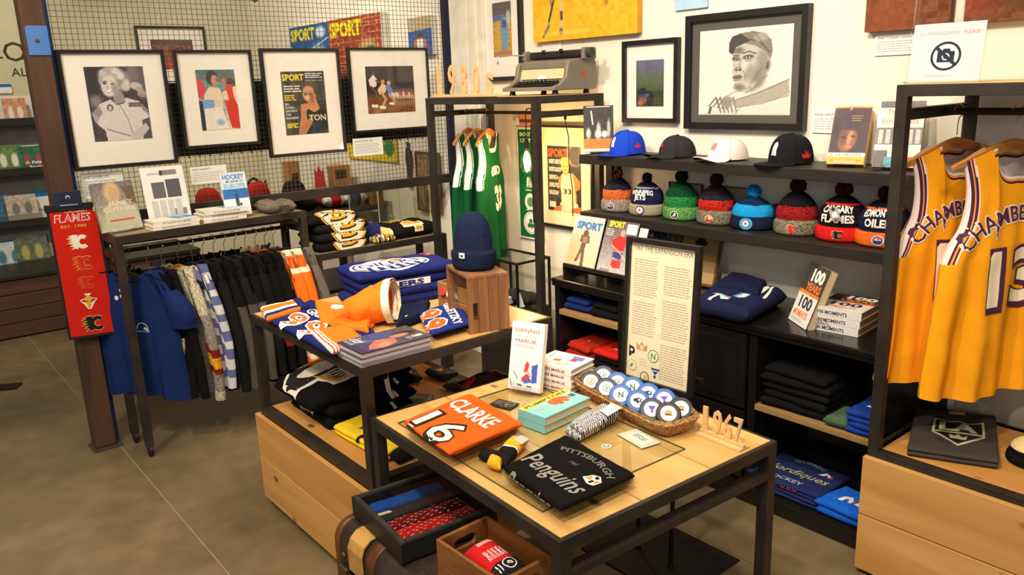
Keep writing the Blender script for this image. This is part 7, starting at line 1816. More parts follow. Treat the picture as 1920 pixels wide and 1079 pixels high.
def nord(m, w, h, wp):
    def dr(q):
        q.col((150,150,170)); arc_text(q, 'QUEBEC', .20, h * .86, h * .08, w * .42, cx=w * .5); q.col((170,166,130)); text(q, 'Nordiques', w * .48, h * .38, h * .18, w * .86, bold=.01, slant=.25); q.col((170,170,186)); text(q, 'HOCKEY', w * .46, h * .10, h * .10, w * .5, bold=.02)
        q.col((232,228,226)); q.poly([(w * .70, h * .66),(w * .76, h * .80),(w * .84, h * .74),(w * .88, h * .64),(w * .84, h * .64),(w * .80, h * .72),(w * .76, h * .66)]); q.col((196,50,60)); q.poly([(w * .84, h * .64),(w * .90, h * .64),(w * .86, h * .76)], z=.0006); text(q, 'HOCKEY', w * .46,-h * .10, h * .08, w * .5)
    k = flatdecal(dr, wp, .014); m.v, m.f, m.c = k.v, k.f, k.c
cstack('folded_shirt', ('lowest navy shirt on the cabinet floor', 'second navy shirt on the cabinet floor', 'third navy shirt on the cabinet floor', 'topmost navy shirt lettered QUEBEC Nordiques HOCKEY'), 'shirt', ci + 1.19, ci + 1.50, YC - .004, YC + .24,.086,.020, [(32,44,92)] * 4, 'navy QUEBEC shirts', 160, nord, None, .003)
cstack('folded_shirt', ('lower dark shirt behind the navy shirts in the cabinet', 'upper dark shirt behind the navy shirts in the cabinet'), 'shirt', ci + 1.24, ci + 1.56, YC + .25, YC + .41,.086,.05, [(20,20,28)] * 2, 'dark shirts behind', 165)
def nordb(m, w, h, wp):
    def dr(q):
        q.col((226,222,232)); q.poly([(w * .30, h * .30),(w * .36, h * .52),(w * .50, h * .58),(w * .60, h * .44),(w * .60, h * .30),(w * .53, h * .30),(w * .50, h * .44),(w * .42, h * .42),(w * .40, h * .30)]); q.col((190,60,90)); q.poly([(w * .64, h * .60),(w * .68, h * .60),(w * .66, h * .32),(w * .62, h * .32)]); q.col((226,222,232)); q.poly([(w * .70, h * .56),(w * .73, h * .56),(w * .76, h * .36),(w * .80, h * .30),(w * .68, h * .30)]); q.poly([(w * .92, h * .10),(w * .99, h * .10),(w * .99, h * .22),(w * .92, h * .22)])
    k = flatdecal(dr, wp, .012); m.v, m.f, m.c = k.v, k.f, k.c
q = [Vector((ci + 1.50, YC - .01)), Vector((ci + 1.695, YC - .015)), Vector((ci + 1.695, YC + .15)), Vector((ci + 1.53, YC + .18))]
folded('knit_beanie', 'bright blue folded beanie with a white and pink emblem on the cabinet floor', 'hat', q, .087,.032,(24,92,200), None, 'bright blue beanies', 170,.004, None, KNIT)
q = [Vector((v.x - .008, v.y - .004)) for v in q]
folded('knit_beanie', 'bright blue beanie lying on top of another on the cabinet floor', 'hat', q, .116,.034,(26,98,208), nordb, 'bright blue beanies', 171,.005, None, KNIT)
# ================================================================ hanging clothes on the left rack
XR, ZR = -4.167,1.03 + .010
def hangM(x, y, z, ang): return MT((x, y, z), ang)
GR = 'clothes on the left rack'
def hung(lab, y, ang, kind, col, x=XR, z=ZR, hcol=None, **k):
    M = hangM(x, y, z, ang)
    hanger('%s hanger carrying the %s' % ('dark' if hcol else 'wooden', ' '.join(lab.split()[:12])), M, hcol or HANGW, w=.36, group='hangers on the left rack', drop=.118)
    return garment('hanging_shirt', lab, 'shirt', M, kind, col, group=GR, th=.022, **k)
DKH = mat('dark_hanger', (40,30,26),.4)
NV3 = (24,42,92)
def teel(q):
    q.col((200,206,222)); 
    ring_ = [(.055 + .03 * math.cos(rad(a)),-.40 + .035 * math.sin(rad(a))) for a in range(180,-10,-15)]; inn = [(.055 + .026 * math.cos(rad(a)),-.40 + .031 * math.sin(rad(a))) for a in range(0,190,15)]
    q.poly(ring_ + inn); q.poly([(.06,-.40),(.066,-.385),(.09,-.41),(.086,-.41)]); text(q, 'NORDIQUES', .055,-.415,.008,.065)
    q.col((226,222,214)); q.poly(circ(-.075,-.245,.012,12)); q.poly(circ(-.045,-.235,.009,10)); q.poly(circ(-.045,-.205,.009,10))
hung('blue tee with a small white arch emblem, front of the rack', .965, rad(36), 'tee', NV3, L=.66, sleeve=(.20,.095,.090), W_=.235, decal=teel, seed=2, hcol=DKH, waves=.014)
hung('black shirt with a tan tag just behind the blue tee', 1.055, rad(24), 'long', (18,16,17), L=.66, sleeve=(.58,.07,.045), W_=.22, hcol=DKH, seed=3)
hung('grey raglan sweatshirt with red and gold striped sleeve', 1.125, rad(26), 'long', (110,104,98), L=.66, sleeve=(.61,.085,.050), W_=.22, seed=4, knit=True, hcol=DKH,
     colf=lambda u, s: (196,186,160) if s < .16 + .10 * abs(u) else None, slcol=(140,134,124), stripes=[(.0,.30,(196,186,160)),(.60,.66,(130,30,32)),(.66,.74,(226,160,40)),(.74,.80,(130,30,32)),(.94,1.01,(190,180,156))])
def plaid(u, s):
    a, b = int((u + 1)*5.5), int(s * 13)
    return ((226,224,220),(120,124,160),(120,124,160),(30,36,70))[(a % 2)*2 + (b % 2)] if True else None
hung('blue and white checked flannel shirt on a wooden hanger', 1.205, rad(24), 'long', (60,66,110), L=.66, sleeve=(.56,.075,.045), W_=.215, seed=5, colf=plaid, slcol=(200,202,210), stripes=[(k / 12,(k + 1)/12,(206,206,206) if k % 2 else (96,104,150)) for k in range(12)])
DK = [((24,23,22), 'charcoal hooded top next after the checked shirt'),((17,16,17), 'black and grey panelled top, second after the checked shirt'),((26,25,24), 'black and grey panelled top, third after the checked shirt'),((16,15,16), 'black top with long grey sleeve, fourth after the checked shirt'),((21,20,20), 'black top, fifth after the checked shirt'),((15,14,15), 'black top with a red sleeve patch'),((19,16,17), 'dark top with a red patch beside the orange ones')]
for i, (c, lab) in enumerate(DK):
    st = [(.30,1.01,(78,74,68))] if i in (1,2,3) else ([(.60,.78,(140,30,34))] if i > 4 else None)
    hung(lab, 1.275 + .056 * i, rad(22 - i), 'long', c, L=.68, sleeve=(.60 - .012 * i, .080,.050), W_=.215, seed=10 + i, hcol=DKH, slcol=c, stripes=st, colf=(lambda u, s: (76,72,66) if s > .42 else None) if i in (1,2,3) else None)
for i, y in enumerate((1.665,1.715)):
    hung(('nearer navy top with bright orange shoulders and cream collar', 'farther navy top with bright orange shoulders and cream collar')[i], y, rad(22), 'long', (28,34,74), L=.66, sleeve=(.62,.095,.060), W_=.21, seed=20 + i, hcol=DKH, slcol=(240,116,30), colf=lambda u, s: (240,116,30) if s < .26 else None, stripes=[(.0,.06,(232,220,190)),(.44,.72,(34,44,110)),(.72,.76,(232,226,214)),(.80,.83,(232,226,214))])
hung('grey top at the right end of the left rack', 1.785, rad(20), 'long', (104,96,88), L=.60, sleeve=(.46,.080,.055), W_=.21, seed=24, hcol=DKH)
for i, (y, z, ang, lab) in enumerate(((1.10,.56,20, 'tan and white swing tag below the blue tee sleeve'),)):
    t = thing('hang_tag', lab, 'tag', mw=basis((-3.995,1.095,.50),(.35,.94,.1),(-.03,-.22,1)))
    MB().col((206,170,130)).box((0,0,0),(.045,.085,.002)).build('card', PRINT, t); m = MB().col((60,50,50)); m.poly([(.004,.072),(.041,.072),(.041,.068),(.004,.068)], z=.0026); m.poly([(.004,.012),(.041,.012),(.041,.009),(.004,.009)], z=.0026); m.col((236,226,206)); lines(m, .006,.02,.04,.06,4,.004, z=.0026); m.build('print', MATTE, t)

# ================================================================ books and things on top of the left rack
Z5t = Z5 + .003
def rackbook(label, px, w, h, lean, d, cover, art=None, ext=None, x=-4.20, cat='book', name='book', acrylic=True, turn=0.0):
    y0 = atx(px, 425, x).y
    return standing_book(label, (x, y0, Z5t),(x + w * math.sin(turn), y0 + w * math.cos(turn), Z5t), h, rad(lean), d, cover, art=art, ext=ext, acrylic=acrylic, name=name)
a = Art(60,60,(170,160,130)).grad((110,106,116),(190,184,150)).noise(12,3,1); a.ell(.46,.20,.20,.22,(206,176,130),.5); a.ell(.5,.26,.12,.14,(196,160,130),.4); a.poly([(.2,.5),(.4,.38),(.7,.4),(.95,.6),(1,1),(.1,1)], (186,184,160)); a.rect(.25,.76,.85,.80,(206,90,60)); a.poly([(.7,.1),(1,.1),(1,.5),(.8,.4)], (110,90,70)); a.noise(8,1,2)
def e_jg(mb, M, w, h): mb.col((226,220,200)); text(mb, 'JANET', w * .6, h * .52, h * .09, w * .6, M=M); text(mb, 'GUTHRIE', w * .56, h * .40, h * .09, w * .8, M=M); mb.col((190,60,50)); text(mb, 'A LIFE AT FULL THROTTLE', w * .56, h * .2, h * .03, w * .6, M=M)
jb2 = rackbook('spiral bound JANET GUTHRIE book at the left end of the rack top', 190,.20,.235,14,.012,(180,172,140), a, e_jg, x=-4.12, turn=rad(-12))
m = MB()
for k in range(22): m.tube([(.006 * math.cos(t_) - .0,.012 + k * .0098,.006 + .009 * math.sin(t_)) for t_ in [i * PI / 3 for i in range(6)]], .0011,5, closed=True)
m.build('spiral_binding', CHROME, jb2, kind='stuff')
a = Art(60,76,(232,230,226)); a.rect(.2,.28,.50,.56,(96,94,96)); a.rect(.54,.24,.86,.56,(84,82,84)); a.rect(.44,.06,.50,.16,(60,60,62)); a.rect(.5,.06,.84,.16,(130,130,132)); a.rect(.52,.78,.92,.9,(130,128,130)); a.noise(20,2,3) if False else a; [a.rect(.14 + .18 * k, .60,.28 + .18 * k, .96,(206,204,200)) for k in range(4)]
def e_sh(mb, M, w, h): mb.col((70,70,72)); text(mb, 'GETAWAYS', w * .34, h * .86, h * .035, w * .38, M=M); mb.col((190,188,186)); [lines(mb, w * (.14 + .19 * k), h * .06, w * (.28 + .19 * k), h * .40,14, h * .008, M, seed=k) for k in range(4)]
rackbook('white printed article sheet in a clear holder on the rack top', 282,.21,.28,12,.003,(232,230,226), a, e_sh, x=-4.23, name='article_sheet')
a = Art(44,66,(214,226,236)); a.rect(0,.38,1,.60,(46,120,190)).noise(10,3,2); a.rect(0,.62,1,1,(232,234,238)); a.ell(.52,.66,.07,.14,(60,60,74),.4); a.ell(.52,.52,.045,.04,(60,56,66),.3); a.rect(.47,.76,.51,.92,(50,50,60)); a.rect(.54,.76,.58,.92,(50,50,60)); a.ell(.64,.74,.05,.03,(50,50,60),.3); [a.line([(.0,.40 + .04 * k),(1,.41 + .04 * k)], .012,(30,80,150)) for k in range(5)]
def e_he(mb, M, w, h): mb.col((40,120,190)); text(mb, 'HOCKEY', w * .5, h * .85, h * .105, w * .84, M=M, bold=.03); mb.col((70,60,70)); text(mb, 'MY DOOR TO', w * .52, h * .77, h * .05, w * .66, M=M, bold=.02); mb.col((120,180,220)); text(mb, 'EUROPE', w * .5, h * .64, h * .10, w * .84, M=M, bold=.03)
rackbook('blue and white book titled HOCKEY MY DOOR TO EUROPE', 428,.135,.225,10,.014,(226,232,238), a, e_he, x=-4.13)
for (n_, px, y0, x0, labs) in ((2,0,1.075,-4.045,('lower white book of the pair beside the spiral book', 'upper white book of the pair beside the spiral book')),(3,0,1.325,-4.065,('lowest white book of the three beside the blue book', 'middle white book of the three beside the blue book', 'topmost white book of the three with a blue cover picture'))):
    for i in range(n_):
        a = None
        if i == n_ - 1:
            a = Art(60,40,(232,230,224)); a.poly([(.45,.1),(.95,.05),(1,.6),(.6,.7)], (70,140,200)); a.poly([(.6,.2),(.8,.15),(.85,.5),(.7,.5)], (130,190,226)); a.noise(4,2,1)
        def sp(m, w, h, z): m.col((110,104,100)); text(m, 'MY DOOR TO EUROPE', w * .5,.006,.009, w * .6, M=basis((0,-.0003,0),(1,0,0),(0,0,1)), z=.0006)
        M = basis((x0 - .006*(i % 2), y0 + .004 * i, Z5t + i * .0195),(-.06 + .03 * i, 1,0),(-1,-.06,0))
        flat_book(labs[i], M, .225,.15,.019,(236,230,218), draw=sp, pages=(214,200,170), spine='b', art=a)['group'] = 'stacked white books on the rack top'
t_ = atx(512,390,-4.17)
q = [Vector((-4.06,1.655)), Vector((-4.07,1.745)), Vector((-4.25,1.76)), Vector((-4.25,1.655))]
rib = lambda u, v: (132,122,104) if int(u * 26) % 2 == 0 else (96,88,76)
gh = folded('knit_hat', 'grey ribbed knit hat with a dark label at the right end of the rack top', 'hat', q, Z5t, .07,(124,116,100), None, None, 7,.008, rib, KNIT, 40,24)
q = [Vector((-4.07,1.762)), Vector((-4.08,1.835)), Vector((-4.25,1.84)), Vector((-4.25,1.765))]
child_slab(gh, 'folded_cuff', q, Z5t, .06,(124,116,100),3,.007, rib, KNIT, nu=30)
m = MB().col((34,30,28)); m.prism([(-.030,0),(.030,0),(.022,-.035),(-.018,-.036)], .003, basis((.115,.04,.045),(.05,1,0),(-.3,0,1))); m.build('label', PRINT, gh)

# ================================================================ sweater shelf
Z6t = Z6 + .003
GD = (226,170,40)
def bcrest(m, w, h, wp):
    def dr(q):
        cx, cy, R_ = w * .60, h * .16, h * .50
        rx = w * .34
        q.col(GD); q.poly(circ(cx, cy, rx, 30, ry=R_), z=0); q.col((26,24,24)); q.poly(circ(cx, cy, rx * .93,30, ry=R_ * .93), z=.0005); q.col((238,226,196)); q.poly(circ(cx, cy, rx * .90,30, ry=R_ * .90), z=.001)
        q.col((26,24,24))
        for a in (20,65,115,160,200,340): q.poly([(cx + rx * .5 * math.cos(rad(a - 5)), cy + R_ * .5 * math.sin(rad(a - 5))),(cx + rx * .88 * math.cos(rad(a - 4)), cy + R_ * .88 * math.sin(rad(a - 4))),(cx + rx * .88 * math.cos(rad(a + 4)), cy + R_ * .88 * math.sin(rad(a + 4))),(cx + rx * .5 * math.cos(rad(a + 5)), cy + R_ * .5 * math.sin(rad(a + 5)))], z=.0015)
        q.col((26,24,24)); text(q, 'B', cx, cy - R_ * .5, R_ * 1.0, rx * .98, z=.0017, bold=.06); q.col(GD); text(q, 'B', cx, cy - R_ * .47, R_ * .94, rx * .86, z=.0022, bold=.02)
    k = flatdecal(dr, wp, .02); m.v, m.f, m.c = k.v, k.f, k.c
zz = Z6t
for i in range(4):
    o_ = .006*(i % 2); e = -.05 if i == 3 else 0
    q = [Vector((-4.065 + o_ - (.02 if i == 3 else 0),1.925 + e)), Vector((-4.070 + o_ - (.02 if i == 3 else 0),2.255 + e)), Vector((-4.33,2.25 + e)), Vector((-4.33,1.93 + e))]
    folded('folded_sweater', ('lowest black sweater with a gold spoked B, on the sweater shelf', 'second black sweater with a gold spoked B, on the sweater shelf', 'third black sweater with a gold spoked B, on the sweater shelf', 'topmost black sweater with a gold spoked B, sliding left')[i], 'sweater', q, zz, .054,(24,22,23), bcrest, 'black sweaters with a gold B', 200 + i, .007,(lambda u, v: (232,206,130) if (u < .04 and .3 < v < .8) else (24,22,23)) if i in (0,3) else None)
    zz += .050
def orr(m, w, h, wp):
    def dr(q): q.col(GD); text(q, 'ORR', w * .42, h * .62, h * .22, w * .36, bold=.03); q.col((240,230,200)); text(q, '4', w * .50,-h * .10, h * .66, w * .42, bold=.08); q.col(GD); text(q, '4', w * .50,-h * .08, h * .62, w * .38, z=.0008, bold=.04)
    k = flatdecal(dr, wp, .02); m.v, m.f, m.c = k.v, k.f, k.c
q = [Vector((-4.07,2.40)), Vector((-4.07,2.73)), Vector((-4.32,2.73)), Vector((-4.30,2.36))]
folded('folded_sweater', 'black sweater with gold 4 and ORR at the right of the sweater shelf', 'sweater', q, Z6t, .085,(26,24,24), orr, None, 210,.008, lambda u, v: (236,214,140) if (.82 < v < .90 or u < .05) else (26,24,24))
q = [Vector((-4.16,2.26)), Vector((-4.16,2.42)), Vector((-4.34,2.44)), Vector((-4.34,2.26))]
folded('folded_shirt', 'dark blue crumpled shirt behind the gold patches', 'shirt', q, Z6t, .09,(40,44,100), None, None, 211,.02, lambda u, v: (226,222,220) if v > .8 and u > .5 else (40,44,100))
for i in range(3):
    y = 2.275 + .045 * i; q = [Vector((-4.055, y)), Vector((-4.06, y + .055)), Vector((-4.15, y + .06)), Vector((-4.15, y + .005))]
    folded('sock_bundle', ('gold and black sock bundle nearest the sweater stack', 'gold and black sock bundle in the middle of the sweater shelf', 'gold and black sock bundle nearest the ORR sweater')[i], 'socks', q, Z6t, .035 + .012*(i == 1),(206,150,60), None, 'sock bundles', 213 + i, .008, lambda u, v, i=i: ((226,160,50),(110,96,80),(236,226,200),(40,36,34))[(int(u * 5) + int(v * 4) + i) % 4], KNIT, 22,22)
# plush toys and stock on the low board
def plush(label, x, y, z, s, c1, c2, ang, bill=False):
    t = thing('plush_toy', label, 'plush toy', (x, y, z), ang)
    sp = lambda cx, cy, cz, rx, ry, rz_, c: (lambda mb: mb.grid(lambda u, v: (cx + rx * math.sin(PI * v) * math.cos(2 * PI * u), cy + ry * math.sin(PI * v) * math.sin(2 * PI * u), cz - rz_ * math.cos(PI * v)),20,12, cu=True))(MB().col(c))
    sp(0,0, s * .45, s * .36, s * .32, s * .45, c1).build('body', KNIT, t, smooth=True); sp(0,0, s * 1.05, s * .30, s * .28, s * .28, c1).build('head', KNIT, t, smooth=True)
    sp(0,-s * .16, s * .45, s * .26, s * .2, s * .34, c2).build('belly', KNIT, t, smooth=True)
    sp(0,-s * .26, s * 1.0, s * .13, s * .12, s * .09,(226,150,40) if bill else c2).build('muzzle', KNIT, t, smooth=True)
    for sg in (-1,1):
        sp(sg * s * .36,-.02, s * .55, s * .10, s * .10, s * .26, c1).build('arm', KNIT, t, smooth=True); sp(sg * s * .2,-s * .28, s * .10, s * .13, s * .2, s * .10,(226,150,40) if bill else c1).build('foot', KNIT, t, smooth=True)
        if not bill: sp(sg * s * .22,0, s * 1.30, s * .09, s * .06, s * .09, c1).build('ear', KNIT, t, smooth=True)
        sp(sg * s * .10,-s * .26, s * 1.12, s * .03, s * .03, s * .03,(16,14,14)).build('eye', PLAST, t)
plush('brown plush bear on the low board behind the back table', -4.16,2.16,.405,.15,(110,66,34),(150,104,66), rad(60))
plush('black and white plush penguin on the low board', -4.12,1.98,.405,.12,(24,22,24),(226,222,212), rad(60), True)
plush('brown plush toy at the right of the low board', -4.16,2.42,.405,.14,(96,58,30),(140,98,60), rad(60))

# ================================================================ corner rack: letters, typewriter, jerseys, bulb
Z4t = Z4 + .0025
wooden_number('large cut-out wooden 1980s on top of the corner rack', (-3.905,2.645, Z4t),(-3.30,2.635, Z4t), '1980s', .155,.062,.008,.05)
TW = thing('typewriter', 'grey vintage typewriter on top of the corner rack', 'typewriter', (-3.35,2.70, Z4t), rad(6))
TW.scale = (1.1,1.1,1.16)
TG = mat('grey_enamel', (128,118,104),.38,.1,.04,8); TG2 = mat('cream_enamel', (206,192,150),.45,0,.04,8)
Wt, Dt = .33,.30
side = [(.0,.018),(.0,.034),(.05,.046),(.085,.075),(.098,.125),(.112,.140),(.20,.152),(.29,.148),(.30,.13),(.30,.018)]
for x in (0, Wt - .022): MB().prism(side, .022, MX(x)).build('side_panel', TG, TW, bevel=.004)
MB().box((.022,0,.018),(Wt - .022,.03,.034)).box((.022,.03,.018),(Wt - .022,.30,.024)).build('base_tray', TG, TW, bevel=.003)
MB().prism([(.112,.112),(.112,.140),(.20,.152),(.29,.148),(.30,.13),(.30,.02),(.285,.02),(.285,.13),(.2,.135)], Wt - .044, MX(.022)).build('top_cover', TG, TW, bevel=.003)
MB().add([(.022,.100,.045),(Wt - .022,.100,.045),(Wt - .022,.118,.115),(.022,.118,.115)], [(0,1,2,3)]).box((.022,.101,.03),(Wt - .022,.116,.046)).build('front_panel', TG2, TW)
MB().prism([(-.03,0),(.03,.0),(.022,.03),(-.02,.028)], .004, basis((Wt / 2,.098,.052),(1,0,0),(0,.24,1))).build('type_guard', PAPER, TW)
KB = MB().add([(.024,.028,.030),(Wt - .024,.028,.030),(Wt - .024,.10,.058),(.024,.10,.058)], [(0,1,2,3)]).build('keyboard', mat('black_key_bed', (24,22,22),.5), TW)
KM = mat('black_key', (26,24,24),.3); 
for r in range(4):
    for k in range(11):
        MB().lathe([(.0085,0),(.0095,.003),(.0075,.005)], 10, MT((.045 + .0235 * k + .006*(r % 2),.040 + .017 * r, .040 + .0075 * r))).build('key', KM, KB)
MB().box((.09,.026,.036),(.25,.034,.041)).build('space_bar', KM, KB, bevel=.002)
CA = MB().tube([(-.02,.215,.172),(Wt + .02,.215,.172)], .017,20); CA = CA.build('platen', mat('black_rubber_platen', (36,34,34),.5), TW, smooth=False)
MB().box((-.015,.235,.150),(Wt + .015,.262,.185)).build('carriage_cover', TG, TW, bevel=.005)
for x in (-.045, Wt + .02): MB().tube([(x, .215,.172),(x + .025,.215,.172)], .022,18).build('platen_knob', mat('dark_green_knob', (56,62,52),.4), TW, bevel=.002)
for bb in (((-.025,.17,.150),(.0,.26,.19)),((Wt, .185,.145),(Wt + .022,.275,.196))): MB().box(*bb).build('carriage_end', TG, TW, bevel=.006)
MB().tube([(-.005,.17,.175),(-.045,.12,.178),(-.07,.05,.172),(-.068,.045,.14)], [.003,.003,.0035,.005], 8).build('return_lever', CHROME, TW)
for x in (.09,.2): MB().box((x, .185,.180),(x + .012,.20,.194)).build('paper_bail_roller', KM, TW)
MB().tube([(.02,.188,.186),(Wt - .02,.188,.186)], .0018,6).build('paper_bail', CHROME, TW)
for (x, y) in ((.03,.04),(Wt - .03,.04),(.03,.26),(Wt - .03,.26)): MB().lathe([(.016,0),(.012,.019)], 14, MT((x, y, -.0005))).build('rubber_foot', KM, TW)
m = MB().col((206,74,50)); m.poly([(-.022,-.002),(-.006,.010),(.016,.012),(.008,.003),(.018,-.008),(-.004,-.010)], basis((Wt + .0012,.205,.085),(0,1,0),(0,0,1))); m.col((226,140,110)); m.poly(circ(-.002,.0,.008,12), basis((Wt + .0009,.205,.085),(0,1,0),(0,0,1))); m.build('badge', MATTE, TW)
# green jerseys
yr_ = Y4 + LY4/2
GRN, WHT = (16,84,42),(228,228,218)
trimg = [WHT, WHT, GRN, WHT]
def num3(q):
    q.col(WHT); text(q, '33', .01,-.56,.13,.15, bold=.06); arc_text(q, 'BIRD', .5,-.36,.05,.14, bold=.03)
dirg = math.atan2(.82,-.57)
for i, (xh, dirn) in enumerate(((-3.86,121),(-3.77,122),(-3.665,124))):
    M = MT((xh, yr_, 1.613), rad(dirn))
    hanger('wooden hanger carrying the %s green jersey' % ('leftmost', 'middle', 'rightmost')[i], M, group='hangers on the corner rack', w=.44)
    g_ = garment('basketball_jersey', ('leftmost green jersey with white trim on the corner rack', 'middle green jersey with white trim on the corner rack', 'rightmost green jersey with white numbers on the corner rack')[i], 'jersey', M, 'tank', GRN, L=.76, trim=trimg, decal=num3, group='green jerseys on the corner rack', seed=30 + i * 2, W_=.225, nu=70, nv=84, inner=WHT, waves=.018, arm=.38)
# bulb on a cord
bxp = aty(986,240, yr_); bx0 = bxp.x
LB2 = thing('pendant_bulb', 'glowing clear filament bulb hanging from the corner rack rail', 'lamp', (bx0, yr_, 1.613))
BLKP = mat('black_cord', (22,20,20),.5)
MB().tube([(.06,.0,.004),(.03,.003,.012),(.008,.006,.010),(0,0,-.01),(.003,0,-.08),(-.002,0,-.15)], .0032,6).build('cord', BLKP, LB2)
MB().lathe([(.004,-.145),(.012,-.155),(.015,-.17),(.015,-.20),(.013,-.205)], 16).build('socket', BLKP, LB2)
MB().lathe([(.012,-.205),(.014,-.22),(.030,-.25),(.037,-.275),(.034,-.305),(.020,-.327),(.001,-.334)], 24, cap=False).build('glass_bulb', glassy('bulb_glass', (1,.95,.85),.05), LB2, smooth=True)
m = MB()
for k in range(6):
    a = k * PI / 3; m.tube([(.008 * math.cos(a),.008 * math.sin(a),-.225),(.016 * math.cos(a),.016 * math.sin(a),-.26),(.010 * math.cos(a + .5),.010 * math.sin(a + .5),-.305)], .0032,6)
m.build('filament', emis('glowing_filament', (1.0,.72,.34),60), LB2)
pl = light('bulb_light', 'POINT', (bx0, yr_, 1.613 - .27),(0,0,0),15,(1.0,.66,.32),.03)
CO = thing('power_cord', 'thin black cord hanging from the side rail of the corner rack', 'cord', (X4 + LX4 - TB - .008,2.84,1.60))
MB().tube([(0,0,.0),(.002,-.004,-.03),(.012,.01,-.12),(.02,.0,-.25),(.035,.01,-.38),(.045,.0,-.52)], .0028,6).tube([(0,0,-.0),(.001,0,-.03)], .007,8).build('cord', BLKP, CO)
# glass case
GC = thing('display_case', 'small black-edged glass case in the corner behind the tall rack', 'case', (-3.665,2.72,0))
cx_, cy_, cz0, cz1, tb = .36,.25,.50,.80,.012
m_ = BLACKM
for (x, y) in ((0,0),(cx_ - tb, 0),(cx_ - tb, cy_ - tb),(0, cy_ - tb)): MB().box((x, y, cz0),(x + tb, y + tb, cz1)).build('corner_post', m_, GC)
for z in (cz0, cz1 - tb):
    MB().box((tb, 0, z),(cx_ - tb, tb, z + tb)).box((tb, cy_ - tb, z),(cx_ - tb, cy_, z + tb)).box((0, tb, z),(tb, cy_ - tb, z + tb)).box((cx_ - tb, tb, z),(cx_, cy_ - tb, z + tb)).build('edge_frame', m_, GC)
for pts in ([(tb, .005, cz0),(cx_ - tb, .005, cz0),(cx_ - tb, .005, cz1),(tb, .005, cz1)], [(cx_ - .005, tb, cz0),(cx_ - .005, cy_ - tb, cz0),(cx_ - .005, cy_ - tb, cz1),(cx_ - .005, tb, cz1)], [(tb, tb, cz1 - .004),(cx_ - tb, tb, cz1 - .004),(cx_ - tb, cy_ - tb, cz1 - .004),(tb, cy_ - tb, cz1 - .004)]):
    MB().add(pts, [(0,1,2,3)]).build('pane', GLASS2, GC)
MB().box((0,0,0),(cx_, cy_, cz0)).build('plinth', BLACKW, GC, bevel=.002)
t = thing('card_box', 'white and tan little boxes inside the corner glass case', 'box', (-3.60,2.76,.513), rad(20))
MB().box((0,0,0),(.12,.06,.04)).build('box', PAPER, t, bevel=.001); MB().col((180,110,60)).box((.02,-.001,.01),(.05,0,.032)).box((.08,-.001,.008),(.105,0,.03)).build('print', MATTE, t)
t = thing('price_card', 'white folded card standing inside the corner glass case', 'card', (-3.42,2.80,.513), rad(50)); MB().prism([(0,0),(.05,0),(.025,.09)], .002, basis((0,0,0),(1,0,0),(0,0,1))).box((0,.002,0),(.05,.03,.002)).build('card', PAPER, t)
q = [Vector((-3.60,2.84)), Vector((-3.36,2.84)), Vector((-3.36,2.94)), Vector((-3.60,2.94))]
folded('felt_pouch', 'dark felt pouch lying in the corner glass case', 'pouch', q, .513,.07,(52,50,52), None, None, 230,.008)
pg_ = aty(1031,570,2.95)
t = thing('green_pennant', 'small green felt pennant with a pale crest between corner rack and cabinet', 'pennant', mw=wallM((-3.16, YW - .012,.56), '-y'))
MB().col(GRN).prism([(0,0),(.12,0),(.12,.17),(.09,.20),(.03,.20),(0,.17)], .004).build('felt', CLOTH, t); m = MB().col((196,196,120)); m.poly([(.06,.07),(.10,.13),(.06,.17),(.02,.13)], z=.005); m.col(GRN); m.poly([(.06,.085),(.088,.13),(.06,.158),(.032,.13)], z=.0056); m.col((196,196,120)); m.poly([(.045,.12),(.075,.12),(.075,.135),(.045,.135)], z=.0062); m.build('crest', MATTE, t)

# ================================================================ right rack: yellow jerseys, folded shirt, photography sign
YEL = (240,160,24); PUR = (76,34,66); PW = (232,214,206)
trimy = [PW, PUR, (214,150,60), PUR, PW]
def cham(q):
    q.col((232,220,200)); arc_text(q, 'CHAMBERLAIN', .20,-.352,.052,.40, bold=.05); q.col(PUR); arc_text(q, 'CHAMBERLAIN', .20,-.349,.047,.395, z=.0008, bold=.015)
    q.col(PUR); text(q, '13', .005,-.622,.178,.215, z=.0004, bold=.08); q.col((240,222,190)); text(q, '13', 0,-.612,.168,.20, z=.0012, bold=.035)
for i, (px, deg, yy) in enumerate(((1798,73,2.84),(1908,66,2.84))):
    xh = aty(px, 213, yy).x
    M = MT((xh, yy, 1.628), rad(deg))
    hanger('wooden hanger carrying the %s yellow jersey' % ('left', 'right')[i], M, group='hangers on the right rack', w=.46)
    garment('basketball_jersey', ('left yellow jersey lettered CHAMBERLAIN 13, nearer the steel post', 'right yellow jersey lettered CHAMBERLAIN 13, cut by the photo edge')[i], 'jersey', M, 'tank', YEL, L=.83, trim=trimy, decal=cham, group='yellow CHAMBERLAIN 13 jerseys', seed=41 + i * 3, W_=.235, flare=.035, nu=90, nv=96, inner=(226,214,210), waves=.022, th=.045, arm=.42)
q = pz(.480,(1700,855),(1872,882),(1866,795),(1715,780))
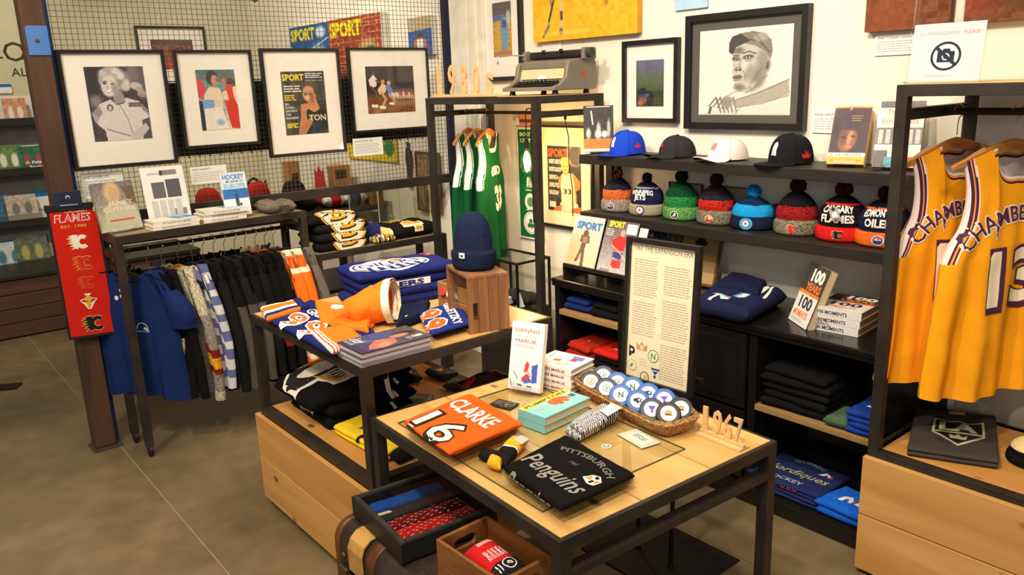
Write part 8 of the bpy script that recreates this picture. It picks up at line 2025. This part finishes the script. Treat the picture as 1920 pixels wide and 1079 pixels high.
def kings(m, w, h, wp):
    def dr(q):
        cx, cy, s = w * .55, h * .48, w * .30
        q.col((196,190,150)); q.poly([(cx - s, cy + 1.5*.9 * s),(cx - .4 * s, cy + 1.5*.72 * s),(cx, cy + 1.5*.80 * s),(cx + .4 * s, cy + 1.5*.72 * s),(cx + s, cy + 1.5*.9 * s),(cx + 1.02 * s, cy - 1.5*.2 * s),(cx, cy - 1.5*.95 * s),(cx - 1.02 * s, cy - 1.5*.2 * s)])
        q.col((26,24,24)); q.poly([(cx - .9 * s, cy + 1.5*.78 * s),(cx - .4 * s, cy + 1.5*.62 * s),(cx, cy + 1.5*.70 * s),(cx + .4 * s, cy + 1.5*.62 * s),(cx + .9 * s, cy + 1.5*.78 * s),(cx + .92 * s, cy - 1.5*.15 * s),(cx, cy - 1.5*.82 * s),(cx - .92 * s, cy - 1.5*.15 * s)], z=.0006)
        q.col((196,190,150)); q.poly([(cx - .92 * s, cy - 1.5*.02 * s),(cx + .92 * s, cy - 1.5*.02 * s),(cx + .92 * s, cy - 1.5*.12 * s),(cx - .92 * s, cy - 1.5*.12 * s)], z=.0011); text(q, 'LA', cx, cy + 1.5*.08 * s, .75 * s, 1.5 * s, z=.0012, bold=.05)
        q.poly([(cx - .3 * s, cy - 1.5*.52 * s),(cx - .36 * s, cy - 1.5*.22 * s),(cx - .16 * s, cy - 1.5*.36 * s),(cx, cy - 1.5*.18 * s),(cx + .16 * s, cy - 1.5*.36 * s),(cx + .36 * s, cy - 1.5*.22 * s),(cx + .3 * s, cy - 1.5*.52 * s)], z=.0012)
        q.col((196,180,140)); q.poly([(w * .42, h * .90),(w * .62, h * .90),(w * .62, h * .98),(w * .54, h * 1.0),(w * .50, h * 1.0),(w * .42, h * .98)]); q.col((150,110,80)); text(q, 'VINTAGE', w * .52, h * .925, h * .03, w * .16, z=.0008)
    k = flatdecal(dr, wp, .014); m.v, m.f, m.c = k.v, k.f, k.c
for i in range(2):
    folded('folded_shirt', ('charcoal shirt under the one with the LA shield', 'charcoal shirt with a pale LA shield on the right rack deck')[i], 'shirt', [Vector(p[:2]) for p in q], .4795 + .016 * i, .018,(66,60,56), kings if i else None, 'charcoal shirts on the right deck', 240 + i, .003)
p = atz(1905,858,.48)
beanie('black and cream knit hat at the right edge of the photo, on the deck', (p.x + .05, p.y, .480), rad(0),.07,.09, [(0,(24,22,22)),(.6,(226,200,140))], ((22,20,20), False), None, None, None, None, .4,1.0, heather=False, name='knit_hat', seed=9)
a_, b2 = aty(1706,156,2.62), aty(1822,152,2.66)
ac = thing('sign_holder', 'clear acrylic holder with a NO PHOTOGRAPHY PLEASE sign on the right rack', 'sign', mw=basis((-1.205,2.60, Z3 + .004),(1,.10,0),(.03,.16,1)))
wA, hA = .20,.175
MB().add([(-.006,-.004,.004),(wA + .006,-.004,.004),(wA + .006, hA + .006,.004),(-.006, hA + .006,.004)], [(0,1,2,3)]).build('acrylic_front', ACRYL, ac)
MB().add([(-.006,-.003,.0),(wA + .006,-.003,.0),(wA + .01,-.003,.05),(-.01,-.003,.05)], [(0,1,2,3)]).add([(-.006,-.004,.004),(-.012,-.004,-.004),(-.012, hA + .006,-.004),(-.006, hA + .006,.004)], [(0,1,2,3)]).build('acrylic_foot', ACRYL, ac)
MB().box((0,0,.0),(wA, hA, .002)).build('sheet', PAPER, ac)
m = MB().col((170,170,176)); text(m, 'NO PHOTOGRAPHY', .074, hA * .80,.011,.115, z=.0026); m.col((226,130,120)); text(m, 'PLEASE', .165, hA * .80,.011,.045, z=.0026)
cx, cy, r = wA * .5, hA * .44,.043
m.col((30,40,66))
for k in range(28):
    a0, a1 = 2 * PI * k / 28,2 * PI * (k + 1)/28
    m.poly([(cx + r * math.cos(a0), cy + r * math.sin(a0)),(cx + r * math.cos(a1), cy + r * math.sin(a1)),(cx + r * .84 * math.cos(a1), cy + r * .84 * math.sin(a1)),(cx + r * .84 * math.cos(a0), cy + r * .84 * math.sin(a0))], z=.0026)
m.poly([(cx - .024, cy - .018),(cx + .024, cy - .018),(cx + .024, cy + .014),(cx + .012, cy + .014),(cx + .009, cy + .022),(cx - .009, cy + .022),(cx - .012, cy + .014),(cx - .024, cy + .014)], z=.0026); m.col((236,234,228)); m.poly(circ(cx, cy - .002,.011,14), z=.003); m.col((30,40,66)); m.poly(circ(cx, cy - .002,.007,12), z=.0033); m.poly([(cx - .033, cy + .024),(cx - .026, cy + .030),(cx + .033, cy - .024),(cx + .026, cy - .030)], z=.0036)
m.col((190,190,186)); lines(m, wA * .25, hA * .09, wA * .7, hA * .12,1,.002, z=.0026); m.build('print', MATTE, ac)

# ================================================================ the room behind the mesh
CT = thing('display_counter', 'dark counter with stock in the room behind the mesh', 'counter', (-6.0,1.15,0))
MB().box((0,0,.88),(.75,1.92,.91)).build('top', BLACKW, CT, bevel=.003)
for (x, y) in ((0,0),(.70,0),(.70,1.87),(0,1.87)): MB().box((x, y, 0),(x + .05, y + .05,.88)).build('leg', BLACKW, CT)
MB().box((.03,.03,.30),(.72,1.89,.33)).build('shelf', BLACKW, CT)
cap('black cap with a red brim on the counter behind the mesh', (-5.55,2.48,.912 + .09), rad(50),(30,26,28),(206,60,40), R=.095, H=.12)
q = [Vector((-5.70,2.34)), Vector((-5.40,2.34)), Vector((-5.40,2.60)), Vector((-5.70,2.60))]
folded('folded_shirt', 'black folded shirt under the black cap behind the mesh', 'shirt', q, .912,.085,(30,26,28), None, None, 250,.008)
t = thing('display_riser', 'low black riser under the heaped caps behind the mesh', 'riser', (-5.52,1.66,.911)); MB().box((0,0,0),(.27,.62,.13)).build('box', BLACKW, t, bevel=.002)
for i, (x, y, c, lab) in enumerate((( -5.35,1.86,(206,50,34), 'red cap heap at the left of the counter behind the mesh'),(-5.35,2.04,(226,110,30), 'orange cap in the heap behind the mesh'),(-5.40,2.22,(190,34,34), 'dark red cap in the heap behind the mesh'))):
    cap(lab, (x - .03, y - .06,1.042), rad(60), c, (40,36,40), R=.09, H=.11, group='caps heaped behind the mesh')
for i, (y, c, lab) in enumerate(((2.64,(190,40,44), 'red and white jersey crumpled behind the mesh'),(2.80,(30,44,110), 'blue jersey with a round badge crumpled behind the mesh'))):
    q = [Vector((-5.36, y)), Vector((-5.36, y + .17)), Vector((-5.62, y + .17)), Vector((-5.62, y))]
    folded('folded_jersey', lab, 'jersey', q, .912,.11, c, None, 'jerseys behind the mesh', 252 + i, .03, lambda u, v, c=c: (230,226,220) if (int(u * 4) + int(v * 3)) % 3 == 0 else c)
t = thing('flag_card', 'white card with a red maple leaf pattern behind the mesh', 'card', mw=basis((-5.66,2.68,1.04),(.1,1,0),(-.1,0,1)))
MB().col((232,226,214)).box((0,-.128,0),(.13,.20,.004)).build('card', PRINT, t); m = MB().col((196,44,40)); m.poly([(.02,.0),(.11,.0),(.10,.14),(.085,.12),(.065,.17),(.05,.12),(.03,.14)], z=.005); m.build('leaf', MATTE, t)
for i, (y, z, s, lab) in enumerate(((2.84,.912,.20, 'tan cardboard box at the right of the counter'),(2.56,.912,.10, 'small brown box behind the flag card'))):
    t = thing('cardboard_box', lab + ' behind the mesh', 'box', (-5.90, y, z), rad(4))
    MB().box((0,0,0),(s * .9, s, .27 if i == 0 else .33)).build('box', mat('brown_cardboard', (176,128,70),.8,0,.08,12), t, bevel=.002); MB().col((60,50,44)).box((s * .9, s * .3,.17),(s * .9 + .001, s * .8,.24)).build('print', MATTE, t)
t = thing('wooden_box', 'small wooden box of cards at the counter edge behind the mesh', 'box', (-5.42,2.985,.912))
MB().box((0,0,0),(.15,.008,.10)).box((0,.07,0),(.15,.078,.10)).box((0,.008,0),(.008,.07,.10)).box((.142,.008,0),(.15,.07,.10)).box((.008,.008,0),(.142,.07,.008)).build('box', CRATEX, t)
# acrylic case on a plinth
AC = thing('acrylic_case', 'tall clear acrylic case standing behind the right end of the mesh', 'case', (-4.98,2.62,0))
MB().box((0,0,0),(.40,.40,.70)).build('plinth', mat('white_plinth', (214,206,186),.6), AC, bevel=.003)
for pts in ([(0,0,.70),(.40,0,.70),(.40,0,1.12),(0,0,1.12)], [(.4,0,.70),(.4,.4,.70),(.4,.4,1.12),(.4,0,1.12)], [(0,.4,.70),(.4,.4,.70),(.4,.4,1.12),(0,.4,1.12)], [(0,0,.70),(0,.4,.70),(0,.4,1.12),(0,0,1.12)], [(0,0,1.12),(.4,0,1.12),(.4,.4,1.12),(0,.4,1.12)]): MB().add(pts, [(0,1,2,3)]).build('acrylic_wall', glassy('case_acrylic', (.93,.95,.88),.10), AC)
m = MB()
for (x, y) in ((0,0),(.4,0),(.4,.4),(0,.4)): m.tube([(x, y, .70),(x, y, 1.12)], .004,4)
m.tube([(0,0,1.12),(.4,0,1.12),(.4,.4,1.12),(0,.4,1.12)], .004,4, closed=True); m.build('bright_edges', mat('polished_acrylic_edge', (214,214,190),.2), AC)
m = MB().col((226,222,206)); M_ = basis((.401,.06,.80),(0,1,0),(0,0,1))
for k in range(5): text(m, ('Made in', 'Canada', 'since', '1927', 'hand cut')[k], .05,.13 - .03 * k, .012,.06, M=M_)
m.build('lettering', MATTE, AC)
MB().lathe([(.10,.705),(.11,.73),(.11,.76),(.09,.79),(.02,.80)], 24, MT((.2,.2,0))).build('leather_ball_stand', mat('dark_brown_leather', (70,46,30),.5), AC, smooth=True)
t = thing('trophy_picture', 'brownish framed print on the wall right of the acrylic case', 'picture', mw=wallM((-4.86, YW - .02,.90), '-y')); frame_bars(.30,.42,.012,.012).build('frame', mat('brown_wood_frame', (110,70,40),.5), t)
a = Art(24,34,(140,110,80)).noise(30,2,3); mb = MB(); a.put(mb, .28,.40, MT((.01,.01,.004))); mb.build('print', PRINT, t)
t = thing('wall_figure', 'dark upright silhouette figure on the wall behind the mesh', 'figure', mw=wallM((-5.02, YW - .01,1.05), '-y')); MB().prism([(.02,0),(.08,0),(.075,.12),(.09,.2),(.08,.27),(.06,.29),(.065,.33),(.035,.33),(.04,.29),(.02,.27),(.01,.2),(.025,.12)], .006).build('silhouette', mat('dark_figure', (56,46,36),.7), t)
# lettering on the green-grey wall seen under the mesh pictures
m = MB().col((34,32,30)); 
p = atx(492,345, XW); text(m, 'Over', p.y, p.z - .05,.12,.34, M=wallM((XW + .002,0,0), '+x'), z=.001, bold=.03, slant=.2); text(m, 'TIME', p.y, p.z - .20,.06,.22, M=wallM((XW + .002,0,0), '+x'), z=.001, bold=.03)
o = m.build('lettering', MATTE); o['kind'] = 'structure'; o.parent = wl
# hanging cage lamp and the red beaded lamp
LH = thing('cage_lamp', 'small dark geometric cage lamp high behind the mesh', 'lamp', (-5.6,.98,2.42))
m = MB(); P8 = [(.07 * math.cos(a * PI / 3),.07 * math.sin(a * PI / 3),0) for a in range(6)]
m.tube(P8,.005,5, closed=True)
for z in (.08,-.08):
    p6 = [(.045 * math.cos(a * PI / 3),.045 * math.sin(a * PI / 3), z) for a in range(6)]; m.tube(p6,.005,5, closed=True)
    for k in range(6): m.tube([P8[k], p6[k]], .005,5)
m.tube([(0,0,.08),(0,0,.9)], .004,5); m.build('cage', mat('dark_bronze', (74,62,46),.4,.7), LH)
RL = thing('beaded_lamp', 'red and copper beaded lamp above the mesh, cut by the photo top', 'lamp', (-5.5,2.28,2.38)); rr_ = random.Random(3)
for k in range(14):
    MB().col(((150,50,30),(120,40,30),(190,90,50))[k % 3]).lathe([(.002,-.02),(.018,-.01),(.020,.005),(.002,.02)], 10, MT((rr_.uniform(-.12,.12), rr_.uniform(-.12,.12), rr_.uniform(-.02,.08)))).build('bead', PLAST, RL)
MB().tube([(0,0,.08),(0,0,.9)], .004,5).lathe([(.02,.09),(.13,.10),(.13,.11),(.02,.12)], 20).build('canopy', mat('dark_bronze', (74,62,46),.4,.7), RL)
# dark floor plate at the left photo edge
MB()
t = thing('floor_plate', 'small dark metal plate on the floor at the left photo edge', 'plate', (atz(8,728,0).x, atz(8,728,0).y, 0), rad(60)); MB().box((-.09,-.05,0),(.09,.05,.012)).build('plate', BLACKM, t, bevel=.002)
# ================================================================ labels describe lettering by its look, without names
SUBS = [('lettered CHAMBERLAIN 13', 'with arched name and number 13'),('yellow CHAMBERLAIN 13 jerseys', 'yellow number 13 jerseys'),('CALGARY FLAMES heritage', 'flaming C'),('BOSTON CELTICS heritage', 'shamrock'),
        ('headed JANET GUTHRIE: 1976 on the mesh', 'on the mesh behind the spiral book'),('headed MARIO ANDRETTI on the mesh', 'on the mesh left of the blue book'),('headed DOUBLE TEAM, 1961 on the mesh', 'on the mesh under the basketball photo'),
        ('headed HANK AARON: 755 on the wall', 'on the wall right of the large drawing'),('JANET GUTHRIE book', 'book of a helmetless driver'),('lettered WINNIPEG JETS', 'with white block lettering'),('lettered CALGARY FLAMES', 'with white block lettering'),
        ('on the CALGARY FLAMES beanie', 'on the black beanie with a red cuff'),('lettered EDMONTON OILERS', 'with white block lettering'),('white oval OILERS crest', 'white oval crest'),('lettered GRETZKY spread', 'with orange 99 spread'),
        ('titled DENNIS MARUK', 'with a red name title'),('DENNIS MARUK book', 'hockey book'),('the one lettered PLIMPTON', 'the one with a yellow band'),('with a yellow band lettered PLIMPTON', 'with a yellow band and orange hand'),
        ('of the CLARKE stack', 'of the number 16 stack'),('lettered CLARKE in white', 'with a white name and 16'),('orange CLARKE shirts', 'orange number 16 shirts'),('PITTSBURGH Penguins 1967', 'in grey script with a small bird'),('PITTSBURGH Penguins shirt', 'grey-scripted shirt'),
        ('black Penguins shirts', 'black grey-scripted shirts'),('black Penguins shirt', 'black grey-scripted shirt'),('lettered QUEBEC Nordiques HOCKEY', 'with pale script lettering'),('navy QUEBEC shirts', 'navy scripted shirts'),('titled CLEMENTE leaning', 'with a batter portrait leaning'),
        ('with gold 4 and ORR', 'with a gold number 4'),('nearest the ORR sweater', 'nearest the number 4 sweater'),('SPORT magazine with', 'magazine with'),('two SPORT magazines', 'two sports magazines'),('magazine cover reading SPORT, seen', 'magazine cover in yellow letters, seen')]
for o in bpy.data.objects:
    for k in ('label', 'group'):
        if k in o:
            t = o[k]
            for a, b in SUBS: t = t.replace(a, b)
            o[k] = t
